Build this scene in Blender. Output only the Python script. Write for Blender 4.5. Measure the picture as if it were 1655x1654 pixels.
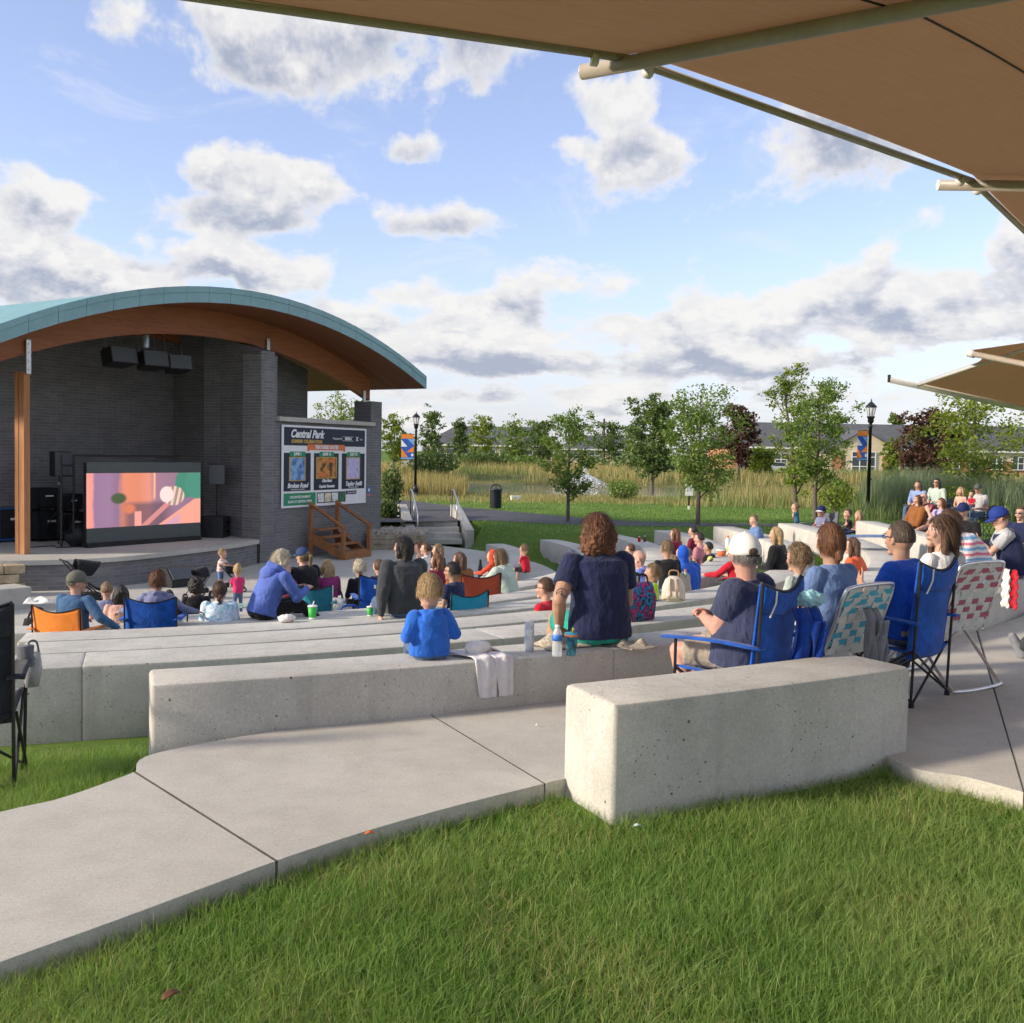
import bpy, bmesh, math, random
import numpy as np
from mathutils import Vector, Matrix, Euler

SC = bpy.context.scene
for o in list(bpy.data.objects):
    bpy.data.objects.remove(o, do_unlink=True)
COL = SC.collection
RNG = random.Random(7)
NP = np.random.default_rng(7)
pi = math.pi
R_ = math.radians

# ------------------------------------------------------------------ camera
EYE = 1.58
PITCH, ROLL, SHIFT = R_(2.6), 0.018, -0.0127
cam_d = bpy.data.cameras.new('camera')
cam_d.sensor_width = 36.0
cam_d.lens = 36.0
cam_d.shift_y = SHIFT
cam_d.clip_start = 0.05
cam_d.clip_end = 4000
cam = bpy.data.objects.new('camera', cam_d)
COL.objects.link(cam)
CAM_R = Matrix.Rotation(pi/2 - PITCH, 3, 'X') @ Matrix.Rotation(ROLL, 3, 'Z')
cam.matrix_world = Matrix.Translation((0, 0, EYE)) @ CAM_R.to_4x4()
SC.camera = cam

# ------------------------------------------------------------------ light
SUN_AZ = Vector((-0.955, -0.297))      # horizontal direction towards the sun
SUN_EL = R_(21)
sun_d = bpy.data.lights.new('sun', 'SUN')
sun_d.energy = 1.55
sun_d.angle = R_(6)
sun_d.color = (1.0, 0.86, 0.68)
sun = bpy.data.objects.new('sun', sun_d)
COL.objects.link(sun)
_s = Vector((SUN_AZ.x*math.cos(SUN_EL), SUN_AZ.y*math.cos(SUN_EL), math.sin(SUN_EL)))
sun.rotation_euler = _s.to_track_quat('Z', 'Y').to_euler()
SC.view_settings.view_transform = 'Standard'
SC.view_settings.look = 'None'
SC.view_settings.exposure = 1.85
SC.view_settings.gamma = 1.0
SC.cycles.max_bounces = 5
SC.cycles.diffuse_bounces = 3
SC.cycles.transparent_max_bounces = 12
SC.cycles.use_denoising = True
SC.cycles.use_adaptive_sampling = True
SC.cycles.adaptive_threshold = 0.02
SC.cycles.adaptive_min_samples = 16

def pix_dir(px, py):
    """world direction of a photograph pixel (1655 x 1654), scaled so Y = 1"""
    v = Vector(((px - 827.5)/1655.0, (827.0 - py)/1655.0 + SHIFT, -1.0))
    w = CAM_R @ v
    return w / w.y

def P(px, py, d):
    w = pix_dir(px, py) * d
    return Vector((w.x, w.y, w.z + EYE))

def G(px, py, z):
    """point where the sight line meets level z"""
    w = pix_dir(px, py)
    return P(px, py, (z - EYE)/w.z)

# ------------------------------------------------------------------ world
W = bpy.data.worlds.new('World')
SC.world = W
W.use_nodes = True

class NT:
    def __init__(self, tree):
        self.t = tree
    def n(self, typ, **kw):
        nd = self.t.nodes.new(typ)
        for k, v in kw.items():
            if k.startswith('i_'):
                nd.inputs[k[2:].replace('_', ' ')].default_value = v
            else:
                setattr(nd, k, v)
        return nd
    def l(self, a, b):
        self.t.links.new(a, b)
    def _in(self, nd, i, v):
        if isinstance(v, bpy.types.NodeSocket):
            self.l(v, nd.inputs[i])
        elif v is not None:
            nd.inputs[i].default_value = v
    def m(self, op, a, b=None, c=None, clamp=False):
        nd = self.n('ShaderNodeMath', operation=op)
        nd.use_clamp = clamp
        self._in(nd, 0, a); self._in(nd, 1, b); self._in(nd, 2, c)
        return nd.outputs[0]
    def vm(self, op, a, b=None, scale=None):
        nd = self.n('ShaderNodeVectorMath', operation=op)
        self._in(nd, 0, a); self._in(nd, 1, b)
        if scale is not None: self._in(nd, 3, scale)
        return nd.outputs['Value'] if op in ('LENGTH', 'DISTANCE', 'DOT_PRODUCT') else nd.outputs[0]
    def noise(self, vec, scale, detail=4, rough=.55, lac=2.0, dist=0):
        nd = self.n('ShaderNodeTexNoise')
        if vec is not None: self.l(vec, nd.inputs['Vector'])
        nd.inputs['Scale'].default_value = scale
        nd.inputs['Detail'].default_value = detail
        nd.inputs['Roughness'].default_value = rough
        nd.inputs['Lacunarity'].default_value = lac
        nd.inputs['Distortion'].default_value = dist
        return nd.outputs['Fac']
    def ramp(self, fac, stops, interp='LINEAR'):
        nd = self.n('ShaderNodeValToRGB')
        cr = nd.color_ramp
        cr.interpolation = interp
        while len(cr.elements) < len(stops): cr.elements.new(0.5)
        for e, (p, c) in zip(cr.elements, stops):
            e.position = p
            e.color = (c, c, c, 1) if isinstance(c, (int, float)) else (*c, 1)
        self._in(nd, 0, fac)
        return nd.outputs[0]
    def sstep(self, v, a, b):
        nd = self.n('ShaderNodeMapRange', interpolation_type='SMOOTHSTEP')
        self._in(nd, 0, v)
        nd.inputs[1].default_value = a; nd.inputs[2].default_value = b
        return nd.outputs[0]
    def mix(self, f, a, b, blend='MIX'):
        nd = self.n('ShaderNodeMix', data_type='RGBA', blend_type=blend)
        self._in(nd, 0, f)
        for i, v in ((6, a), (7, b)):
            if isinstance(v, (tuple, list)) and len(v) == 3: v = (*v, 1)
            self._in(nd, i, v)
        return nd.outputs[2]

def build_world():
    T = NT(W.node_tree)
    T.t.nodes.clear()
    out = T.n('ShaderNodeOutputWorld')
    sky = T.n('ShaderNodeTexSky', sky_type='NISHITA')
    sky.sun_disc = False
    sky.sun_elevation = SUN_EL
    sky.sun_rotation = math.atan2(SUN_AZ.x, SUN_AZ.y)
    sky.altitude = 200
    sky.air_density = 1.0
    sky.dust_density = 0.6
    sky.ozone_density = 2.0
    tc = T.n('ShaderNodeTexCoord')
    d = tc.outputs['Generated']
    sx = T.n('ShaderNodeSeparateXYZ'); T.l(d, sx.inputs[0])
    X, Y, Z = sx.outputs
    zc = T.m('MAXIMUM', Z, 0.015)
    az = T.m('ARCTAN2', X, Y)
    hyp = T.m('SQRT', T.m('ADD', T.m('MULTIPLY', X, X), T.m('MULTIPLY', Y, Y)))
    el = T.m('ARCTAN2', Z, hyp)
    elc = T.m('MAXIMUM', el, 0.0)
    # cloud field: heaps get smaller and flatter towards the horizon
    def field(dz):
        e2 = T.m('ADD', elc, dz)
        sc = T.m('DIVIDE', 1.0, T.m('ADD', elc, 0.20))
        cx = T.n('ShaderNodeCombineXYZ')
        T.l(T.m('MULTIPLY', az, 8.0), cx.inputs[0])
        T.l(T.m('MULTIPLY', T.m('LOGARITHM', T.m('ADD', e2, 0.12), 2.718), 3.6), cx.inputs[1])
        cx.inputs[2].default_value = 3.7
        return cx.outputs[0]
    vec = field(0.0)
    # broad coverage: where the cumulus heaps stand (azimuth, elevation, widths)
    heaps = [(520,45,260,85,.50),(420,292,150,40,.40),(345,345,120,32,.40),(655,247,48,28,.42),(700,362,110,32,.42),
             (120,432,170,48,.34),(50,345,75,42,.30),(330,425,170,36,.28),(1010,150,120,60,.34),(1060,245,85,45,.38),
             (900,235,60,24,.34),(1300,225,210,100,.36),(665,468,75,34,.42),(790,505,140,44,.36),(1000,470,90,44,.34),
             (1350,490,330,62,.40),(1100,525,300,50,.34),(600,520,120,34,.28),(930,585,330,30,.30),(1260,585,240,28,.34),
             (800,640,420,26,.24),(1350,640,240,30,.22),(30,440,110,50,.28),(1640,410,50,40,.3),(750,575,140,26,.3)]
    def heapsum():
        acc = None; up = None
        for (px, py, rx, ry, w) in heaps:
            v = pix_dir(px, py)
            a0 = math.atan2(v.x, v.y); e0 = math.atan2(v.z, math.hypot(v.x, v.y))
            u = T.m('MULTIPLY', T.m('SUBTRACT', az, a0), 1655.0/rx)
            q = T.m('MULTIPLY', T.m('SUBTRACT', el, e0), 1655.0/ry)
            r2 = T.m('MULTIPLY_ADD', u, u, T.m('MULTIPLY', q, q))
            g = T.m('MULTIPLY', T.m('EXPONENT', T.m('MULTIPLY', r2, -0.9)), w)
            acc = g if acc is None else T.m('MAXIMUM', acc, g)
            gq = T.m('MULTIPLY', g, q)
            up = gq if up is None else T.m('ADD', up, gq)
        return acc, up
    h0, up = heapsum()
    nA = T.noise(vec, 1.2, 10, .55, 2.1, .10)
    nB = T.noise(field(0.022), 1.2, 5, .55, 2.1, .10)
    low = T.m('MULTIPLY', T.sstep(el, 0.26, 0.12), 0.09)
    # unseen cumulus out of frame: extra cover added to brighten the fill light
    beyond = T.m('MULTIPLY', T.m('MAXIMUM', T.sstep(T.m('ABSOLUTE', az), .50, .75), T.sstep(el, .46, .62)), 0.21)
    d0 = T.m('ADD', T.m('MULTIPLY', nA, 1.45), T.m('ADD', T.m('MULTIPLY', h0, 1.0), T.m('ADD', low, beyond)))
    cov = T.sstep(d0, 0.86, 1.03)
    thick = T.sstep(d0, 0.90, 1.12)
    lit = T.sstep(T.m('ADD', T.m('SUBTRACT', nA, nB), T.m('MULTIPLY', up, 0.34)), -0.15, 0.10)
    puff = T.noise(vec, 5.0, 6, .62)
    lit2 = T.m('ADD', T.m('MULTIPLY', lit, 0.85), T.m('MULTIPLY', T.sstep(puff, .38, .64), 0.20), clamp=True)
    shade = T.m('MULTIPLY', thick, T.m('SUBTRACT', 1.0, lit2), clamp=True)
    ccol = T.mix(T.m('MULTIPLY', shade, 1.15, clamp=True), (2.9, 2.85, 2.78), (1.3, 1.44, 1.8))
    veil = T.m('MULTIPLY', T.sstep(T.noise(T.vm('MULTIPLY', vec, (0.8, 1.3, 1)), 1.1, 8, .66, 2.0, .9), .50, .80), 0.45)
    haze = T.m('MULTIPLY', T.sstep(el, 0.20, -0.02), 0.75)
    base = T.mix(0.14, T.mix(1.0, sky.outputs[0], (.84, .73, .80), 'MULTIPLY'), (2.6, 2.7, 3.05))
    base = T.mix(veil, base, (2.8, 2.85, 3.05))
    base = T.mix(haze, base, (1.80, 2.02, 2.45))
    allc = T.mix(T.m('MULTIPLY', cov, 0.95), base, ccol)
    bg = T.n('ShaderNodeBackground')
    bg.inputs['Strength'].default_value = 0.09
    T.l(allc, bg.inputs['Color'])
    T.l(bg.outputs[0], out.inputs[0])
build_world()
W.cycles.sampling_method = 'MANUAL'
W.cycles.sample_map_resolution = 512

# ------------------------------------------------------------------ helpers
def tag(o, label=None, cat=None, group=None, kind=None):
    if label: o['label'] = label
    if cat: o['category'] = cat
    if group: o['group'] = group
    if kind: o['kind'] = kind
    return o

def empty(name, loc=(0, 0, 0), rz=0.0, label=None, cat=None, group=None):
    o = bpy.data.objects.new(name, None)
    o.empty_display_size = 0.1
    COL.objects.link(o)
    o.location = loc
    o.rotation_euler = (0, 0, rz)
    return tag(o, label, cat, group)

def link(name, me, mat=None, parent=None, smooth=False):
    o = bpy.data.objects.new(name, me)
    COL.objects.link(o)
    if mat is not None:
        if isinstance(mat, (list, tuple)):
            for m in mat: me.materials.append(m)
        else:
            me.materials.append(mat)
    if parent is not None: o.parent = parent
    if smooth:
        me.polygons.foreach_set('use_smooth', [True]*len(me.polygons))
    return o

class MB:
    """collects simple solids; build() links them as one mesh object"""
    def __init__(self):
        self.v = []; self.f = []; self.mi = []
    def add(self, vs, fs, mi=0):
        b = len(self.v)
        self.v.extend([tuple(p) for p in vs])
        self.f.extend([tuple(i + b for i in f) for f in fs])
        self.mi.extend([mi]*len(fs))
        return self
    def box(self, c, s, rz=0.0, mi=0, M=None):
        hx, hy, hz = s[0]/2, s[1]/2, s[2]/2
        vs = [Vector((x, y, z)) for z in (-hz, hz) for y in (-hy, hy) for x in (-hx, hx)]
        m = M if M is not None else Matrix.Rotation(rz, 3, 'Z')
        c = Vector(c)
        vs = [m @ v + c for v in vs]
        return self.add(vs, [(0,2,3,1),(4,5,7,6),(0,1,5,4),(2,6,7,3),(0,4,6,2),(1,3,7,5)], mi)
    def bbox(self, c, s, bev=.01, rz=0.0, mi=0, M=None):
        """box with chamfered edges"""
        hx, hy, hz = s[0]/2, s[1]/2, s[2]/2
        b = min(bev, hx*.9, hy*.9, hz*.9)
        m = M if M is not None else Matrix.Rotation(rz, 3, 'Z')
        bm = bmesh.new()
        bmesh.ops.create_cube(bm, size=1.0)
        for v in bm.verts: v.co = Vector((v.co.x*hx*2, v.co.y*hy*2, v.co.z*hz*2))
        bmesh.ops.bevel(bm, geom=bm.edges[:], offset=b, segments=2, affect='EDGES', profile=.6)
        bm.verts.ensure_lookup_table()
        c = Vector(c)
        self.add([m @ v.co + c for v in bm.verts], [[v.index for v in f.verts] for f in bm.faces], mi)
        bm.free()
        return self
    def tube(self, pts, r, n=8, mi=0, cap=True, flat=1.0, up=None):
        """tube along points; r scalar or list"""
        pts = [Vector(p) for p in pts]
        rs = r if isinstance(r, (list, tuple)) else [r]*len(pts)
        vs = []; fs = []
        prev = None
        for i, p in enumerate(pts):
            if i == 0: t = pts[1] - pts[0]
            elif i == len(pts)-1: t = pts[-1] - pts[-2]
            else: t = (pts[i+1]-pts[i]).normalized() + (pts[i]-pts[i-1]).normalized()
            if t.length < 1e-9: t = Vector((0, 0, 1))
            t.normalize()
            if prev is None:
                a = Vector(up) if up is not None else (Vector((0, 0, 1)) if abs(t.z) < .9 else Vector((1, 0, 0)))
            else: a = prev
            a = a - t*a.dot(t)
            if a.length < 1e-6: a = t.orthogonal()
            a.normalize(); prev = a
            b = t.cross(a)
            for k in range(n):
                an = 2*pi*k/n
                vs.append(p + (a*math.cos(an)*flat + b*math.sin(an))*rs[i])
        for i in range(len(pts)-1):
            for k in range(n):
                k2 = (k+1) % n
                fs.append((i*n+k, i*n+k2, (i+1)*n+k2, (i+1)*n+k))
        if cap:
            fs.append(tuple(range(n-1, -1, -1)))
            fs.append(tuple((len(pts)-1)*n + k for k in range(n)))
        return self.add(vs, fs, mi)
    def lathe(self, c, prof, n=16, mi=0, M=None):
        """prof: list of (r, z)"""
        c = Vector(c); vs = []; fs = []
        for (r, z) in prof:
            for k in range(n):
                a = 2*pi*k/n
                v = Vector((r*math.cos(a), r*math.sin(a), z))
                if M is not None: v = M @ v
                vs.append(v + c)
        for i in range(len(prof)-1):
            for k in range(n):
                k2 = (k+1) % n
                fs.append((i*n+k, i*n+k2, (i+1)*n+k2, (i+1)*n+k))
        if prof[0][0] > 1e-6: fs.append(tuple(range(n-1, -1, -1)))
        if prof[-1][0] > 1e-6: fs.append(tuple((len(prof)-1)*n + k for k in range(n)))
        return self.add(vs, fs, mi)
    def ell(self, c, r, M=None, nu=14, nv=9, mi=0, fn=None):
        """ellipsoid; fn(unit dir)->scale"""
        c = Vector(c); vs = []; fs = []
        for j in range(nv+1):
            th = pi*j/nv
            for k in range(nu):
                a = 2*pi*k/nu
                u = Vector((math.sin(th)*math.cos(a), math.sin(th)*math.sin(a), math.cos(th)))
                s = fn(u) if fn else 1.0
                v = Vector((u.x*r[0]*s, u.y*r[1]*s, u.z*r[2]*s))
                if M is not None: v = M @ v
                vs.append(v + c)
        for j in range(nv):
            for k in range(nu):
                k2 = (k+1) % nu
                fs.append((j*nu+k, (j+1)*nu+k, (j+1)*nu+k2, j*nu+k2))
        return self.add(vs, fs, mi)
    def loft(self, secs, n=16, mi=0):
        """secs: list of (centre, xaxis, yaxis, rx, ry, power)"""
        vs = []; fs = []
        for s in secs:
            c, ax, ay, rx, ry = s[:5]
            pw = s[5] if len(s) > 5 else 2.0
            for k in range(n):
                a = 2*pi*k/n
                cc, ss = math.cos(a), math.sin(a)
                x = math.copysign(abs(cc)**(2/pw), cc); y = math.copysign(abs(ss)**(2/pw), ss)
                vs.append(Vector(c) + Vector(ax)*(x*rx) + Vector(ay)*(y*ry))
        for i in range(len(secs)-1):
            for k in range(n):
                k2 = (k+1) % n
                fs.append((i*n+k, i*n+k2, (i+1)*n+k2, (i+1)*n+k))
        fs.append(tuple(range(n-1, -1, -1)))
        fs.append(tuple((len(secs)-1)*n + k for k in range(n)))
        return self.add(vs, fs, mi)
    def prism(self, poly, z0, z1, mi=0, M=None):
        """poly: list of (x, y); extruded in z"""
        n = len(poly)
        vs = [Vector((x, y, z0)) for x, y in poly] + [Vector((x, y, z1)) for x, y in poly]
        if M is not None: vs = [M @ v for v in vs]
        fs = [tuple(range(n-1, -1, -1)), tuple(range(n, 2*n))]
        fs += [(i, (i+1) % n, n+(i+1) % n, n+i) for i in range(n)]
        return self.add(vs, fs, mi)
    def grid(self, fn, nu, nv, mi=0, thick=0.0):
        """surface fn(u,v)->point; with thickness makes it a closed sheet"""
        pts = [[Vector(fn(i/nu, j/nv)) for i in range(nu+1)] for j in range(nv+1)]
        vs = [p for row in pts for p in row]
        W_ = nu+1
        fs = [(j*W_+i, j*W_+i+1, (j+1)*W_+i+1, (j+1)*W_+i) for j in range(nv) for i in range(nu)]
        if thick:
            nrm = []
            for j in range(nv+1):
                for i in range(nu+1):
                    a = pts[j][min(i+1, nu)] - pts[j][max(i-1, 0)]
                    b = pts[min(j+1, nv)][i] - pts[max(j-1, 0)][i]
                    n_ = a.cross(b)
                    nrm.append(n_.normalized() if n_.length > 1e-9 else Vector((0, 0, 1)))
            N = len(vs)
            v2 = [p - n_*thick for p, n_ in zip(vs, nrm)]
            fs2 = [tuple(N+i for i in reversed(f)) for f in fs]
            per = [i for i in range(nu)] + [j*W_+nu for j in range(nv)] + [nv*W_+i for i in range(nu, 0, -1)] + [j*W_ for j in range(nv, 0, -1)]
            side = [(per[(k+1) % len(per)], per[k], N+per[k], N+per[(k+1) % len(per)]) for k in range(len(per))]
            vs = vs + v2; fs = fs + fs2 + side
        return self.add(vs, fs, mi)
    def build(self, name, mat=None, parent=None, smooth=False):
        me = bpy.data.meshes.new(name)
        me.from_pydata(self.v, [], self.f)
        if any(self.mi): me.polygons.foreach_set('material_index', self.mi)
        me.update()
        return link(name, me, mat, parent, smooth)

def smooth_by_angle(o, deg=40):
    me = o.data
    me.polygons.foreach_set('use_smooth', [True]*len(me.polygons))
    if hasattr(me, 'set_sharp_from_angle'): me.set_sharp_from_angle(angle=R_(deg))
    return o

def big_mesh(name, V, F, mat, parent=None, mi=None):
    """numpy vertices (n,3) and quads (m,4)"""
    me = bpy.data.meshes.new(name)
    me.vertices.add(len(V)); me.vertices.foreach_set('co', np.asarray(V, np.float32).ravel())
    F = np.asarray(F, np.int32)
    k = F.shape[1]
    me.loops.add(F.size); me.loops.foreach_set('vertex_index', F.ravel())
    me.polygons.add(len(F)); me.polygons.foreach_set('loop_start', np.arange(0, F.size, k, dtype=np.int32))
    if mi is not None: me.polygons.foreach_set('material_index', np.asarray(mi, np.int32))
    me.update(calc_edges=True)
    me.validate()
    return link(name, me, mat, parent)

def copy_tree(o, parent=None):
    c = o.copy(); COL.objects.link(c); c.parent = parent
    for ch in list(o.children): copy_tree(ch, c)
    return c

def catmull(pts, n=8):
    pts = [Vector(p) for p in pts]
    out = []
    for i in range(len(pts)-1):
        p0 = pts[max(i-1, 0)]; p1 = pts[i]; p2 = pts[i+1]; p3 = pts[min(i+2, len(pts)-1)]
        for k in range(n):
            t = k/n
            out.append(.5*((2*p1) + (p2-p0)*t + (2*p0-5*p1+4*p2-p3)*t*t + (3*p1-p0-3*p2+p3)*t**3))
    out.append(pts[-1])
    return out
# ------------------------------------------------------------------ materials
MATS = {}
def principled(name):
    m = bpy.data.materials.new(name); m.use_nodes = True
    T = NT(m.node_tree)
    b = m.node_tree.nodes['Principled BSDF']
    return m, T, b

def mat(name, col, rough=.6, var=.12, scale=6.0, bump=0.0, bscale=40.0, metal=0.0, spec=.35, sheen=0.0, alpha=None, stretch=None):
    """plain procedural material: colour broken up by two noises, fine bump"""
    if name in MATS: return MATS[name]
    m, T, b = principled(name)
    tc = T.n('ShaderNodeTexCoord').outputs['Object']
    v = tc if stretch is None else T.vm('MULTIPLY', tc, stretch)
    n1 = T.noise(v, scale, 4); n2 = T.noise(v, scale*7, 3)
    f = T.m('ADD', T.m('MULTIPLY', n1, .65), T.m('MULTIPLY', n2, .35))
    lo = tuple(c*(1-var*1.6) for c in col); hi = tuple(min(1, c*(1+var*1.6)) for c in col)
    c = T.mix(T.sstep(f, .3, .7), lo, hi)
    T.l(c, b.inputs['Base Color'])
    b.inputs['Roughness'].default_value = rough
    b.inputs['Metallic'].default_value = metal
    b.inputs['Specular IOR Level'].default_value = spec
    if sheen: b.inputs['Sheen Weight'].default_value = sheen
    if bump:
        bp = T.n('ShaderNodeBump'); bp.inputs['Strength'].default_value = bump; bp.inputs['Distance'].default_value = .01
        T.l(T.noise(v, bscale, 3), bp.inputs['Height']); T.l(bp.outputs[0], b.inputs['Normal'])
    MATS[name] = m
    return m

def emis(name, col, st):
    if name in MATS: return MATS[name]
    m, T, b = principled(name)
    b.inputs['Base Color'].default_value = (0.02, .02, .02, 1)
    b.inputs['Emission Color'].default_value = (*col, 1)
    b.inputs['Emission Strength'].default_value = st
    MATS[name] = m
    return m

def concrete(name, c1, c2, pits=.5, rough=.85, streak=True):
    if name in MATS: return MATS[name]
    m, T, b = principled(name)
    tc = T.n('ShaderNodeTexCoord').outputs['Object']
    big = T.noise(tc, .8, 5, .6); mid = T.noise(tc, 5, 5, .65); fine = T.noise(tc, 140, 2, .6)
    f = T.m('ADD', T.m('MULTIPLY', big, .55), T.m('MULTIPLY', mid, .45))
    col = T.mix(T.sstep(f, .36, .64), c1, c2)
    grit = T.noise(tc, 62, 3, .7)
    col = T.mix(T.m('MULTIPLY', T.sstep(fine, .35, .75), .45), col, tuple(x*.66 for x in c1))
    col = T.mix(T.m('MULTIPLY', T.sstep(grit, .52, .72), .38), col, tuple(min(1, x*1.22) for x in c2))
    col = T.mix(T.m('MULTIPLY', T.sstep(grit, .46, .30), .30), col, tuple(x*.6 for x in c1))
    if streak:
        st = T.noise(T.vm('MULTIPLY', tc, (4.5, 4.5, .35)), 1.6, 4, .6)
        col = T.mix(T.m('MULTIPLY', T.sstep(st, .53, .72), .30), col, tuple(x*.62 for x in c1))
    blot = T.noise(tc, 1.9, 6, .7, 2, .8)
    col = T.mix(T.m('MULTIPLY', T.sstep(blot, .56, .70), .22), col, (c1[0]*.62, c1[1]*.60, c1[2]*.58))
    spk = T.noise(tc, 38, 2, .5)
    col = T.mix(T.m('MULTIPLY', T.sstep(spk, .66, .74), .35), col, tuple(x*.45 for x in c1))
    hgt = T.m('MULTIPLY', fine, .25)
    if pits:
        vo = T.n('ShaderNodeTexVoronoi', feature='F1'); T.l(T.vm('ADD', tc, T.vm('SCALE', T.n('ShaderNodeTexNoise').outputs['Color'], scale=.02)), vo.inputs['Vector'])
        vo.inputs['Scale'].default_value = 13
        sz = T.sstep(T.noise(tc, 6, 2), .38, .66)
        rad = T.m('MULTIPLY', sz, .115)
        hole = T.sstep(T.m('SUBTRACT', rad, vo.outputs['Distance']), 0.0, .025)
        vo2 = T.n('ShaderNodeTexVoronoi', feature='F1'); T.l(tc, vo2.inputs['Vector']); vo2.inputs['Scale'].default_value = 31
        sz2 = T.m('MULTIPLY', T.sstep(T.noise(tc, 3.1, 2), .38, .66), .15)
        hole2 = T.sstep(T.m('SUBTRACT', sz2, vo2.outputs['Distance']), 0.0, .03)
        hh = T.m('MAXIMUM', hole, hole2)
        col = T.mix(T.m('MULTIPLY', hh, pits), col, (.055, .055, .055))
        hgt = T.m('SUBTRACT', hgt, T.m('MULTIPLY', hh, 1.0))
    T.l(col, b.inputs['Base Color'])
    b.inputs['Roughness'].default_value = rough
    b.inputs['Specular IOR Level'].default_value = .25
    bp = T.n('ShaderNodeBump'); bp.inputs['Strength'].default_value = .45; bp.inputs['Distance'].default_value = .006
    T.l(hgt, bp.inputs['Height']); T.l(bp.outputs[0], b.inputs['Normal'])
    MATS[name] = m
    return m

M_CONC = concrete('seat_wall_concrete', (.47, .455, .415), (.60, .585, .535), .8)
M_SLAB = concrete('slab_concrete', (.47, .45, .405), (.58, .56, .505), 0, streak=False)
M_PLAZA = concrete('plaza_concrete', (.46, .445, .41), (.57, .555, .51), 0, streak=False)
M_STEPC = concrete('stair_concrete', (.42, .415, .39), (.54, .53, .50), .2)

def brick(name, c1, c2, mortar, bw=.30, bh=.072):
    m, T, b = principled(name)
    tc = T.n('ShaderNodeTexCoord').outputs['UV']
    br = T.n('ShaderNodeTexBrick')
    T.l(tc, br.inputs['Vector'])
    br.inputs['Scale'].default_value = 1.0
    br.inputs['Brick Width'].default_value = bw
    br.inputs['Row Height'].default_value = bh
    br.inputs['Mortar Size'].default_value = .007
    br.inputs['Mortar Smooth'].default_value = .3
    br.inputs['Bias'].default_value = -.2
    br.inputs['Color1'].default_value = (*c1, 1); br.inputs['Color2'].default_value = (*c2, 1); br.inputs['Mortar'].default_value = (*mortar, 1)
    n = T.noise(tc, 2.2, 5, .6); n2 = T.noise(tc, 60, 3)
    col = T.mix(T.m('MULTIPLY', T.sstep(n, .35, .7), .35), br.outputs['Color'], tuple(x*.6 for x in c1))
    col = T.mix(T.m('MULTIPLY', n2, .25), col, c2)
    T.l(col, b.inputs['Base Color'])
    b.inputs['Roughness'].default_value = .8
    bp = T.n('ShaderNodeBump'); bp.inputs['Strength'].default_value = .7; bp.inputs['Distance'].default_value = .01
    T.l(T.m('ADD', T.m('SUBTRACT', 1.0, br.outputs['Fac']), T.m('MULTIPLY', n2, .3)), bp.inputs['Height']); T.l(bp.outputs[0], b.inputs['Normal'])
    MATS[name] = m
    return m
M_BRICK = brick('dark_brick', (.145, .144, .154), (.215, .21, .22), (.27, .27, .265))
M_BRICKG = M_BRICK

def wood(name, c1, c2, axis=(1, 1, 14), sc=2.0, plank=None):
    m, T, b = principled(name)
    tc = T.n('ShaderNodeTexCoord').outputs['UV' if plank else 'Object']
    v = T.vm('MULTIPLY', tc, axis)
    n = T.noise(v, sc, 5, .6, 2, .4); n2 = T.noise(v, sc*5, 3, .6)
    f = T.m('ADD', T.m('MULTIPLY', n, .6), T.m('MULTIPLY', n2, .4))
    col = T.mix(T.sstep(f, .33, .68), c1, c2)
    hgt = n2
    if plank:
        sx = T.n('ShaderNodeSeparateXYZ'); T.l(tc, sx.inputs[0])
        fr = T.m('FRACT', T.m('DIVIDE', sx.outputs[1], plank))
        idx = T.m('FLOOR', T.m('DIVIDE', sx.outputs[1], plank))
        wn = T.n('ShaderNodeTexWhiteNoise', noise_dimensions='1D'); T.l(idx, wn.inputs['W'])
        col = T.mix(T.m('MULTIPLY', wn.outputs['Value'], .45), col, tuple(x*.55 for x in c1))
        gap = T.sstep(T.m('ABSOLUTE', T.m('SUBTRACT', fr, .5)), .44, .49)
        col = T.mix(T.m('MULTIPLY', gap, .8), col, tuple(x*.15 for x in c1))
        hgt = T.m('SUBTRACT', 1.0, gap)
    T.l(col, b.inputs['Base Color']); b.inputs['Roughness'].default_value = .5
    b.inputs['Specular IOR Level'].default_value = .3
    bp = T.n('ShaderNodeBump'); bp.inputs['Strength'].default_value = .25; bp.inputs['Distance'].default_value = .01
    T.l(hgt, bp.inputs['Height']); T.l(bp.outputs[0], b.inputs['Normal'])
    MATS[name] = m
    return m
M_GLULAM = wood('glulam', (.24, .085, .035), (.36, .14, .06), (1.2, 1.2, 16), 1.4)
M_SOFFIT = wood('soffit_boards', (.21, .075, .034), (.30, .115, .052), (.8, 12, 1), 1.5, plank=.12)
M_POSTW = wood('post_wood', (.32, .14, .06), (.47, .23, .11), (10, 10, .6), 1.5)
M_STAIRW = wood('stair_wood', (.24, .10, .04), (.38, .17, .07), (6, 6, 6), 1.5)

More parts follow.
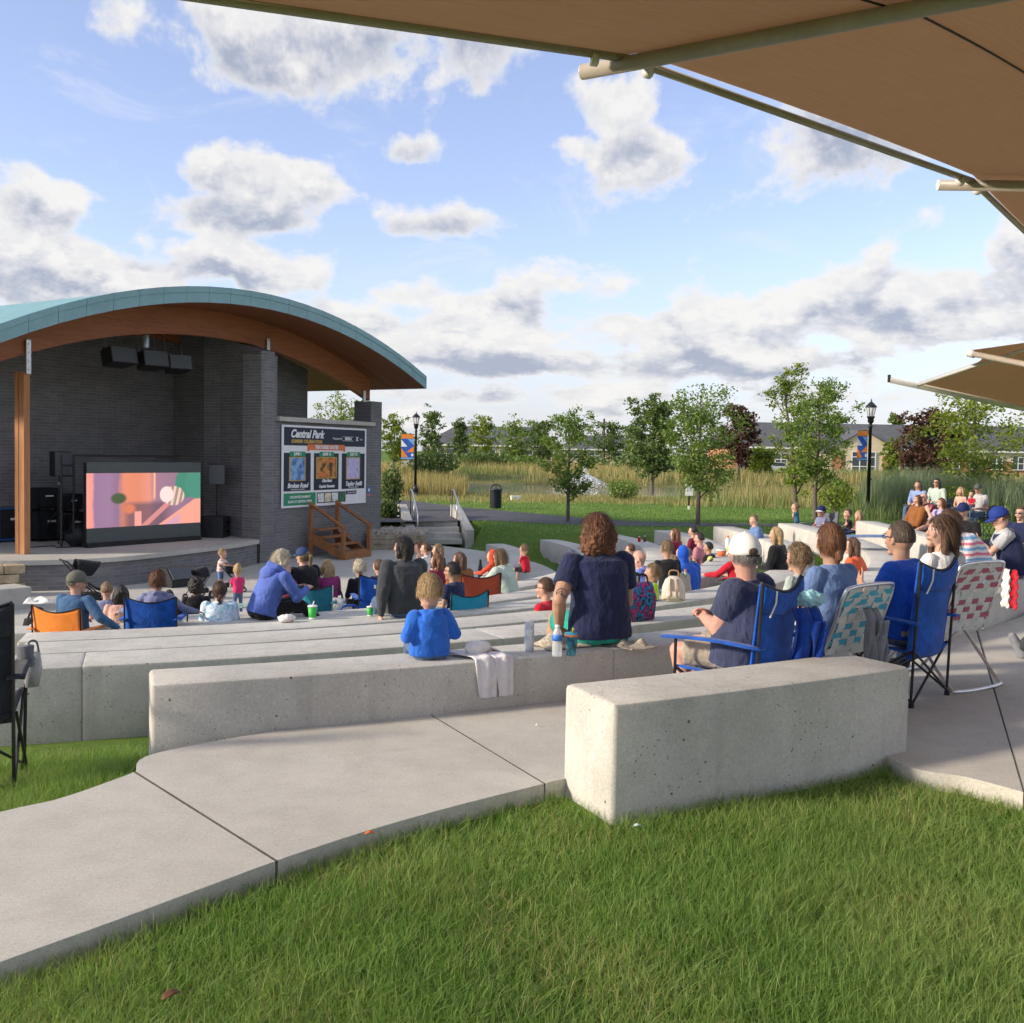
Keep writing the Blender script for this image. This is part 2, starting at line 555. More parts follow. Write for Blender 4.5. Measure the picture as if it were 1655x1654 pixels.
def foliage(name, c1, c2, c3, trans=.35):
    """leaves: colour per leaf, some light passing through"""
    m, T, b = principled(name)
    g = T.n('ShaderNodeNewGeometry')
    rnd = g.outputs['Random Per Island']
    col = T.ramp(rnd, [(0, c1), (.5, c2), (1, c3)])
    tc = T.n('ShaderNodeTexCoord').outputs['Object']
    col = T.mix(T.m('MULTIPLY', T.sstep(T.noise(tc, .9, 3), .4, .68), .5), col, c3)
    T.l(col, b.inputs['Base Color']); b.inputs['Roughness'].default_value = .55
    b.inputs['Specular IOR Level'].default_value = .3
    tr = T.n('ShaderNodeBsdfTranslucent')
    T.l(T.mix(1.0, col, (1.1, 1.25, .55), 'MULTIPLY'), tr.inputs['Color'])
    mx = T.n('ShaderNodeMixShader'); mx.inputs[0].default_value = trans
    out = m.node_tree.nodes['Material Output']
    T.l(b.outputs[0], mx.inputs[1]); T.l(tr.outputs[0], mx.inputs[2]); T.l(mx.outputs[0], out.inputs[0])
    MATS[name] = m
    return m
M_BLADE = foliage('grass_blades', (.095, .195, .038), (.18, .31, .07), (.34, .43, .15), .44)
M_LEAF = foliage('leaf_green', (.085, .155, .032), (.145, .235, .05), (.23, .30, .08))
M_LEAFY = foliage('leaf_yellow_green', (.11, .18, .024), (.17, .25, .034), (.26, .29, .05))
M_LEAFD = foliage('leaf_dark', (.075, .125, .045), (.11, .17, .055), (.16, .22, .07))
M_LEAFP = foliage('leaf_purple', (.055, .025, .022), (.08, .037, .03), (.12, .065, .04), .2)
M_REED_T = foliage('reed_tan', (0.224, 0.210, 0.077), (0.364, 0.308, 0.126), (0.476, 0.378, 0.196), .3)
M_REED_G = foliage('reed_green', (0.084, 0.154, 0.049), (0.140, 0.210, 0.070), (0.238, 0.280, 0.112), .3)
M_REED_B = foliage('reed_bluegreen', (0.105, 0.161, 0.098), (0.154, 0.217, 0.126), (0.238, 0.280, 0.168), .25)
M_BARK = mat('bark', (.12, .10, .085), .9, .3, 14, .6, 60)

def lawn(name, c1, c2, c3):
    m, T, b = principled(name)
    tc = T.n('ShaderNodeTexCoord').outputs['Object']
    n1 = T.noise(tc, .35, 4, .6); n2 = T.noise(tc, 9, 4, .7); n3 = T.noise(T.vm('MULTIPLY', tc, (1, 1, .2)), 70, 2, .7)
    col = T.mix(T.sstep(n1, .35, .65), c1, c2)
    col = T.mix(T.m('MULTIPLY', T.sstep(n2, .42, .7), .6), col, c3)
    col = T.mix(T.m('MULTIPLY', T.sstep(n3, .45, .75), .55), col, tuple(x*.4 for x in c1))
    T.l(col, b.inputs['Base Color']); b.inputs['Roughness'].default_value = .9
    b.inputs['Specular IOR Level'].default_value = .1
    bp = T.n('ShaderNodeBump'); bp.inputs['Strength'].default_value = .8; bp.inputs['Distance'].default_value = .03
    T.l(T.m('ADD', n3, n2), bp.inputs['Height']); T.l(bp.outputs[0], b.inputs['Normal'])
    MATS[name] = m
    return m
M_LAWN = lawn('lawn_ground', (.09, .17, .03), (.13, .22, .042), (.19, .27, .07))
M_SOIL = lawn('lawn_soil', (.028, .05, .012), (.05, .075, .02), (.09, .08, .035))
M_ASPH = mat('asphalt', (.085, .085, .095), .85, .15, 3, .5, 160)

M_WHITE = mat('white_paint', (.78, .78, .77), .5, .04)
M_BLACKM = mat('black_metal', (.012, .012, .014), .4, .2, spec=.5)
M_BLACKP = mat('black_plastic', (.016, .016, .018), .55, .25, bump=.1, bscale=300)
M_STEEL = mat('galvanised_steel', (.55, .56, .58), .35, .12, 20, metal=.9)
M_ALU = mat('aluminium_tube', (.75, .76, .78), .28, .06, 12, metal=1.0)
M_TEAL = mat('teal_fascia_metal', (.19, .345, .38), .4, .06, 2, spec=.5)
M_TEALR = mat('teal_roof_metal', (.17, .37, .36), .35, .08, 2, spec=.5)
# ------------------------------------------------------------------ amphitheatre layout
C0 = Vector((-8.5, 22.5))
ROW_R = {0: 20.0, 1: 18.3, 2: 16.65, 3: 15.0, 4: 13.3, 5: 11.65, 6: 10.0, 7: 8.6}
ROW_Z = {0: .46, 1: .30, 2: .09, 3: -.12, 4: -.32, 5: -.52, 6: -.72, 7: -.80}
ROW_W = {0: .45, 1: .42, 2: .50, 3: .52, 4: .50, 5: .50, 6: .50, 7: .50}
ROW_END = {1: (1397, 842), 2: (1275, 846), 3: (1170, 851), 4: (1072, 857), 5: (985, 864), 6: (886, 872), 7: (799, 879)}
ROW_A0 = {1: -68.9, 2: -84, 3: -72.5, 4: -73.5, 5: -76, 6: -76, 7: -12}
PLAZA_Z = -1.17
STAGE_Z = -.59
LAWN_Z = -.55
def polar(p):
    d = Vector((p[0], p[1])) - C0
    return d.length, math.degrees(math.atan2(d.y, d.x))
ROW_E = {}
for k, (px, py) in ROW_END.items():
    ROW_E[k] = polar(G(px, py, ROW_Z[k]))
def sstep(a, b, x):
    t = min(1, max(0, (x-a)/(b-a))); return t*t*(3-2*t)
def row_r(k, ang):
    """outer radius of row k at an angle (degrees)"""
    if k == 0: return ROW_R[0]
    Re, ae = ROW_E[k]
    a1 = -45 if k < 7 else ROW_A0[7]
    return ROW_R[k] + (Re + .25 - ROW_R[k])*sstep(a1, ae, ang)
def pol(r, ang, z=0.0):
    a = R_(ang)
    return Vector((C0.x + r*math.cos(a), C0.y + r*math.sin(a), z))
def row_pt(k, ang, off=0.0, z=None):
    return pol(row_r(k, ang) - off, ang, ROW_Z[k] if z is None else z)

def seg_mesh(k, a0, a1, zb, name, parent, mtl, e0=1.0, e1=1.0):
    w, zt = ROW_W[k], ROW_Z[k]
    b = .022
    sec = [(0, zb), (0, zt-b), (.007, zt-.007), (b, zt), (w-b, zt), (w-.007, zt-.007), (w, zt-b), (w, zb)]
    n = max(2, int(abs(a1-a0)/1.2))
    vs = []; fs = []; m = len(sec)
    angs = [a0 + (a1-a0)*i/n for i in range(n+1)]
    e = math.degrees(b/ROW_R[k])
    angs = [a0, a0+e*.35, a0+e] + angs[1:-1] + [a1-e, a1-e*.35, a1]
    for i, a in enumerate(angs):
        ins = {0: 1.0, 1: .35, 2: 0}.get(i, 0)*e0 or {0: 1.0, 1: .35, 2: 0}.get(len(angs)-1-i, 0)*e1
        for (s, z) in sec:
            zz = min(z, zt - b*ins) if z > zb else z
            ss = s + (b*ins*.6 if s < w/2 else -b*ins*.6)
            vs.append(row_pt(k, a, ss, zz))
    for i in range(len(angs)-1):
        for j in range(m-1):
            fs.append((i*m+j, (i+1)*m+j, (i+1)*m+j+1, i*m+j+1))
    fs.append(tuple(range(m))); fs.append(tuple((len(angs)-1)*m + j for j in reversed(range(m))))
    mb = MB().add(vs, fs)
    return smooth_by_angle(mb.build(name, mtl, parent), 35)

ROWNAMES = {
    1: 'long concrete seat wall on the top terrace where the boy in the blue hoodie sits',
    2: 'second concrete seat wall from the top terrace path',
    3: 'third concrete seat wall, carrying the cream backpack',
    4: 'fourth concrete seat wall, where the woman in grey sits',
    5: 'fifth concrete seat wall, low on the slope',
    6: 'lowest full-length concrete seat wall, next to the plaza',
    7: 'short innermost concrete seat wall by the lawn and the stairs'}
def terrace_z(k):
    return ROW_Z[k] - .45
for k in range(1, 8):
    t = empty('seat_wall', row_pt(k, (ROW_A0[k]+ROW_E[k][1])/2, z=ROW_Z[k]-.5), 0, ROWNAMES[k], 'seat wall', 'concentric concrete seat walls'); t['kind'] = 'thing'
    a0, a1 = ROW_A0[k], ROW_E[k][1]
    zb = (terrace_z(k) if k < 6 else PLAZA_Z) - .25
    L = R_(a1-a0)*ROW_R[k]
    n = max(1, round(L/3.05))
    offs = {1: 0, 2: .35, 3: .2, 4: .5, 5: .1, 6: .4, 7: 0}[k]
    cuts = [a0] + [a0 + (a1-a0)*(i+offs*.8)/n for i in range(1, n)] + [a1]
    g = math.degrees(.002/ROW_R[k])
    for i in range(len(cuts)-1):
        o = seg_mesh(k, cuts[i] + (g if i else 0), cuts[i+1] - (g if i < len(cuts)-2 else 0), zb, 'segment', None, M_CONC, 1.0 if i == 0 else .22, 1.0 if i == len(cuts)-2 else .22)
        o.parent = t; o.matrix_parent_inverse = Matrix.Translation(t.location).inverted()

# the short free-standing block beside the path
FL = G(1000, 1142, .46); RF = G(1463, 1076, .46)
ROW_R[0] = (polar(FL)[0] + polar(RF)[0])/2
ROW_W[0] = ROW_R[0] - polar(G(903, 1106, .46))[0]
A_FL, A_RF = polar(FL)[1], polar(RF)[1]
print('block', ROW_R[0], ROW_W[0], A_FL, A_RF)
blk = seg_mesh(0, A_FL, A_RF, -.35, 'concrete_block', None, M_CONC)
tag(blk, 'free-standing concrete seat block nearest the camera, between path and grass', 'seat block')

# ------------------------------------------------------------------ paths and floors
def slab(name, front, back, z, th, mtl, parent, n=6):
    F = catmull([Vector((p[0], p[1], z)) for p in front], n) if len(front) > 2 else [Vector((p[0], p[1], z)) for p in front]
    B = catmull([Vector((p[0], p[1], z)) for p in back], n) if len(back) > 2 else [Vector((p[0], p[1], z)) for p in back]
    m = max(len(F), len(B))
    def rs(L):
        out = []
        for i in range(m):
            t = i/(m-1)*(len(L)-1); j = min(int(t), len(L)-2); out.append(L[j].lerp(L[j+1], t-j))
        return out
    F, B = rs(F), rs(B)
    b = .012
    loop = F + list(reversed(B))
    ar = sum(loop[i-1].x*loop[i].y - loop[i].x*loop[i-1].y for i in range(len(loop)))
    sg = 1 if ar > 0 else -1
    g2 = .003
    def _in(L, d):
        n_ = len(L); o_ = []
        for i in range(n_):
            t = L[(i+1) % n_] - L[i-1]; nn = Vector((-t.y, t.x, 0)); nn = nn.normalized()*sg if nn.length > 1e-9 else nn
            o_.append(L[i] + nn*d)
        return o_
    loop = _in(loop, g2)
    cen = sum(loop, Vector())/len(loop)
    N = len(loop)
    b = .0012
    inn = _in(loop, b)
    vs = inn + [p - Vector((0, 0, b)) for p in loop] + [p - Vector((0, 0, th)) for p in loop]
    fs = []
    for i in range(m-1):
        fs.append((i, i+1, N-2-i, N-1-i))
    for i in range(N):
        j = (i+1) % N
        fs.append((N+i, N+j, j, i)); fs.append((2*N+i, 2*N+j, N+j, N+i))
    # orientation: make the top face up
    a, b_, c_ = vs[fs[0][0]], vs[fs[0][1]], vs[fs[0][2]]
    if (b_-a).cross(c_-b_).z < 0: fs = [tuple(reversed(f)) for f in fs]
    return smooth_by_angle(MB().add(vs, fs).build(name, mtl, parent), 30)

path = empty('path', (0, 0, 0)); path['kind'] = 'structure'
g = lambda x, y: G(x, y, 0.0)
aW1 = A_FL
S0F = [g(-420, 1712), g(0, 1556), g(199, 1484), g(446, 1392)]
S0B = [g(-420, 1415), g(0, 1312), g(100, 1289), g(217, 1248)]
S1F = [g(448, 1391), g(589, 1345), g(725, 1306), g(880, 1267)]
def bk(px, py): # foot of the second wall
    r, a = polar(g(px, py)); return a
aj = bk(712, 1166)
S1B = [g(219, 1247), g(252, 1217), pol(18.30, -66.5), pol(18.30, aj)]
slab('slab', S0F, S0B, 0, .16, M_SLAB, path)
slab('slab', S1F, S1B, 0, .16, M_SLAB, path)
RI = ROW_R[0] - ROW_W[0]
e1 = polar(g(895, 1262))
a_l = [aj + .03, aj+2, aj+5, aj+8]
slab('slab', [g(880.6, 1266.8), g(893, 1263), pol(RI-.01, A_FL+1.4), pol(RI-.01, A_FL+3.5)], [pol(18.30, a) for a in (aj+.004, aj+1.2, aj+4, aj+8)], 0, .16, M_SLAB, path, 1)
a_m = [aj+8.03, aj+9.5, aj+11, aj+13]
fr = [pol(RI-.01, A_FL+3.53), pol(RI-.01, A_RF-1.5), pol(RI-.01, A_RF-.4), pol(RI+.02, A_RF+.12)]
slab('slab', fr, [pol(18.30, a) for a in a_m], 0, .16, M_SLAB, path)
bnd = [g(1464, 1238), g(1560, 1256), g(1655, 1281), g(1800, 1330), g(2100, 1400)]
slab('slab', [pol(RI+.02, A_RF+.14), bnd[0], bnd[1], bnd[2]], [pol(18.30, aj+13.03), pol(18.30, aj+15), pol(18.30, aj+17), pol(18.30, aj+18.5)], 0, .16, M_SLAB, path)
slab('slab', [bnd[2], bnd[3], bnd[4]], [pol(18.30, aj+18.53), pol(18.30, aj+23), pol(18.30, aj+28)], 0, .16, M_SLAB, path)
slab('slab', [bnd[4], pol(25, aj+33), pol(26, aj+42)], [pol(18.30, aj+28.03), pol(18.30, aj+34), pol(18.30, aj+40)], 0, .16, M_SLAB, path)
M_JOINT = mat('joint_sealant', (.10, .095, .09), .9, .2)
def joint(a, b):
    a, b = Vector((a.x, a.y, .0012)), Vector((b.x, b.y, .0012)); d = (b-a).normalized(); n = Vector((-d.y, d.x, 0))*.0028
    o = MB().add([a-n, b-n, b+n, a+n, a-n-Vector((0, 0, .01)), b-n-Vector((0, 0, .01)), b+n-Vector((0, 0, .01)), a+n-Vector((0, 0, .01))], [(0, 1, 2, 3), (7, 6, 5, 4), (0, 4, 5, 1), (1, 5, 6, 2), (2, 6, 7, 3), (3, 7, 4, 0)]).build('joint_sealant', M_JOINT, path)
joint(g(447, 1391.5), g(218, 1247.5)); joint(g(880.3, 1267), pol(18.31, aj+.002))
joint(pol(RI-.01, A_FL+3.515), pol(18.31, aj+8.015)); joint(bnd[2], pol(18.31, aj+18.515))
PATH_POLY = [(p.x, p.y) for p in (catmull(S0F, 6) + catmull(S1F, 6) + [g(896, 1262)] + [pol(ROW_R[0], A_FL), pol(ROW_R[0], A_RF)] + bnd + [pol(26, aj+42)] +
             [pol(18.3, a) for a in np.linspace(aj+40, -66.5, 30)] + [g(252, 1217)] + list(reversed(catmull(S0B, 6))))]

# grass terraces between the walls
for k in range(1, 6):
    a0 = max(ROW_A0[k], ROW_A0[k+1]) if k > 1 else ROW_A0[1]
    a1 = min(ROW_E[k][1], ROW_E[k+1][1])
    vs = []; fs = []
    n = 90
    for i in range(n+1):
        a = a0 + .25 + (a1-a0-.3)*i/n
        zz = terrace_z(k)
        vs.append(row_pt(k, a, ROW_W[k]-.02, zz)); vs.append(row_pt(k+1, a, .02, zz-.02))
    for i in range(n): fs.append((2*i, 2*i+2, 2*i+3, 2*i+1))
    mb = MB().add(vs, fs)
    o = mb.build('terrace', M_LAWN); o['kind'] = 'structure'

# plaza disc
vs = [Vector((C0.x, C0.y, PLAZA_Z))]; fs = []
N = 96
for i in range(N):
    a = -180 + 360*i/N
    rr = 9.6 if a > -5 else 10.05
    vs.append(pol(rr, a, PLAZA_Z))
for i in range(N): fs.append((0, 1+i, 1+(i+1) % N))
o = MB().add(vs, fs).build('plaza', M_PLAZA); o['kind'] = 'structure'

# asphalt walk
zA = LAWN_Z + .012
ga = lambda x, y: G(x, y, zA)
up = [ga(560, 804), ga(618, 806), ga(660, 809), ga(740, 819), ga(800, 824.5), ga(860, 830), ga(950, 838), ga(1050, 843.5), ga(1200, 846.5), ga(1420, 848.5)]
lo = [ga(560, 842), ga(618, 844), ga(660, 843.5), ga(740, 842), ga(800, 842), ga(860, 845.5), ga(950, 849), ga(1050, 850.5), ga(1200, 851), ga(1420, 852)]
U, L_ = catmull(up, 6), catmull(lo, 6)
vs = []; fs = []
for a, b in zip(U, L_): vs += [a, b]
for i in range(len(U)-1): fs.append((2*i+1, 2*i+3, 2*i+2, 2*i))
o = MB().add(vs, fs).build('asphalt_walk', M_ASPH); o['kind'] = 'structure'
ASPH_POLY = [(p.x, p.y) for p in U] + [(p.x, p.y) for p in reversed(L_)]

# ------------------------------------------------------------------ terrain sheet
POND_C, POND_R = np.array([3.0, 73.0]), np.array([21.0, 13.5])
WATER_Z = -1.22
STAIR_P = G(712, 880, PLAZA_Z); STAIR_D = Vector((-.20, .98, 0)).normalized()
def H(x, y):
    """ground height, vectorised"""
    x = np.asarray(x, float); y = np.asarray(y, float)
    dx, dy = x - C0.x, y - C0.y
    r = np.hypot(dx, dy); a = np.degrees(np.arctan2(dy, dx))
    bowl = np.interp(r, [0, 9.7, 10.1, 11.65, 13.3, 15.0, 16.65, 18.3, 19.6, 21.0, 24], [-1.3, -1.3, -1.25, -1.12, -.9, -.68, -.42, -.2, -.085, -.10, -.12])
    s1 = np.clip((a+45)/55, 0, 1); s1 = s1*s1*(3-2*s1)
    outer = np.where(r > 18.6, -.5, 0)
    k = np.clip((r-18.2)/2.0, 0, 1)
    bowl_r = bowl*(1-k*s1) + LAWN_Z*(k*s1)
    lw = np.interp(r, [0, 9.6, 10.0, 10.7, 11.1], [-1.3, -1.22, -1.08, -.62, LAWN_Z])
    ths = np.interp(r, [8.6, 10.0, 11.65, 13.3, 15.0, 16.65, 18.3], [ROW_E[q][1] for q in (7, 6, 5, 4, 3, 2, 1)])
    w = np.clip((a - (ths - .5))/1.5, 0, 1)
    z = np.where(np.abs(a) < 150, bowl_r*(1-w) + lw*w, bowl_r)
    # pit for the stairs
    ax_, ay_ = x - STAIR_P.x, y - STAIR_P.y
    al = ax_*STAIR_D.x + ay_*STAIR_D.y; ac = ax_*STAIR_D.y - ay_*STAIR_D.x
    z = np.where((al > -1.2) & (al < 1.35) & (np.abs(ac) < 1.05), np.minimum(z, -1.3), z)
    far = np.clip((np.hypot(x, y) - 33)/6, 0, 1)
    z = z*(1-far) + LAWN_Z*far
    q = np.hypot((x-POND_C[0])/POND_R[0], (y-POND_C[1])/POND_R[1])
    dip = np.clip((1.75 - q)/.9, 0, 1); dip = dip*dip*(3-2*dip)
    z = z - 1.15*dip
    z = z + np.clip((y-95)/60, 0, 1)*.15
    left = np.clip((-x-9)/3, 0, 1)*np.clip((y-16)/2, 0, 1)*np.clip((40-y)/4, 0, 1)
    z = z*(1-left) + np.minimum(z, -1.3)*left
    return z
def axis(fine, lo_, hi_, coarse):
    return np.concatenate([[-c for c in reversed(coarse)] if lo_ < 0 else [], np.arange(lo_, hi_, fine), coarse])
xs = np.concatenate([[-2500, -1200, -600, -300, -160, -100, -70, -50, -40, -32, -26], np.arange(-22, 24, .4), [25, 28, 32, 40, 50, 70, 100, 160, 300, 600, 1200, 2500]])
ys = np.concatenate([[-400, -100, -30, -10, -4], np.arange(0, 46, .4), np.arange(46, 110, 1.5), [115, 125, 140, 160, 190, 240, 320, 450, 700, 1200, 2600]])
XX, YY = np.meshgrid(xs, ys)
ZZ = H(XX, YY)
V = np.stack([XX.ravel(), YY.ravel(), ZZ.ravel()], 1)
nx, ny = len(xs), len(ys)
I = (np.arange(ny-1)[:, None]*nx + np.arange(nx-1)[None, :]).ravel()
F = np.stack([I, I+1, I+nx+1, I+nx], 1)
M_MEAD = lawn('meadow_soil', (.17, .17, .065), (.24, .215, .09), (.13, .17, .05))
cxm = V[F].mean(1)
mi_ = ((cxm[:, 1] > 44) & ((cxm[:, 1] < 94) | ((cxm[:, 1] < 138) & (cxm[:, 0] < 9))) & (np.abs(cxm[:, 0]) < 70)).astype(np.int32)
ground = big_mesh('ground', V, F, [M_LAWN, M_MEAD], None, mi_)
ground['kind'] = 'structure'
ground.data.polygons.foreach_set('use_smooth', [True]*len(F))

# water
def m_water():
    m, T, b = principled('pond_water')
    b.inputs['Base Color'].default_value = (.10, .12, .13, 1)
    b.inputs['Roughness'].default_value = .09
    b.inputs['Specular IOR Level'].default_value = .7
    tc = T.n('ShaderNodeTexCoord').outputs['Object']
    bp = T.n('ShaderNodeBump'); bp.inputs['Strength'].default_value = .25; bp.inputs['Distance'].default_value = .05
    T.l(T.noise(T.vm('MULTIPLY', tc, (1, .4, 1)), 2.2, 4), bp.inputs['Height']); T.l(bp.outputs[0], b.inputs['Normal'])
    return m
vs = []; n = 64
for i in range(n):
    a = 2*pi*i/n; s = 1.28 + .05*math.sin(3*a) + .04*math.sin(7*a+1)
    vs.append((POND_C[0]+POND_R[0]*s*math.cos(a), POND_C[1]+POND_R[1]*s*math.sin(a), WATER_Z))
o = MB().add(vs, [tuple(range(n))]).build('pond_water', m_water()); o['kind'] = 'structure'

# ------------------------------------------------------------------ grass blades
def inside(px, py, poly):
    poly = np.asarray(poly); n = len(poly)
    c = np.zeros(len(px), bool); j = n-1
    for i in range(n):
        xi, yi = poly[i]; xj, yj = poly[j]
        cond = ((yi > py) != (yj > py))
        with np.errstate(divide='ignore', invalid='ignore'):
            xin = (xj-xi)*(py-yi)/(yj-yi+1e-12) + xi
        c ^= cond & (px < xin); j = i
    return c

def blades(name, x, y, z, length, width, lean, mtl, label, cat, seg=3, parent=None, droop=.6):
    """one mesh of bent blades; arrays per blade"""
    n = len(x)
    th = NP.uniform(0, 2*pi, n)
    ld = NP.uniform(0, 2*pi, n)
    bx, by = np.cos(th), np.sin(th)
    lx, ly = np.cos(ld), np.sin(ld)
    V = np.empty((n, (seg+1)*2, 3), np.float32)
    for s in range(seg+1):
        t = s/seg
        w = width*(1 - t**1.6*.92)
        hgt = length*(t - droop*.35*lean*t*t)
        off = length*lean*t**1.8
        cx = x + lx*off; cy = y + ly*off; cz = z + hgt
        V[:, 2*s, 0] = cx - bx*w/2; V[:, 2*s, 1] = cy - by*w/2; V[:, 2*s, 2] = cz
        V[:, 2*s+1, 0] = cx + bx*w/2; V[:, 2*s+1, 1] = cy + by*w/2; V[:, 2*s+1, 2] = cz
    base = (np.arange(n)*(seg+1)*2)[:, None]
    F = np.concatenate([base + np.array([[2*s, 2*s+1, 2*s+3, 2*s+2]]) for s in range(seg)], 1).reshape(-1, 4)
    o = big_mesh(name, V.reshape(-1, 3), F, mtl, parent)
    if label: tag(o, label, cat)
    o['kind'] = 'stuff'
    return o

def patchy(x, y, s, seed=0):
    """cheap smooth value noise in 0..1"""
    r = np.zeros_like(x)
    for i in range(5):
        f = s*(1.7**i); p = seed*1.3 + i*2.1
        r += np.sin(x*f*1.1 + p + 1.7*np.sin(y*f*.7+p))*np.cos(y*f*.9 - p*.7 + 1.3*np.sin(x*f*.6))/(1.4**i)
    return np.clip(.5 + r*.28, 0, 1)

def foreground_grass():
    n = 260000
    d = 2.45 + (6.2-2.45)*NP.random(n)**1.15
    u = NP.uniform(-.56, .60, n)
    x = u*d; y = d
    r = np.hypot(x-C0.x, y-C0.y)
    ok = ~inside(x, y, PATH_POLY)
    # keep off the block itself, keep only the uphill side of the path
    ang = np.degrees(np.arctan2(y-C0.y, x-C0.x))
    ok &= ~((r < ROW_R[0]) & (ang > A_FL-.02) & (ang < A_RF+.02))
    ok &= (r > 18.8) | (x < -1.2)
    left = (r < 18.75) | ((x < -1.3) & (y > 4.0))
    ok &= ~((r < 18.32) & (ang > -68.95))
    ok &= r > 16.68
    x, y = x[ok], y[ok]
    p = patchy(x, y, 1.6)
    keep = NP.random(len(x)) < (.55 + .45*p)
    x, y, p = x[keep], y[keep], p[keep]
    # 2/3 of blades in tufts
    tx = NP.normal(0, .012, len(x)); ty = NP.normal(0, .012, len(x))
    x = np.round(x/.045)*.045 + tx*1.8 + .02*np.sin(y*40); y = np.round(y/.045)*.045 + ty*1.8
    ok = ~inside(x, y, PATH_POLY)
    r = np.hypot(x-C0.x, y-C0.y); ang = np.degrees(np.arctan2(y-C0.y, x-C0.x))
    ok &= ~((r < ROW_R[0]+.012) & (r > 18.2) & (ang > A_FL-.06) & (ang < A_RF+.03)) & (r > 16.69) & ~((r < 18.33) & (ang > -68.98))
    x, y, p = x[ok], y[ok], p[ok]
    L = NP.uniform(.045, .105, len(x))*(.65+.65*p)
    Wd = NP.uniform(.0024, .0048, len(x))
    ln = np.clip(NP.normal(.62, .34, len(x)), .05, 1.4)
    blades('lawn_grass', x, y, H(x, y)-.006, L, Wd, ln, M_BLADE, 'long green lawn grass covering the slope by the path', 'grass', 3)
    pk = NP.random(len(x)) < np.where(patchy(x, y, 2.3, 5) > .62, .16, .035)
    xs_, ys_ = x[pk] + NP.normal(0, .01, pk.sum()), y[pk] + NP.normal(0, .01, pk.sum())
    o2 = ~inside(xs_, ys_, PATH_POLY); xs_, ys_ = xs_[o2], ys_[o2]
    blades('dry_grass', xs_, ys_, H(xs_, ys_)-.006, NP.uniform(.04, .11, len(xs_)), NP.uniform(.002, .004, len(xs_)), np.clip(NP.normal(.9, .4, len(xs_)), .1, 1.6), M_REED_T, 'dry straw-coloured blades among the lawn grass', 'grass', 3)
foreground_grass()
# soil sheet showing between the blades
def far_lawn_grass():
    n = 60000
    d = 20 + 26*NP.random(n)
    u = NP.uniform(-.16, .56, n)
    x, y = u*d, d
    r, a = np.hypot(x-C0.x, y-C0.y), np.degrees(np.arctan2(y-C0.y, x-C0.x))
    ok = ~inside(x, y, ASPH_POLY) & (r > 9.8)
    for k in range(1, 8):
        Re, ae = ROW_E[k]
        ok &= ~((np.abs(r - Re) < .6) & (a < ae+.5))
    out_ = (a > 24) | (r > 19.2)
    ok &= out_
    x, y = x[ok], y[ok]
    blades('mown_lawn_grass', x, y, H(x, y)-.01, NP.uniform(.05, .09, len(x)), NP.uniform(.012, .03, len(x)), np.clip(NP.normal(.5, .3, len(x)), 0, 1.2), M_BLADE, 'short mown grass on the lawn before the reeds', 'grass', 1)
    n = 50000
    k = NP.integers(1, 6, n); X = []; Y = []; Z = []
    for kk in range(1, 6):
        m = 9000 if kk == 1 else 7000
        a = NP.uniform(max(ROW_A0[kk], ROW_A0[kk+1])+1.2, min(ROW_E[kk][1], ROW_E[kk+1][1])-.5, m)
        t = NP.random(m)
        ro = np.array([row_r(kk, q) for q in a]) - ROW_W[kk]; ri = np.array([row_r(kk+1, q) for q in a])
        rr = ri + (ro-ri)*t
        X.append(C0.x + rr*np.cos(np.radians(a))); Y.append(C0.y + rr*np.sin(np.radians(a))); Z.append(np.full(m, terrace_z(kk)-.015))
    X, Y, Z = map(np.concatenate, (X, Y, Z))
    blades('terrace_grass', X, Y, Z, NP.uniform(.05, .09, len(X)), NP.uniform(.006, .014, len(X)), np.clip(NP.normal(.5, .3, len(X)), 0, 1.2), M_BLADE, 'short grass growing on the terraces between the seat walls', 'grass', 2)
far_lawn_grass()
# ------------------------------------------------------------------ band shell
def adopt(o, parent):
    o.parent = parent
    o.matrix_parent_inverse = Matrix.LocRotScale(parent.location, parent.rotation_euler, None).inverted()
    return o
BO = Vector((-9.53, 20.0, 0)); BU = Vector((.535, .845, 0)); BN = Vector((.845, -.535, 0))
def B(t, q, z): return BO + BU*t + BN*q + Vector((0, 0, z))
def roof_z(t): return 5.0 - .0377*(t-4.6)**2
RT0, RT1 = -2.1, 10.75
shell = empty('bandshell', B(4.6, -1, STAGE_Z), 0, 'dark brick band shell with arched teal roof and timber beams', 'band shell')

def uv_wall(name, a, b, z0, z1, th, mtl, parent, ztop=None):
    """upright wall from a to b with metric UVs; thickness to the left of a->b"""
    a = Vector((a[0], a[1], 0)); b = Vector((b[0], b[1], 0))
    d = (b-a); L = d.length; d.normalize(); n = Vector((-d.y, d.x, 0))
    bm = bmesh.new(); uvl = bm.loops.layers.uv.new('UVMap')
    zt0, zt1 = (z1, z1) if ztop is None else ztop
    c = [a, b, b+n*th, a+n*th]
    lo_ = [bm.verts.new((p.x, p.y, z0)) for p in c]
    hi_ = [bm.verts.new((p.x, p.y, z)) for p, z in zip(c, (zt0, zt1, zt1, zt0))]
    off = [0, L, L+th, 2*L+th, 2*L+2*th]
    for i in range(4):
        j = (i+1) % 4
        f = bm.faces.new((lo_[i], lo_[j], hi_[j], hi_[i]))
        us = (off[i], off[i+1], off[i+1], off[i])
        for lp, u in zip(f.loops, us): lp[uvl].uv = (u, lp.vert.co.z)
    for vs in (hi_, list(reversed(lo_))):
        f = bm.faces.new(vs)
        for lp in f.loops: lp[uvl].uv = (lp.vert.co.x, lp.vert.co.y)
    me = bpy.data.meshes.new(name); bm.to_mesh(me); bm.free()
    o = link(name, me, mtl)
    if parent: adopt(o, parent)
    return o

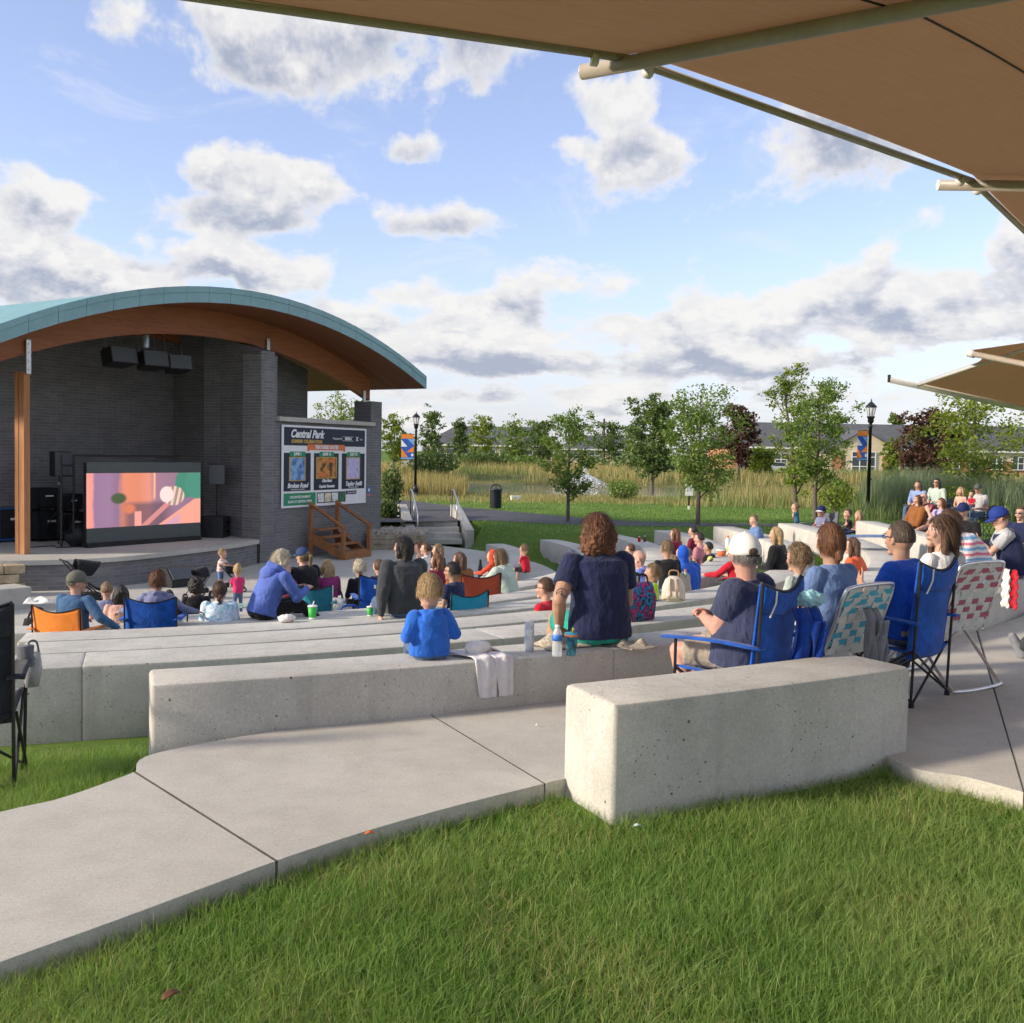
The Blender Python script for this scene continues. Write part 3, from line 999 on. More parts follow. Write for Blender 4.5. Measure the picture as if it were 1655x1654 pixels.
WLp, WRp = Vector((-5.95, 24.2)), Vector((-3.72, 29.0))
WD = (WRp-WLp).normalized(); WN = Vector((WD.y, -WD.x))       # outward normal, towards the audience
def wall_at(px, out=0.0):
    v = pix_dir(px, 760); m = v.x/v.y
    A = WLp + WN*out
    s = (m*A.y - A.x)/(WD.x - m*WD.y)
    return s
def WP(s, z, out=0.0):
    p = WLp + WD*s + WN*out
    return Vector((p.x, p.y, z))
CRp = Vector((-8.75, 26.4))
zb = PLAZA_Z - .3
s_led0, s_led1 = wall_at(447), wall_at(600)
WLEN = (WRp-WLp).length
# front wall with the sign, low between two pillars (thickness behind the face)
def fwall(name, s0, s1, z1, th, out=0.0):
    return uv_wall(name, WP(s0, 0, out), WP(s1, 0, out), zb, z1, th, M_BRICK, shell)
fwall('pillar', 0, s_led0, 3.78, .55)
fwall('wall', s_led0 + .002, s_led1 - .002, 2.22, .45, -.003)
fwall('pillar', s_led1 - .05, WLEN, 2.92, .55)
mb = MB()
c = WP((s_led0+s_led1)/2, 2.28, -.20)
mb.bbox(c, (s_led1-s_led0+.06, .62, .11), .012, math.atan2(WD.y, WD.x))
adopt(mb.build('coping', M_PLAZA), shell)
uv_wall('side_wall', CRp, WP(.02, 0, -.02), zb, 4.9, .4, M_BRICK, shell, ztop=(5.0-.28, 3.86))
lft = CRp - Vector((BU.x, BU.y))*9.0
uv_wall('back_wall', lft, CRp, zb, 4.6, .4, M_BRICK, shell, ztop=(3.2, 4.72))
rw0 = WLp.lerp(CRp, .45); rw1 = Vector((-5.7, 28.4))
uv_wall('rear_wall', rw0, rw1, zb, 4.0, .5, M_BRICK, shell, ztop=(4.55, 3.75))

# roof: curved deck with soffit boards below
def roof_part():
    bm = bmesh.new(); uvl = bm.loops.layers.uv.new('UVMap')
    n = 40; q0, q1 = 1.6, -7.0
    rows = []
    for i in range(n+1):
        t = RT0 + (RT1-RT0)*i/n; z = roof_z(t)
        rows.append((t, [bm.verts.new(B(t, q0, z)), bm.verts.new(B(t, q1, z)), bm.verts.new(B(t, q1, z-.28)), bm.verts.new(B(t, q0, z-.28))]))
    for i in range(n):
        (ta, a), (tb, b) = rows[i], rows[i+1]
        for (j, k, mi) in ((0, 1, 0), (1, 2, 0), (2, 3, 1), (3, 0, 0)):
            f = bm.faces.new((a[j], b[j], b[k], a[k])); f.material_index = mi
            qq = [q0, q1, q1, q0]
            for lp, uv in zip(f.loops, ((ta, qq[j]), (tb, qq[j]), (tb, qq[k]), (ta, qq[k]))): lp[uvl].uv = uv
    for (t, a) in (rows[0], rows[-1]): bm.faces.new(a)
    bmesh.ops.recalc_face_normals(bm, faces=bm.faces[:])
    me = bpy.data.meshes.new('roof'); bm.to_mesh(me); bm.free()
    return adopt(smooth_by_angle(link('roof', me, [M_TEALR, M_SOFFIT]), 30), shell)
roof = roof_part()
# fascia: two courses of teal sheets on the curved edge, and along the right-hand rake
def fpanel(t0, t1, d0, d1, out):
    g_ = .004
    t0 += g_; t1 -= g_
    vs = []
    for q in (1.602, 1.602+out):
        for (t, d) in ((t0, d0), (t1, d0), (t1, d1), (t0, d1)): vs.append(B(t, q, roof_z(t)+.035-d))
    return MB().add(vs, [(0,3,2,1),(4,5,6,7),(0,1,5,4),(2,3,7,6),(1,2,6,5),(0,4,7,3)])
nP = 22
for i in range(nP):
    t0 = RT0 + (RT1-RT0)*i/nP; t1 = RT0 + (RT1-RT0)*(i+1)/nP
    o = fpanel(t0, t1, 0, .125, .03).build('fascia_panel', M_TEAL); o.parent = roof
    s = .5*(t1-t0)
    o = fpanel(t0, t1, .129, .335, .018).build('fascia_panel', M_TEAL); o.parent = roof
def rake(t, sgn):
    mb = MB()
    z = roof_z(t)
    mb.box(B(t + sgn*.022, -2.7, z-.13), (.04, 8.6, .34), M=Matrix(((BU.x, BN.x, 0), (BU.y, BN.y, 0), (0, 0, 1))))
    o = mb.build('rake_trim', M_TEAL); o.parent = roof
rake(RT1, 1); rake(RT0, -1)

# curved glulam beams
def beam(q, t0, t1, w=.17, dep=.6, drop=0.0):
    vs = []; fs = []; n = 30
    for i in range(n+1):
        t = t0 + (t1-t0)*i/n; z = roof_z(t)-.285-drop
        for (dq, dz) in ((-w/2, 0), (w/2, 0), (w/2, -dep), (-w/2, -dep)): vs.append(B(t, q+dq, z+dz))
    for i in range(n):
        for j in range(4):
            k = (j+1) % 4; fs.append((i*4+j, i*4+k, (i+1)*4+k, (i+1)*4+j))
    fs += [(3, 2, 1, 0), tuple(n*4+j for j in range(4))]
    return adopt(smooth_by_angle(MB().add(vs, fs).build('beam', M_GLULAM), 30), shell)
beam(0, RT0, 10.2); beam(-2.5, RT0, 8.0, drop=.02, dep=.45); beam(-5.2, 2, 10.0, drop=.02, dep=.45)
# timber post with steel bracket
mb = MB(); zt = roof_z(0)-.285-.6-.35
mb.bbox(B(0, 0, (STAGE_Z+zt)/2), (.13, .17, zt-STAGE_Z), .012, math.atan2(BU.y, BU.x))
mb.bbox(B(-.02, -.16, (STAGE_Z+zt)/2), (.10, .12, zt-STAGE_Z), .01, math.atan2(BU.y, BU.x))
adopt(mb.build('post', M_POSTW), shell)
def bracket(t, q, z0, z1):
    mb = MB(); mb.bbox(B(t, q+.10, (z0+z1)/2), (.10, .05, z1-z0), .008, math.atan2(BU.y, BU.x))
    for k in range(4): mb.lathe(B(t, q+.125, z0+(z1-z0)*(k+.5)/4), [(.013, 0), (.013, .012)], 8, M=Matrix.Rotation(pi/2, 3, 'X'))
    adopt(mb.build('bracket', M_STEEL), shell)
bracket(0, .03, zt-.05, zt+.62)
bracket(6.3, .03, 3.72, 4.25)
bracket(9.9, .03, 2.88, 3.2)
# low rear wing with its own teal edge
mb = MB(); M3 = Matrix(((BU.x, BN.x, 0), (BU.y, BN.y, 0), (0, 0, 1)))
mb.box(B(-3.0, -9.6, 5.12), (9.5, 4.0, .34), M=M3); adopt(mb.build('wing_roof', M_TEALR), shell)
mb = MB(); mb.box(B(-3.2, -9.8, 1.9), (9.0, 3.2, 6.0), M=M3); adopt(mb.build('wing_wall', M_BRICK), shell)

# stage platform
front = catmull([Vector(p + (0,)) for p in ((-5.93, 24.05), (-6.15, 23.0), (-6.6, 21.85), (-7.45, 20.05), (-8.45, 19.1), (-9.9, 18.75), (-11.6, 19.2), (-14.5, 21.0))], 6)
poly = [(p.x, p.y) for p in front] + [(-16, 26), (-12, 30), (-8.6, 27.2), (-7.6, 25.9)]
mb = MB(); mb.prism(poly, STAGE_Z-.09, STAGE_Z)
adopt(mb.build('stage_floor', M_PLAZA), shell)
def stage_face():
    bm = bmesh.new(); uvl = bm.loops.layers.uv.new('UVMap'); s = 0; prev = None
    for i, p in enumerate(front):
        c = Vector((-10.5, 24.5, 0)); q = p + (c-p).normalized()*.06
        if prev: s += (q-prev[2]).length
        cur = (bm.verts.new((q.x, q.y, PLAZA_Z-.3)), bm.verts.new((q.x, q.y, STAGE_Z-.088)), q, s)
        if prev:
            f = bm.faces.new((cur[0], prev[0], prev[1], cur[1]))
            for lp, u in zip(f.loops, (cur[3], prev[3], prev[3], cur[3])): lp[uvl].uv = (u, lp.vert.co.z)
        prev = cur
    bmesh.ops.recalc_face_normals(bm, faces=bm.faces[:])
    me = bpy.data.meshes.new('stage_front'); bm.to_mesh(me); bm.free()
    return adopt(link('stage_front', me, M_BRICK), shell)
stage_face()

# ------------------------------------------------------------------ sign on the wall
def text(body, size, mtl, parent, M, name='lettering', align='CENTER', bold=0.0, shear=0.0, sx=1.0):
    cu = bpy.data.curves.new(name, 'FONT')
    cu.body = body; cu.size = size; cu.align_x = align; cu.align_y = 'CENTER'
    cu.shear = shear; cu.offset = bold; cu.extrude = .0015; cu.resolution_u = 3
    cu.materials.append(mtl)
    o = bpy.data.objects.new(name, cu); COL.objects.link(o)
    dg = bpy.context.evaluated_depsgraph_get()
    me = bpy.data.meshes.new_from_object(o.evaluated_get(dg))
    bpy.data.objects.remove(o, do_unlink=True)
    o = bpy.data.objects.new(name, me); COL.objects.link(o)
    o.parent = parent
    o.matrix_local = M @ Matrix.Diagonal((sx, 1, 1, 1))
    return o
M_NAVY = mat('sign_navy', (.018, .026, .05), .5, .05)
M_SWHITE = mat('sign_white', (.80, .80, .82), .45, .03)
M_SGREEN = mat('sign_green', (.03, .27, .13), .5, .05)
M_SORANGE = mat('sign_orange', (.72, .19, .07), .5, .05)
M_SGOLD = mat('sign_gold', (.55, .36, .10), .5, .05)
def multi_mat(name, cols, sc=6.0):
    """blotchy print: a few flat colours mixed by noise"""
    if name in MATS: return MATS[name]
    m, T, b = principled(name)
    tc = T.n('ShaderNodeTexCoord').outputs['Object']
    n = T.noise(tc, sc, 2, .5)
    st = [(i/(len(cols)-1)*.5+.25, c) for i, c in enumerate(cols)]
    T.l(T.ramp(n, st), b.inputs['Base Color']); b.inputs['Roughness'].default_value = .5
    MATS[name] = m
    return m
s0, s1 = wall_at(455.5, .05), wall_at(592, .05)
SWd = s1 - s0
zT = P(455, 686.5, WP(s0, 0).y).z; zB = P(455, 822, WP(s0, 0).y).z
SH = zT - zB
sign = empty('event_sign', WP((s0+s1)/2, zB, .03), math.atan2(WD.y, WD.x), 'large framed event poster sign on the grey brick wall of the band shell', 'sign')
# local axes: x along the wall, y into the wall (-y outward), z up
FACE = Matrix.Rotation(pi/2, 4, 'X')
def srect(name, x0, x1, y0, y1, layer, mtl, parent=sign):
    """sheet in sign units 0..1 measured from the top left"""
    xa, xb = (x0-.5)*SWd, (x1-.5)*SWd
    za, zb_ = SH*(1-y1), SH*(1-y0)
    yo = -.012 - layer*.003
    mb = MB(); mb.box(((xa+xb)/2, yo/2 if layer == 0 else yo+.001, (za+zb_)/2), (xb-xa, abs(yo) if layer == 0 else .003, zb_-za))
    return mb.build(name, mtl, parent)
def stext(body, x, y, h, mtl, layer=4, **kw):
    return text(body, h, mtl, sign, Matrix.Translation(((x-.5)*SWd, -.014-layer*.003, SH*(1-y))) @ FACE, **kw)
srect('board', 0, 1, 0, 1, 0, M_SWHITE)
srect('header', .022, .978, .025, .245, 1, M_NAVY)
stext('Central Park', .27, .105, .27, M_SWHITE, bold=.012, shear=.35, sx=.98)
stext('SUMMER CELEBRATION', .27, .195, .115, M_SGOLD, bold=.006, sx=1.05)
stext('Presented by', .625, .145, .085, M_SWHITE, shear=.3)
stext('MERRA', .76, .145, .10, M_SWHITE, bold=.004)
srect('logo_ring', .69, .828, .116, .121, 2, M_SWHITE); srect('logo_ring', .69, .828, .168, .173, 2, M_SWHITE)
stext('X', .872, .145, .15, M_SWHITE, bold=.008); stext('finity', .925, .148, .07, M_SWHITE)
srect('ribbon', .285, .715, .225, .298, 2, M_SORANGE)
srect('ribbon_tail', .275, .30, .24, .312, 1, M_SORANGE); srect('ribbon_tail', .70, .725, .24, .312, 1, M_SORANGE)
stext('FEATURED DATES', .5, .262, .125, M_SWHITE, bold=.006)
M_PB = multi_mat('poster_blue', [(.02, .03, .05), (.10, .22, .5), (.25, .45, .7), (.55, .3, .22)], 5)
M_PO = multi_mat('poster_orange', [(.02, .02, .02), (.03, .03, .03), (.70, .28, .05), (.5, .25, .15)], 4)
M_PV = multi_mat('poster_violet', [(.35, .35, .75), (.50, .42, .72), (.62, .55, .85), (.30, .32, .60)], 4)
for (x0, x1, dt, pm, px0, px1, py0, py1) in ((.022, .315, 'JUNE 1', M_PB, .09, .245, .395, .665), (.352, .645, 'JUNE 15', M_PO, .39, .61, .395, .645), (.685, .978, 'JULY 19', M_PV, .75, .905, .395, .665)):
    srect('panel', x0, x1, .335, .80, 1, M_NAVY)
    xm = (x0+x1)/2
    srect('date_tab', xm-.085, xm+.085, .318, .378, 2, M_SGREEN)
    stext(dt, xm, .348, .10, M_SWHITE, bold=.005)
    srect('picture_frame', px0-.012, px1+.012, py0-.012, py1+.012, 2, M_SGOLD)
    srect('picture', px0, px1, py0, py1, 3, pm)
srect('picture_label', .51, .60, .41, .455, 4, M_SORANGE); srect('picture_label', .40, .49, .585, .63, 4, M_SORANGE)
stext('Broken Road', .17, .735, .155, M_SWHITE, bold=.007, shear=.3)
stext('AN EVENING OF COUNTRY', .17, .782, .045, M_SWHITE)
stext('Clint Black', .5, .685, .10, M_SWHITE, bold=.005, shear=.3)
stext('Captain Fantastic', .5, .755, .10, M_SWHITE, bold=.005, shear=.3)
stext('Taylor Swift', .832, .735, .16, M_SWHITE, bold=.007, shear=.3)
stext('EXPERIENCE TRIBUTE', .832, .782, .045, M_SWHITE)
srect('green_band', .022, .375, .825, .975, 1, M_SGREEN)
stext('LIVE ENTERTAINMENT', .198, .875, .085, M_SWHITE, bold=.003); stext('BACK AT CENTRAL PARK', .198, .93, .085, M_SWHITE, bold=.003)
srect('sponsor_strip', .388, .735, .83, .965, 1, M_NAVY)
for i, cc in enumerate([(.75, .72, .74), (.80, .62, .45), (.74, .78, .76), (.05, .16, .08)]):
    srect('sponsor_card', .398+i*.084, .398+i*.084+.074, .842, .953, 2, mat('sponsor_%s' % 'abcd'[i], cc, .5, .3, 9))
srect('brand_tab', .74, .875, .825, .872, 1, M_NAVY); stext('Sponsored by', .808, .848, .07, M_SWHITE, layer=3)
# small blue notice beside the sign
s_n = wall_at(597, .02)
nz = P(597, 797, WP(s_n, 0).y).z
nt = empty('wall_notice', WP(s_n, nz, .004), math.atan2(WD.y, WD.x), 'small blue and orange notice beside the big event sign', 'notice')
mb = MB(); mb.box((0, -.004, .06), (.17, .008, .22)); mb.build('plate', mat('notice_blue', (.05, .16, .5), .4, .05), nt)
mb = MB(); mb.box((0, -.010, -.055), (.17, .004, .045)); mb.build('stripe', M_SORANGE, nt)
mb = MB(); mb.lathe((0, -.009, .08), [(.045, 0), (.045, .004)], 12, M=Matrix.Rotation(pi/2, 3, 'X')); mb.build('emblem', M_SWHITE, nt)

# ------------------------------------------------------------------ wooden steps against that wall
sa, sb = wall_at(503, .3), wall_at(546, .1)
st = empty('wooden_steps', WP((sa+sb)/2, PLAZA_Z, .02), math.atan2(WD.y, WD.x), 'brown wooden steps with two handrails against the band shell wall', 'steps')
wS = (sb-sa)*.76
for i in range(4):
    dep = .27
    y = -.25 - dep*i; z = .70 - .175*i
    mb = MB(); mb.bbox((0, y, z), (wS, dep+.03, .04), .006); mb.build('tread', M_STAIRW, st)
for sx in (-1, 1):
    mb = MB(); x = sx*(wS/2-.03)
    mb.prism([(-.1, .68), (-.1, .40), (-1.05, -.0), (-1.22, 0), (-1.22, .14)], -.02, .02, M=Matrix(((0, 0, 1), (1, 0, 0), (0, 1, 0))) )
    o = mb.build('stringer', M_STAIRW, st); o.location.x = x
    mb = MB(); mb.bbox((x + sx*.06, -.18, .68), (.09, .09, 1.36), .006); mb.build('post', M_STAIRW, st)
    mb = MB(); mb.bbox((x + sx*.06, -1.16, .40), (.09, .09, .80), .006); mb.build('post', M_STAIRW, st)
    mb = MB(); mb.tube([(x+sx*.06, -.13, 1.38), (x+sx*.06, -1.22, .78)], .05, 4); mb.build('handrail', M_STAIRW, st)
mb = MB(); mb.bbox((0, -1.21, .085), (wS+.1, .04, .17), .006); mb.build('riser', M_STAIRW, st)

# ------------------------------------------------------------------ stone wall at the stage's left
M_LIME = mat('limestone', (.42, .34, .22), .9, .25, 5, .9, 30)
swl = empty('stone_wall', (G(0, 938, PLAZA_Z+.3).x, G(0, 938, PLAZA_Z+.3).y, PLAZA_Z), 0, 'rough tan limestone block wall at the corner of the stage', 'stone wall')
swl['kind'] = 'thing'
A_, Bq = P(40, 930, 18.6), P(-160, 935, 17.6)
dW = Vector((Bq.x-A_.x, Bq.y-A_.y, 0)); dW.normalize()
z = STAGE_Z - .02
for cidx in range(4):
    hh = .155; z -= hh + .012
    x = 0.0 + (.1 if cidx % 2 else 0)
    while x < 2.6:
        L = RNG.uniform(.28, .5)
        p = Vector((A_.x, A_.y, 0)) + dW*(x+L/2)
        mb = MB(); mb.bbox((p.x, p.y, z+hh/2), (L-.012, .32+RNG.uniform(-.03, .03), hh), .02, math.atan2(dW.y, dW.x))
        adopt(mb.build('stone', M_LIME), swl)
        x += L
kb = MB(); pA, pB = P(38, 950, 17.2), P(-200, 965, 15.5)
ang = math.atan2(pB.y-pA.y, pB.x-pA.x)
kb.bbox(((pA.x+pB.x)/2, (pA.y+pB.y)/2, -1.02), ((pB-pA).length, .6, .42), .02, ang)
tag(kb.build('concrete_kerb', M_PLAZA), 'low pale concrete kerb in front of the limestone wall', 'kerb')['kind'] = 'thing'
# ------------------------------------------------------------------ LED screen
pl, pr = G(140, 886, STAGE_Z), G(323, 872.5, STAGE_Z)
dS = Vector((pr.x-pl.x, pr.y-pl.y, 0)); SCW = dS.length
scr = empty('led_screen', (pl+pr)/2, math.atan2(dS.y, dS.x), 'large grey-bordered video screen showing an orange cartoon picture on the stage', 'screen')
SCH = 1.80
M_SGREY = mat('screen_grey', (.085, .10, .10), .5, .05)
def m_screen():
    m, T, b = principled('screen_picture')
    tc = T.n('ShaderNodeTexCoord').outputs['UV']
    sp = T.n('ShaderNodeSeparateXYZ'); T.l(tc, sp.inputs[0]); u, v = sp.outputs[0], sp.outputs[1]
    nz = T.noise(T.vm('MULTIPLY', tc, (9, 2.5, 1)), 1.0, 4, .6)
    col = T.ramp(T.m('ADD', u, T.m('MULTIPLY', T.m('SUBTRACT', nz, .5), .05)), [(0, (.95, .45, .35)), (.04, (.9, .45, .38)), (.06, (.34, .24, .40)), (.18, (.36, .26, .42)), (.25, (.30, .22, .34)), (.30, (.85, .36, .20)), (.42, (.80, .33, .18)), (.52, (.85, .40, .28)), (.58, (.40, .26, .36)), (.75, (.34, .24, .34)), (1, (.3, .22, .32))])
    def circ(cx, cy, rx, ry, soft=.06):
        a = T.m('DIVIDE', T.m('SUBTRACT', u, cx), rx); bb = T.m('DIVIDE', T.m('SUBTRACT', v, cy), ry)
        r = T.m('SQRT', T.m('MULTIPLY_ADD', a, a, T.m('MULTIPLY', bb, bb)))
        return T.sstep(r, 1+soft, 1-soft)
    def half(a, bq, c, soft=.01):  # a*u+b*v>c
        return T.sstep(T.m('SUBTRACT', T.m('MULTIPLY_ADD', u, a, T.m('MULTIPLY', v, bq)), c), -soft, soft)
    dark = T.m('MULTIPLY', T.sstep(v, .5, .38), T.m('MULTIPLY', T.sstep(u, .25, .36), T.sstep(u, .78, .62)))
    col = T.mix(T.m('MULTIPLY', dark, .85), col, (.17, .12, .16))
    col = T.mix(circ(.26, .53, .065, .10, .25), col, (.07, .13, .05))
    col = T.mix(circ(.35, .33, .05, .09, .4), col, (.75, .28, .14))
    col = T.mix(T.m('MULTIPLY', T.sstep(T.m('ABSOLUTE', T.m('SUBTRACT', u, .57)), .012, .006), T.sstep(v, .45, .55)), col, (1.0, .62, .35))
    col = T.mix(T.m('MULTIPLY', T.sstep(T.m('ABSOLUTE', T.m('SUBTRACT', u, .425)), .032, .028), T.sstep(v, .29, .26)), col, (.95, .50, .42))
    arm = T.m('MULTIPLY', T.sstep(T.m('ABSOLUTE', T.m('SUBTRACT', v, T.m('MULTIPLY', T.m('SUBTRACT', u, .48), 1.9))), .075, .05), T.sstep(u, .74, .70))
    col = T.mix(arm, col, (.72, .36, .33))
    col = T.mix(T.m('MULTIPLY', half(1.42, -1.0, .86), 1.0), col, (.95, .50, .36))
    col = T.mix(T.m('MULTIPLY', half(1.42, -1.0, .93), T.sstep(u, .82, .78)), col, (.72, .48, .60))
    col = T.mix(circ(.86, .80, .10, .30), col, (.06, .33, .22))
    col = T.mix(circ(.97, .78, .12, .30), col, (.07, .36, .25))
    stripe = T.m('MULTIPLY', circ(.745, .55, .10, .19), T.sstep(T.m('SINE', T.m('MULTIPLY', T.m('ADD', u, T.m('MULTIPLY', v, -.1)), 130)), -.2, .2))
    col = T.mix(circ(.75, .55, .095, .18), col, (.42, .36, .27))
    col = T.mix(stripe, col, (.85, .78, .66))
    col = T.mix(circ(.68, .58, .062, .155), col, (1.0, .97, .88))
    col = T.mix(1.0, col, (1.0, .78, .80), 'MULTIPLY')
    b.inputs['Base Color'].default_value = (.01, .01, .01, 1); b.inputs['Roughness'].default_value = .4
    T.l(col, b.inputs['Emission Color']); b.inputs['Emission Strength'].default_value = .29
    return m
def panel_uv(name, x0, x1, z0, z1, y, mtl, parent):
    bm = bmesh.new(); uvl = bm.loops.layers.uv.new('UVMap')
    vs = [bm.verts.new(p) for p in ((x0, y, z0), (x1, y, z0), (x1, y, z1), (x0, y, z1), (x0, y+.02, z0), (x1, y+.02, z0), (x1, y+.02, z1), (x0, y+.02, z1))]
    for q in ((0, 1, 2, 3), (5, 4, 7, 6), (1, 5, 6, 2), (4, 0, 3, 7), (3, 2, 6, 7), (4, 5, 1, 0)):
        f = bm.faces.new([vs[i] for i in q])
        if q == (0, 1, 2, 3):
            for lp, uv in zip(f.loops, ((0, 0), (1, 0), (1, 1), (0, 1))): lp[uvl].uv = uv
    me = bpy.data.meshes.new(name); bm.to_mesh(me); bm.free()
    return link(name, me, mtl, parent)
hw = SCW/2
MB().box((0, .06, SCH/2+.03), (SCW, .10, SCH-.08)).build('cabinet', M_BLACKP, scr)
MB().box((0, .0, SCH*.935), (SCW, .03, SCH*.13)).build('upper_band', M_SGREY, scr)
MB().box((0, .0, SCH*.14), (SCW, .03, SCH*.17)).build('lower_band', M_SGREY, scr)
panel_uv('picture', -hw, hw, SCH*.226, SCH*.869, -.012, m_screen(), scr)
MB().box((0, .05, .05), (SCW, .22, .10)).build('base', M_BLACKP, scr)
# ladder truss behind the screen
for x in (-hw-.12, ):
    t = empty('truss_frame', scr.matrix_world @ Vector((0, 0, 0)), 0)
    bpy.context.view_layer.update()
    t.location = Vector(scr.location) + Matrix.Rotation(scr.rotation_euler.z, 3, 'Z') @ Vector((x-.05, .45, 0))
    t.rotation_euler.z = scr.rotation_euler.z
    tag(t, 'black ladder-like truss frame standing behind the video screen', 'truss')
    for dx in (-.12, .16): MB().tube([(dx, 0, 0), (dx, 0, 1.95)], .025, 8).build('upright', M_BLACKM, t)
    for zz in (.3, .7, 1.1, 1.5, 1.72): MB().tube([(-.12, 0, zz), (.16, 0, zz)], .018, 6).build('rung', M_BLACKM, t)
    MB().tube([(.16, 0, 1.93), (SCW, .0, 1.93)], .02, 6).build('top_rail', M_BLACKM, t)

# ------------------------------------------------------------------ loudspeakers
M_GRILLE = mat('speaker_grille', (.10, .11, .125), .6, .2, 60, .5, 220)
M_CAB = mat('speaker_cabinet', (.02, .021, .025), .5, .2, 9, .2, 120)
def speaker(name, loc, rz, w, d, h, label, tilt=0.0, mtl=M_GRILLE, cat='loudspeaker', group=None):
    t = empty(name, loc, rz, label, cat, group)
    t.rotation_euler = (tilt, 0, rz)
    mb = MB(); tp = .22
    mb.prism([(-w/2, -d/2), (w/2, -d/2), (w/2*(1-tp), d/2), (-w/2*(1-tp), d/2)], 0, h); mb.build('cabinet', M_CAB, t)
    mb = MB(); mb.grid(lambda u, v: ((u-.5)*w*.94, -d/2-.006-.02*math.sin(pi*u), h*(.03+.94*v)), 6, 2, thick=.012); mb.build('grille', mtl, t)
    mb = MB()
    for sx in (-1, 1): mb.bbox((sx*(w/2*(1-tp/2)+.002), 0, h*.55), (.012, .12, .05), .004)
    mb.build('handle', M_BLACKP, t)
    return t
def facing(p, q): # rotation so local -Y looks from p to q
    v = Vector((q[0]-p[0], q[1]-p[1])); return math.atan2(v.x, -v.y)
AUD = (2.0, 12.0)
def tripod(name, px, py, top_z, label, spread=.55, r=.018):
    p = G(px, py, STAGE_Z)
    t = empty(name, p, .4, label, 'speaker stand')
    zt = top_z - STAGE_Z
    MB().tube([(0, 0, .12), (0, 0, zt)], [r*1.25, r], 8).build('pole', M_BLACKM, t)
    for k in range(3):
        a = 2*pi*k/3 + .5
        l = MB().tube([(0, 0, .74), (spread*math.cos(a), spread*math.sin(a), .01)], r*.8, 6).build('leg', M_BLACKM, t)
        MB().tube([(0, 0, .2), (spread*.55*math.cos(a), spread*.55*math.sin(a), .34)], r*.5, 5).build('brace', M_BLACKM, t)
    MB().lathe((0, 0, .70), [(.035, 0), (.035, .08)], 10).build('collar', M_BLACKM, t)
    MB().lathe((0, 0, zt-.25), [(.03, 0), (.03, .06)], 10).build('clamp', mat('clamp_grey', (.35, .36, .38), .4, .1), t)
    return p
p1 = tripod('speaker_stand', 96, 876, P(96, 768, 21.6).z, 'black tripod speaker stand beside the timber post')
sz = P(95, 770, p1.y)
speaker('loudspeaker', (p1.x, p1.y, sz.z), facing(p1, AUD), .36, .34, P(95, 730, p1.y).z - sz.z, 'dark loudspeaker on a tripod, between the timber post and the screen')
p2 = G(350, 868, STAGE_Z)
sub = speaker('subwoofer', (p2.x, p2.y, STAGE_Z), facing(p2, AUD)-.75, .56, .55, .50, 'black subwoofer box on the stage floor beside the screen', mtl=M_CAB, cat='subwoofer')
for zz in (.14, .36):
    mb = MB(); mb.ell((.292, -.02, zz), (.012, .09, .035)); mb.build('port', mat('port_black', (.004, .004, .004), .7, .1), sub)
pole = empty('speaker_pole', (p2.x, p2.y, STAGE_Z+.5), 0, 'thin black pole rising from the subwoofer to its loudspeaker', 'speaker pole')
ptop = P(350, 783, p2.y).z
MB().tube([(0, 0, 0), (0, 0, ptop-STAGE_Z-.5)], .016, 8).build('tube', M_BLACKM, pole)
speaker('loudspeaker', (p2.x, p2.y, ptop), facing(p2, AUD)-.35, .37, .34, P(350, 751, p2.y).z-ptop, 'dark loudspeaker on a pole above the subwoofer')
# three hung speakers and a spotlight under the roof
for i, (px, py, hh) in enumerate(((193, 576, .36), (246, 582, .36), (287, 587, .34))):
    q = P(px, py, 23.0+i*.5)
    t = speaker('hung_speaker', (q.x, q.y, q.z-.2), facing(q, AUD)+.25-.1*i, .70-.08*i, .45, hh, ('first', 'second', 'third')[i] + ' hung speaker cabinet under the roof, counted from the timber post', tilt=-.22, group='speaker cabinets hung under the roof')
    for sx in (-.2, .2):
        MB().tube([(sx, .1, hh), (sx, .1, hh+.85)], .006, 5).build('cable', M_STEEL, t)
    MB().box((0, .1, hh+.02), (.6, .05, .03)).build('bar', M_BLACKM, t)
q = P(236, 552, 23.2)
sp = empty('spotlight', (q.x, q.y, q.z-.15), 0, 'small silver-blue spotlight hanging above the speaker cabinets', 'spotlight')
MB().lathe((0, 0, 0), [(.06, 0), (.075, .02), (.075, .28), (.04, .33)], 12).build('housing', mat('spot_silver', (.4, .46, .6), .3, .1, metal=.6), sp)
MB().tube([(0, 0, .33), (0, 0, .7)], .015, 6).build('stem', M_BLACKM, sp)

# floor monitor before the stage
q = G(292, 947, PLAZA_Z)
t = empty('floor_monitor', q, facing(q, (-9, 22)), 'black wedge floor monitor on the plaza in front of the stage', 'monitor speaker')
mb = MB(); mb.prism([(-.2, 0), (.2, 0), (.2, .14), (.02, .36), (-.2, .36)], -.33, .33, M=Matrix(((0, 0, 1), (1, 0, 0), (0, 1, 0)))); mb.build('cabinet', M_CAB, t)
mb = MB(); mb.box((0, .118, .26), (.6, .02, .26), M=Matrix.Rotation(.7, 3, 'X')); mb.build('grille', M_GRILLE, t)

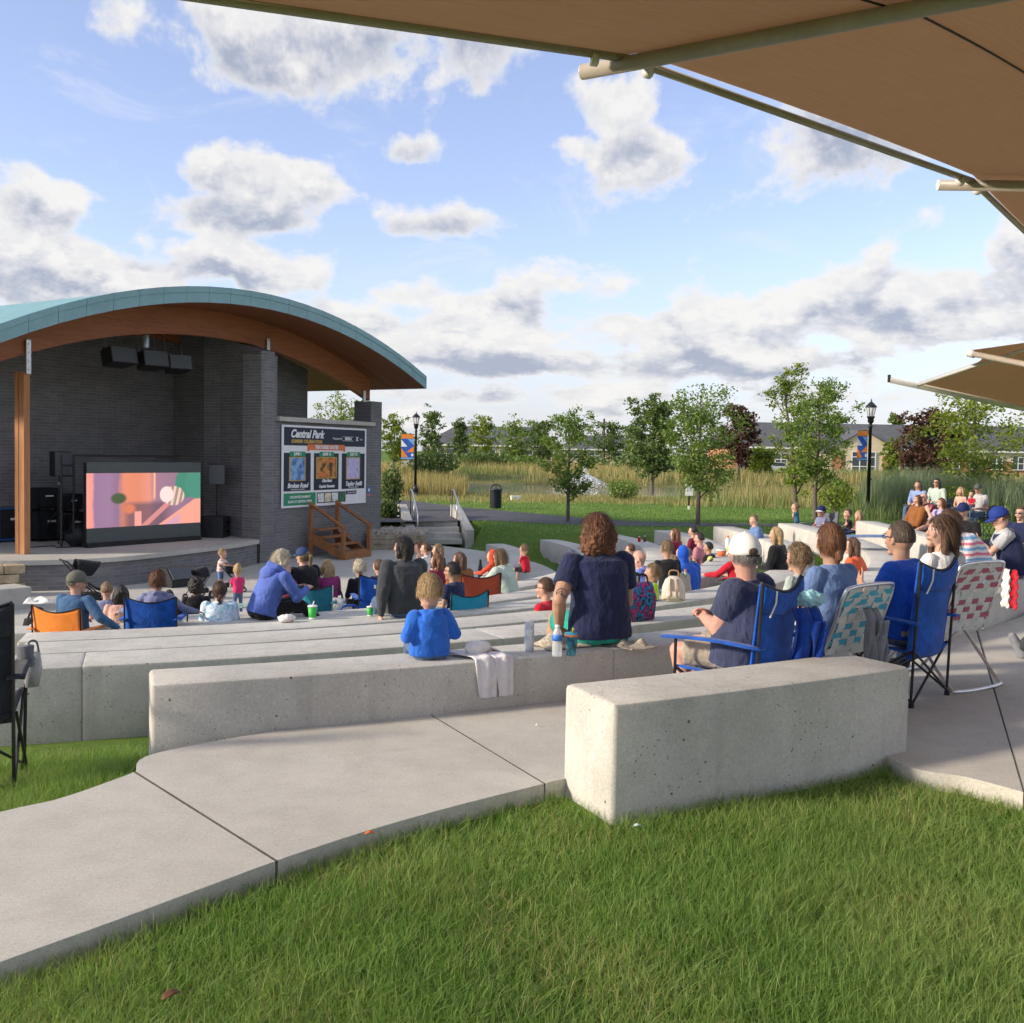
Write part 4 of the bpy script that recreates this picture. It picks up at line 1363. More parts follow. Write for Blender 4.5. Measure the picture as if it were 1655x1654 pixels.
# gear cases and amplifiers at the back of the stage
M_CASEB = mat('case_blue', (.03, .13, .38), .4, .1)
def case(px, py, d, w, dp, h, label, blue=False, name='equipment_case'):
    q = P(px, py, d)
    t = empty(name, (q.x, q.y, STAGE_Z), facing(q, AUD)+.15, label, 'case')
    MB().bbox((0, 0, h/2+.05), (w, dp, h), .012).build('box', M_CAB, t)
    em = M_CASEB if blue else M_BLACKM
    mb = MB()
    for z in (.06, h+.04): mb.box((0, -dp/2-.004, z), (w+.01, .012, .035))
    for x in (-w/2, w/2): mb.box((x, -dp/2-.005, h/2+.05), (.035, .012, h))
    mb.build('edging', em, t)
    mb = MB()
    for x in (-w/2+.06, w/2-.06):
        for y in (-dp/2+.06, dp/2-.06): mb.lathe((x, y, .03), [(.03, -.02), (.03, .02)], 8, M=Matrix.Rotation(pi/2, 3, 'Y'))
    mb.build('caster', M_BLACKM, t)
    mb = MB(); mb.box((.02, -dp/2-.006, h*.72), (w*.35, .008, h*.07)); mb.build('nameplate', M_WHITE, t)
    return t
case(12, 850, 22.6, .75, .55, .70, 'black road case with blue edges behind the timber post', True)
case(72, 850, 22.9, .62, .5, .62, 'black equipment case between the timber post and the tripod')
t = case(70, 800, 22.95, .55, .4, .45, 'black amplifier head stacked on an equipment case', name='amplifier'); t.location.z += .68
case(112, 850, 23.0, .5, .5, .60, 'dark equipment case behind the tripod stand')
t = case(110, 800, 23.05, .42, .4, .34, 'small black amplifier with a yellow badge on a case', name='amplifier'); t.location.z += .66
# mixer/bag heap by the screen
q = G(127, 884, STAGE_Z)
t = empty('cable_bag', q, .3, 'dark heaped cable bag on the stage floor beside the screen', 'bag')
MB().ell((0, .2, .22), (.28, .22, .26), fn=lambda u: 1+.12*math.sin(5*u.x+3*u.z)).build('body', M_CAB, t, True)
MB().tube(catmull([(-.2, .1, .3), (-.1, .05, .55), (.12, .08, .5), (.2, .15, .28)], 5), .015, 6).build('strap', M_BLACKP, t)
q = G(75, 884, STAGE_Z)
mb = MB(); mb.tube(catmull([(q.x-.5, q.y, q.z+.012), (q.x-.2, q.y-.25, q.z+.012), (q.x+.1, q.y+.1, q.z+.012), (q.x+.35, q.y-.2, q.z+.012), (q.x+.8, q.y+.2, q.z+.012)], 6), .01, 5)
tag(mb.build('cable', M_BLACKM), 'black cable lying on the stage floor by the tripod', 'cable')
# ------------------------------------------------------------------ stairs up to the asphalt walk
sd = Vector((-.20, .98, 0)).normalized(); sr = Vector((sd.y, -sd.x, 0))
p0 = G(712, 880, PLAZA_Z)
stairs = empty('concrete_stairs', p0, math.atan2(-sd.x, sd.y), 'pale concrete stairs between cheek walls beside the band shell', 'stairs')
for i in range(4):
    MB().bbox((0, .32*i + .75, .155*(i+1)-.08-.08*i), (1.30, 1.5-.02*i, .155+.16*i), .012).build('step', M_STEPC, stairs)
M_YZ = Matrix(((0, 0, 1), (1, 0, 0), (0, 1, 0)))
for sx in (-1, 1):
    mb = MB(); mb.prism([(-.05, -.2), (3.2, -.2), (3.2, 1.0), (2.9, 1.02), (.12, .45), (-.05, .43)], -.13, .13, M=M_YZ)
    o = mb.build('cheek_wall', M_STEPC, stairs); o.location.x = sx*.86
    mb = MB(); x = sx*.66
    mb.tube([(x, .2, .0), (x, .2, .86), (x, .3, .92), (x, 2.0, 1.52), (x, 2.35, 1.52), (x, 2.35, .62)], .02, 8)
    mb.tube([(x, 1.25, .5), (x, 1.25, 1.26)], .018, 8)
    mb.build('handrail', M_STEEL, stairs, True)
# stone bed beside the stairs
def stones(name, cx, cy, z, rx, ry, n, label):
    vs = []; fs = []; rng = random.Random(3)
    ico = bmesh.new(); bmesh.ops.create_icosphere(ico, subdivisions=1, radius=1)
    iv = [v.co.copy() for v in ico.verts]; jf = [[v.index for v in f.verts] for f in ico.faces]; ico.free()
    mb = MB()
    for i in range(n):
        x = cx + rng.uniform(-rx, rx); y = cy + rng.uniform(-ry, ry); s = rng.uniform(.04, .09)
        M = Euler((rng.uniform(0, 3), rng.uniform(0, 3), rng.uniform(0, 3))).to_matrix() @ Matrix.Diagonal((1.2, .9, .6))
        mb.add([M @ v*s*(1+.15*rng.random()) + Vector((x, y, z+.03)) for v in iv], jf)
    o = mb.build(name, multi_mat('river_stones', [(.22, .20, .18), (.34, .30, .26), (.42, .36, .30), (.26, .22, .2)], 3)); tag(o, label, 'stones'); o['kind'] = 'stuff'
qb = G(640, 868, PLAZA_Z+.35)
stones('river_stones', qb.x, qb.y+.9, PLAZA_Z+.40, .75, .9, 420, 'bed of mixed river stones between band shell and stairs')
tb = empty('timber_edging', (qb.x, qb.y, PLAZA_Z), math.atan2(sr.y, sr.x), 'weathered timber edging below the stone bed', 'edging')
for i in range(3): MB().bbox((.03*i, 0, .07+.14*i), (1.55, .14, .135), .01).build('timber', mat('old_timber', (.30, .26, .19), .9, .25, 8, .5), tb)
MB().box((.0, .95, .2), (1.5, 1.8, .4)).build('fill', M_SOIL, tb)

# ------------------------------------------------------------------ lamp posts
M_LAMP = mat('lamp_black', (.012, .014, .018), .4, .15, spec=.5)
def m_glass(name, col=(.9, .93, .95), a=.35):
    m, T, b = principled(name)
    b.inputs['Base Color'].default_value = (*col, 1); b.inputs['Roughness'].default_value = .15
    b.inputs['Alpha'].default_value = a; b.inputs['Specular IOR Level'].default_value = .6
    MATS[name] = m
    return m
M_PANE = m_glass('lantern_pane')
M_BORG = mat('banner_orange', (.75, .25, .05), .7, .05); M_BBLU = mat('banner_blue', (.03, .10, .45), .7, .05)
M_BWHT = mat('banner_white', (.75, .76, .80), .7, .05); M_BLBL = mat('banner_sky', (.18, .40, .75), .7, .05)
def lamp(px, py, ytop, label, bside, bl, bw):
    p = G(px, py, LAWN_Z); h = P(px, ytop, p.y).z - p.z
    t = empty('street_lamp', p, 0, label, 'street lamp', 'black lantern lamp posts')
    s = h/4.0
    MB().lathe((0, 0, 0), [(.20*s, 0), (.20*s, .06), (.15*s, .10), (.13*s, .30), (.16*s, .34), (.10*s, .44), (.075*s, .55)], 12).build('base', M_LAMP, t, True)
    MB().lathe((0, 0, .5*s), [(.065*s, 0), (.05*s, 2.55*s), (.07*s, 2.56*s), (.07*s, 2.62*s), (.05*s, 2.64*s), (.05*s, 2.7*s)], 12).build('pole', M_LAMP, t, True)
    MB().lathe((0, 0, 3.2*s), [(.06*s, 0), (.10*s, .05*s), (.10*s, .16*s), (.13*s, .20*s), (.13*s, .24*s)], 12).build('holder', M_LAMP, t, True)
    ln = MB().lathe((0, 0, 3.44*s), [(.10*s, 0), (.165*s, .30*s)], 8).build('lantern', M_PANE, t)
    mb = MB()
    for k in range(8):
        a = 2*pi*k/8; mb.tube([(.10*s*math.cos(a), .10*s*math.sin(a), 3.44*s), (.165*s*math.cos(a), .165*s*math.sin(a), 3.74*s)], .008*s, 4)
    mb.build('lantern_bars', M_LAMP, t)
    MB().lathe((0, 0, 3.46*s), [(.03*s, 0), (.035*s, .1*s), (.02*s, .2*s)], 8).build('bulb', M_WHITE, t)
    MB().lathe((0, 0, 3.74*s), [(.20*s, 0), (.19*s, .03*s), (.10*s, .13*s), (.05*s, .17*s), (.02*s, .2*s), (.025*s, .24*s), (.0, .30*s)], 10).build('cap', M_LAMP, t, True)
    MB().tube([(.045*s, 0, 1.4), (.10, 0, 1.4)], .03, 6).build('outlet_box', M_LAMP, t)
    # banner on two arms
    z1 = 2.95*s; z0 = z1 - bl; x0 = bside*.09; x1 = bside*(.09+bw)
    for z in (z1, z0): MB().tube([(0, 0, z), (x1, 0, z)], .012, 6).build('banner_arm', M_LAMP, t)
    bn = MB().box(((x0+x1)/2, 0, (z0+z1)/2), (bw, .006, bl)).build('banner', M_BBLU, t)
    def patch(poly, mtl, y=-.006):
        mb = MB(); mb.prism([((x0 + (x1-x0)*u), z0 + (z1-z0)*v) for u, v in poly], -.002, .002, M=Matrix(((1, 0, 0), (0, 0, 1), (0, 1, 0)))); o = mb.build('banner_print', mtl, bn); o.location.y = y
    patch([(0, .82), (1, .82), (1, 1), (0, 1)], M_BORG); patch([(0, .55), (.5, .8), (0, .8)], M_BLBL); patch([(.5, .5), (1, .5), (1, .78)], M_BWHT)
    patch([(0, .28), (.6, .28), (0, .52)], M_BORG); patch([(.45, .08), (1, .08), (1, .45)], M_BORG, -.0065); patch([(.0, .0), (1, .0), (1, .06), (0, .06)], M_BLBL)
    patch([(.12+.1*math.cos(q), .17+.06*math.sin(q)) for q in np.linspace(0, 2*pi, 12, endpoint=False)], M_BWHT, -.0067)
    return t
lamp(671, 803, 666, 'black lantern lamp post with a colourful banner, by the asphalt walk near the stairs', -1, 1.15, .58)
lamp(1402, 838, 646, 'black lantern lamp post with a narrow banner, before the reeds behind the seat walls', -1, 1.05, .36)

# ------------------------------------------------------------------ litter bin, sign, utility box
p = G(801, 822, LAWN_Z); t = empty('litter_bin', p, 0, 'dark round litter bin with domed lid on the edge of the asphalt walk', 'litter bin')
hb = P(801, 792, p.y).z - p.z
mb = MB()
for k in range(22):
    a = 2*pi*k/22; mb.bbox((.21*math.cos(a), .21*math.sin(a), hb*.5), (.05, .012, hb*.96), .004, a+pi/2)
mb.build('slats', mat('bin_black', (.012, .016, .024), .45, .2), t)
MB().lathe((0, 0, 0), [(.19, .02), (.19, hb*.95)], 16).build('liner', M_CAB, t)
MB().lathe((0, 0, hb*.95), [(.24, 0), (.24, .05), (.20, .08)], 20).build('rim', M_LAMP, t, True)
mb = MB()
for a in (0, pi/2): mb.tube(catmull([(.20*math.cos(a), .20*math.sin(a), hb), (.17*math.cos(a), .17*math.sin(a), hb+.13), (0, 0, hb+.2), (-.17*math.cos(a), -.17*math.sin(a), hb+.13), (-.20*math.cos(a), -.20*math.sin(a), hb)], 5), .022, 6)
mb.build('lid', M_LAMP, t, True)
p = G(1113, 828, LAWN_Z-.1); t = empty('notice_sign', p, 0, 'small white notice sign on a post at the edge of the reeds', 'sign')
h = P(1113, 783, p.y).z - p.z
MB().bbox((0, 0, h*.5), (.06, .06, h), .006).build('post', M_BLACKM, t)
MB().bbox((0, 0, .1), (.075, .075, .3), .006).build('post_foot', M_WHITE, t)
MB().bbox((0, -.045, h-.22), (.30, .02, .45), .006).build('plate', M_WHITE, t)
MB().box((0, -.057, h-.2), (.2, .004, .16)).build('print', mat('sign_grey', (.45, .48, .48), .6, .2), t)
p = G(833, 816, LAWN_Z-.2); t = empty('utility_box', p, .2, 'small white utility box at the pond edge', 'utility box')
MB().bbox((0, 0, .18), (.42, .3, .36), .02).build('body', M_WHITE, t); MB().bbox((0, 0, .375), (.46, .34, .04), .01).build('lid', M_WHITE, t)
MB().box((0, 0, -.15), (.3, .2, .3)).build('footing', M_STEPC, t)

# ------------------------------------------------------------------ shade canopies
def m_fabric():
    m, T, b = principled('shade_cloth')
    tc = T.n('ShaderNodeTexCoord').outputs['UV']
    w = T.noise(T.vm('MULTIPLY', tc, (2.2, 60, 1)), 1.0, 4, .6); f = T.noise(tc, 500, 2)
    col = T.mix(T.sstep(w, .3, .7), (.455, .345, .255), (.50, .385, .29))
    col = T.mix(T.m('MULTIPLY', f, .3), col, (.32, .24, .17))
    T.l(col, b.inputs['Base Color']); b.inputs['Roughness'].default_value = .9; b.inputs['Specular IOR Level'].default_value = .1
    tr = T.n('ShaderNodeBsdfTranslucent'); T.l(T.mix(1.0, col, (1.25, 1.2, 1.12), 'MULTIPLY'), tr.inputs['Color'])
    mx = T.n('ShaderNodeMixShader'); mx.inputs[0].default_value = .55
    T.l(b.outputs[0], mx.inputs[1]); T.l(tr.outputs[0], mx.inputs[2]); T.l(mx.outputs[0], m.node_tree.nodes['Material Output'].inputs[0])
    return m
M_CLOTH = m_fabric()
M_PIPE = mat('canopy_pipe', (.36, .315, .26), .4, .08, 3, spec=.5)
M_PIPEL = mat('canopy_pipe_pale', (.62, .60, .56), .35, .08, 3, spec=.5)
def sheet(name, fn, nu, nv, mtl, parent, uvs=(4, 4)):
    """single fabric sheet with thickness and UVs"""
    bm = bmesh.new(); uvl = bm.loops.layers.uv.new('UVMap')
    for side in (0, 1):
        gr = [[bm.verts.new(Vector(fn(i/nu, j/nv)) + Vector((0, 0, .004*side))) for i in range(nu+1)] for j in range(nv+1)]
        for j in range(nv):
            for i in range(nu):
                idx = [(i, j), (i+1, j), (i+1, j+1), (i, j+1)]
                if side: idx.reverse()
                f = bm.faces.new([gr[b][a] for a, b in idx])
                for lp, (a, b) in zip(f.loops, idx): lp[uvl].uv = (a/nu*uvs[0], b/nv*uvs[1])
                f.smooth = True
    me = bpy.data.meshes.new(name); bm.to_mesh(me); bm.free()
    o = link(name, me, mtl); adopt(o, parent)
    return o
ZC = 3.48
n1, n2 = G(1010, 104, ZC), G(1571, 300, ZC)
el_, er_ = G(265, 0, ZC), G(1655, 379, ZC)
n0 = n1 + (el_-n1).normalized()*3.4; n3 = n2 + (er_-n2).normalized()*3.4
r1 = (G(1561, 0, ZC) - n1).normalized(); r2 = (G(1655, 298, ZC) - G(1490, 296, ZC)).normalized()
r0 = Matrix.Rotation(R_(-28), 3, 'Z') @ r1; r3 = Matrix.Rotation(R_(27), 3, 'Z') @ r2
RL = 5.2
can = empty('shade_canopy', (n1.x + r1.x*RL, n1.y + r1.y*RL, 0), 0, 'brown shade cloth canopy on pale steel pipes overhead, nearest the camera', 'canopy', 'shade canopies around the seating')
nodes = [n0, n1, n2, n3]; ribs = [r0, r1, r2, r3]
for nd, r in zip(nodes, ribs):
    adopt(MB().tube([nd - r*.23, nd + r*RL], .038, 14).build('rib', M_PIPE, None, True), can)
    adopt(MB().tube([nd - r*.235, nd - r*.225], .036, 14).build('rib_cap', M_PIPEL), can)
    e = nd + r*RL
    adopt(MB().tube([(e.x, e.y, H(e.x, e.y)-.2), (e.x, e.y, ZC)], .07, 12).build('post', M_PIPE, None, True), can)
for i in range(3):
    a, b = nodes[i], nodes[i+1]
    adopt(MB().tube([a + Vector((0, 0, .03)), b + Vector((0, 0, .03))], .022, 10).build('edge_pipe', M_PIPE, None, True), can)
    for nd, o_ in ((a, b), (b, a)):
        d = (o_-nd).normalized(); q = nd + d*.16
        adopt(MB().tube([q-d*.015, q+d*.015], .031, 10).build('clamp', M_PIPEL, None, True), can)
    def fab(u, v, a=a, b=b, ra=ribs[i], rb=ribs[i+1], i=i):
        p = (a+ra*RL*v).lerp(b+rb*RL*v, u)
        inw = (ra+rb).normalized()*(.045*4*u*(1-u) if i == 1 else -.012*4*u*(1-u))*(1-v)
        return p + inw + Vector((0, 0, .042 + .10*math.sin(pi*u)*math.sin(pi*min(1, v*1.2)) + (.03 if i else 0)))
    sheet('fabric', fab, 24, 24, M_CLOTH, can, (5, 5))
    pts = [fab(k/20, 1.226/RL) - Vector((0, 0, .012)) for k in range(21)]
    adopt(MB().tube(pts, .006, 6).build('seam_cord', M_CAB), can)
# the farther canopy
T1, T2 = P(1437, 614, 25.0), P(1567, 571, 19.6)
E1 = P(1790, 690, 31.5); R1 = P(1800, 516, 19.5); E2 = P(1800, 618, 17.0); T2e = P(1800, 540, 15.0)
can2 = empty('shade_canopy', (E1.x, E1.y, H(E1.x, E1.y)), 0, 'smaller far brown shade canopy on pale pipes above the seated crowd beside the reeds', 'canopy', 'shade canopies around the seating')
adopt(MB().tube([T1, E1], .075, 12).build('edge_pipe', M_PIPEL, None, True), can2)
rs_ = T1.lerp(E1, .10)
adopt(MB().tube([rs_, R1], .045, 12).build('rib', M_PIPEL, None, True), can2)
adopt(MB().tube([T2, E2], .055, 12).build('rib', M_PIPE, None, True), can2)
adopt(MB().tube([T2 - (E2-T2).normalized()*.02, T2 + (E2-T2).normalized()*.12], .075, 12).build('rib_cap', M_PIPEL, None, True), can2)
adopt(MB().tube([T1 + Vector((0, 0, -.05)), T1 + Vector((0, 0, .12))], .04, 8).build('tip', M_LAMP), can2)
for e in (E1, R1, E2): adopt(MB().tube([(e.x, e.y, float(H(e.x, e.y))-.2), e], .07, 12).build('post', M_PIPE, None, True), can2)
RA = P(1500, 607, 24.0)
def fa(u, v):
    lo_ = T1.lerp(E1, .13+.87*u) + Vector((0, 0, .06)); hi_ = rs_.lerp(R1, .02+.98*u)+Vector((0, 0, .05))
    return lo_.lerp(hi_, v) + Vector((0, 0, .25*math.sin(pi*u)*math.sin(pi*v)*u))
sheet('fabric', fa, 14, 14, M_CLOTH, can2)
def fb(u, v):
    lo_ = rs_.lerp(R1, .33+.67*u)+Vector((0, 0, .05)); a_ = T2.lerp(T2e, u) + Vector((0, 0, .05))
    return lo_.lerp(a_, v) - (a_-lo_)*0 + Vector((.5, 0, 0))*(math.sin(pi*v)*(1-u)*.5)
sheet('fabric', fb, 12, 12, M_CLOTH, can2)
# ------------------------------------------------------------------ trees
def quad_cloud(cent, size, rng, flat=.0):
    """leaf quads at centres (n,3), sizes (n,) -> V, F"""
    n = len(cent)
    a = rng.normal(size=(n, 3)); a /= np.linalg.norm(a, axis=1)[:, None]
    a[:, 2] = np.abs(a[:, 2])*(1-flat) + flat
    a /= np.linalg.norm(a, axis=1)[:, None]
    t = rng.normal(size=(n, 3)); t -= a*np.sum(a*t, 1)[:, None]; t /= np.linalg.norm(t, axis=1)[:, None]
    b = np.cross(a, t)
    s = size[:, None]
    V = np.stack([cent - t*s, cent - b*s*.48 + t*s*.1, cent + t*s, cent + b*s*.48 + t*s*.1], 1).reshape(-1, 3)
    return V, np.arange(4*n).reshape(-1, 4)

def tree(px, py, d, ytop, x0, x1, ybase, mtl, label, n=5000, leaf=.07, name='tree', group=None, seed=1, z=None, shape='round', trunk=None, nb=16, lean=0.0, gap=.35, z_off=0.0):
    """tree whose crown spans photo columns x0..x1 and rows ytop..ybase at distance d"""
    rng = np.random.default_rng(seed); rr = random.Random(seed)
    p = P(px, py, d)
    gz = float(H(p.x, p.y)) if z is None else z
    top = P(px, ytop, d).z - gz; cb = P(px, ybase, d).z - gz
    w = (x1-x0)/1655*d/2; cx = ((x0+x1)/2-px)/1655*d
    t = empty(name, (p.x, p.y, gz), 0, label, 'tree', group)
    tr = trunk or max(.03, top*.016)
    mb = MB()
    ctr = Vector((cx, 0, (top+cb)/2)); hz = (top-cb)/2
    stem = catmull([(0, 0, -.2), (.02*top*rr.uniform(-1, 1), 0, cb*.6), (cx*.5+lean*.3, 0, cb+hz*.5), (cx*.8+lean, 0, cb+hz*1.3), (cx+lean, 0, top-.1*hz)], 5)
    mb.tube(stem, [tr*(1.25-1.1*i/(len(stem)-1)) for i in range(len(stem))], 8)
    tips = []
    for k in range(nb):
        f = .28 + .6*k/nb
        s = stem[int(f*(len(stem)-1))]
        a = rr.uniform(0, 2*pi) if nb < 6 else k*2.4 + rr.uniform(-.4, .4)
        if shape == 'round': e = math.sin(pi*min(1, max(.12, (k+.8)/nb*.92)))**.6
        elif shape == 'cone': e = 1.05-.95*k/nb
        else: e = .75+.25*rr.random()
        rad = w*e*rr.uniform(.7, 1.02)
        zz = cb + (top-cb)*((k+.5)/nb)*rr.uniform(.92, 1.04) + .12*hz
        tip = Vector((cx*.6 + math.cos(a)*rad + lean*(k/nb), math.sin(a)*rad*.9, min(zz, top*.99)))
        mid = s.lerp(tip, .5) + Vector((0, 0, -.06*rad))
        pts = catmull([s, mid, tip], 4)
        r0_ = tr*.42*(1-.6*k/nb)
        mb.tube(pts, [r0_*(1-.8*i/(len(pts)-1)) for i in range(len(pts))], 5)
        tips.append((s, mid, tip))
    mb.build('trunk', M_BARK, t, True)
    cents = []
    per = n//len(tips)
    for (s, mid, tip) in tips:
        m = max(6, int(per*rr.uniform(.7, 1.3)))
        ncl = 7
        cls = []
        for q in range(ncl):
            f = .35 + .75*q/ncl
            base = np.array(s.lerp(tip, min(1, f)))
            cls.append(base + rng.normal(0, w*.16, 3)*[1, 1, .7])
        cls = np.array(cls)
        c = cls[rng.integers(0, ncl, m)] + rng.normal(0, w*.115, (m, 3))*[1, 1, .62]
        cents.append(c)
    c = np.concatenate(cents)
    V, F = quad_cloud(c, rng.uniform(.6, 1.2, len(c))*leaf, rng, .25)
    big_mesh('crown', V, F, mtl, t)
    return t
GL = 'small trees on the lawn'; GB = 'trees beyond the pond'
tree(918, 842, 31.6, 664, 868, 965, 792, M_LEAF, 'small round-crowned green tree on the lawn behind the navy-shirted woman', 5200, .058, seed=11, group=GL)
tree(1128, 843, 31.4, 634, 1058, 1196, 780, M_LEAF, 'broad leafy green tree on the lawn beside the white notice sign', 8000, .062, seed=12, group=GL, nb=20)
tree(1318, 838, 35.0, 616, 1262, 1376, 770, M_LEAF, 'dense green tree on the lawn left of the tall lamp post', 6800, .066, seed=13, group=GL, nb=20)
tree(1288, 830, 37.0, 582, 1236, 1322, 785, M_LEAFY, 'taller thin yellow-green tree with a leaning top behind the dense one', 3400, .075, seed=14, group=GL, nb=14, lean=-.35)
tree(1580, 800, 38.0, 636, 1488, 1650, 775, M_LEAFY, 'loose yellow-green tree rising from the tall reeds under the far canopy', 5200, .08, seed=15, group=GL, nb=20)
tree(1502, 780, 62.0, 663, 1452, 1562, 765, M_LEAFP, 'round purple-leaved tree before the long grey-roofed building, beside the lamp post', 6500, .15, seed=16, group=GB, nb=20)
tree(1193, 760, 92.0, 661, 1160, 1224, 742, M_LEAFP, 'dark purple-leaved tree showing between two green lawn trees', 3800, .2, seed=17, group=GB, nb=16)
tree(1056, 770, 80.0, 644, 1012, 1098, 762, M_LEAFD, 'tall grey-green tree behind the pond reeds', 6000, .19, seed=18, group=GB, nb=20)
tree(1225, 765, 95.0, 725, 1205, 1260, 760, M_LEAFY, 'low yellow-green tree near the end of the long building', 2000, .2, seed=19, group=GB)
tree(1440, 775, 75.0, 712, 1424, 1458, 772, M_LEAFY, 'small pale tree before the entrance of the long building', 1500, .16, seed=20, group=GB)
back = [(636, 672, 612, 662, M_LEAFY, 'yellow-green tree at the corner of the band shell', 90, 742, 'round'), (699, 662, 672, 722, M_LEAFD, 'dark pointed tree behind the lamp by the stairs', 120, 738, 'cone'),
        (742, 680, 722, 764, M_LEAFD, 'slim blue-green pointed tree across the pond', 118, 740, 'cone'), (778, 674, 752, 806, M_LEAFY, 'flat-topped yellowish tree across the pond', 135, 740, 'round'),
        (832, 682, 798, 868, M_LEAF, 'wide green tree before the grey house roof', 128, 738, 'round'), (874, 680, 852, 904, M_LEAFD, 'grey-green tree left of the near round-crowned tree', 140, 740, 'round'),
        (985, 680, 952, 1012, M_LEAFD, 'greyish tree beside the wooden utility pole', 150, 738, 'round'), (1030, 690, 1004, 1040, M_LEAF, 'far green tree low behind the pond', 170, 742, 'round'),
        (548, 642, 502, 600, M_LEAFY, 'bright green tree seen through the gap under the band shell roof', 75, 735, 'round'), (588, 650, 560, 612, M_LEAF, 'green tree seen above the sign wall beside the brick pillar', 85, 735, 'round'), (1350, 668, 1332, 1376, M_LEAF, 'far green treetop above the long grey roof', 190, 735, 'round'),
        (1445, 668, 1432, 1462, M_LEAF, 'rounded green treetop just above the grey roof ridge', 190, 735, 'round'), (655, 700, 640, 676, M_LEAF, 'small green tree just behind the banner of the left lamp', 105, 742, 'round')]
for i, (px, yt, x0, x1, m_, lb, d, yb, sh) in enumerate(back):
    tree(px, 745, d, yt, x0, x1, yb, m_, lb, 2300, d*.0016, seed=30+i, group=GB, shape=sh, nb=16)

# ------------------------------------------------------------------ reeds and pond-side growth
def reed(name, n, xr, yr, hr, wr, mtl, label, fn, seg=2, lean=(.18, .12)):
    x = NP.uniform(*xr, n); y = NP.uniform(*yr, n)
    ok = fn(x, y); x, y = x[ok], y[ok]
    k = .75+.5*patchy(x, y, .35, 3)
    L = NP.uniform(*hr, len(x))*k
    blades(name, x, y, H(x, y)-.03, L, NP.uniform(*wr, len(x)), np.clip(NP.normal(*lean, len(x)), 0, .9), mtl, label, 'reeds', seg)
def pondq(x, y): return np.hypot((x-POND_C[0])/POND_R[0], (y-POND_C[1])/POND_R[1])
near_edge = lambda x: 42.5 + .10*np.maximum(0, -x) - .12*np.clip(x, 0, 12) + 1.2*np.sin(x*.5)
seen = lambda x, y: (x/y > -.14) & (x/y < .56)
reed('tan_reeds', 42000, (-14, 60), (86, 135), (.6, 1.25), (.03, .07), M_REED_T, 'tall tan reeds and grasses beyond the pond', lambda x, y: (pondq(x, y) > 1.27) & seen(x, y) & ((x < 12) | (y < 100)) & (patchy(x, y, .12) > .30))
reed('green_reeds', 16000, (-14, 60), (84, 130), (.5, 1.15), (.03, .07), M_REED_G, 'green reeds mixed through the growth beyond the pond', lambda x, y: (pondq(x, y) > 1.25) & seen(x, y) & (patchy(x, y, .12) < .55))
reed('shore_grass', 20000, (-9, 12), (42, 60), (.12, .28), (.012, .03), M_REED_T, 'short dry grass on the near shore of the pond', lambda x, y: (y > near_edge(x)) & seen(x, y) & (pondq(x, y) > 1.21) & (patchy(x, y, .4) > .25))
reed('shore_weeds', 10000, (-9, 14), (42, 60), (.12, .30), (.012, .03), M_REED_G, 'green weeds along the near shore of the pond', lambda x, y: (y > near_edge(x)) & seen(x, y) & (pondq(x, y) > 1.21) & (patchy(x, y, .4) < .6))
reed('meadow_grass', 34000, (8, 40), (42, 84), (.45, .95), (.016, .04), M_REED_T, 'golden meadow grass behind the lawn trees', lambda x, y: (y > near_edge(x)) & seen(x, y) & (pondq(x, y) > 1.0) & (x/y < .40) & (x > 8.5+.05*(y-42)) & (patchy(x, y, .3) > .34))
reed('meadow_weeds', 20000, (8, 40), (41.5, 84), (.4, .9), (.016, .045), M_REED_G, 'green meadow plants behind the lawn trees', lambda x, y: (y > near_edge(x)-.6) & seen(x, y) & (pondq(x, y) > 1.0) & (x/y < .44) & (x > 8.0) & (patchy(x, y, .3) < .62))
reed('left_grass', 12000, (-8, -2), (46, 62), (.5, 1.1), (.016, .04), M_REED_T, 'yellow grass behind the lamp post near the stairs', lambda x, y: (x/y > -.14) & (x/y < -.045) & (pondq(x, y) > 1.0) & (y > 47))
reed('tall_reeds', 26000, (12.5, 27), (34.5, 47), (1.0, 1.75), (.016, .04), M_REED_B, 'tall blue-green reed bed behind the women on the wall', lambda x, y: (x/y > .352+.012*np.sin(y*3)) & (x/y < .62) & (y > 35.5+.8*np.sin(x)), 3, (.14, .10))
reed('reed_undergrowth', 12000, (12, 27), (33.8, 44), (.4, .95), (.016, .04), M_REED_G, 'green undergrowth in front of the tall reeds', lambda x, y: (x/y > .335) & (x/y < .62) & (y > 34.6+.8*np.sin(x)), 2)

def bush(px, py, d, w, h, mtl, label, seed, n=900, leaf=.08, sink=0.0):
    rng = np.random.default_rng(seed); p = P(px, py, d); gz = float(H(p.x, p.y))
    t = empty('bush', (p.x, p.y, gz), 0, label, 'bush', 'bushes beyond the pond and by the walk')
    mb = MB()
    for k in range(7):
        a = k*.9; mb.tube([(0, 0, -.05), (w*.18*math.cos(a), w*.18*math.sin(a), h*.4), (w*.38*math.cos(a), w*.38*math.sin(a), h*.75)], [.03*h, .02*h, .008*h], 5)
    mb.build('stems', M_BARK, t)
    u = rng.normal(size=(n, 3)); u /= np.linalg.norm(u, axis=1)[:, None]
    c = u*(rng.random(n)**.4)[:, None]*[w/2, w/2, h/2]*(.8+.3*rng.random(n))[:, None] + [0, 0, h*.52]
    c[:, 2] = np.maximum(c[:, 2], .02)
    V, F = quad_cloud(c, rng.uniform(.6, 1.2, n)*leaf, rng); big_mesh('foliage', V, F, mtl, t)
bush(632, 828, 36, .9, 1.6, M_LEAFD, 'dark shrub against the corner of the band shell', 51)
bush(627, 850, 32, .7, .7, M_LEAFD, 'low dark green shrub behind the stone bed', 52)
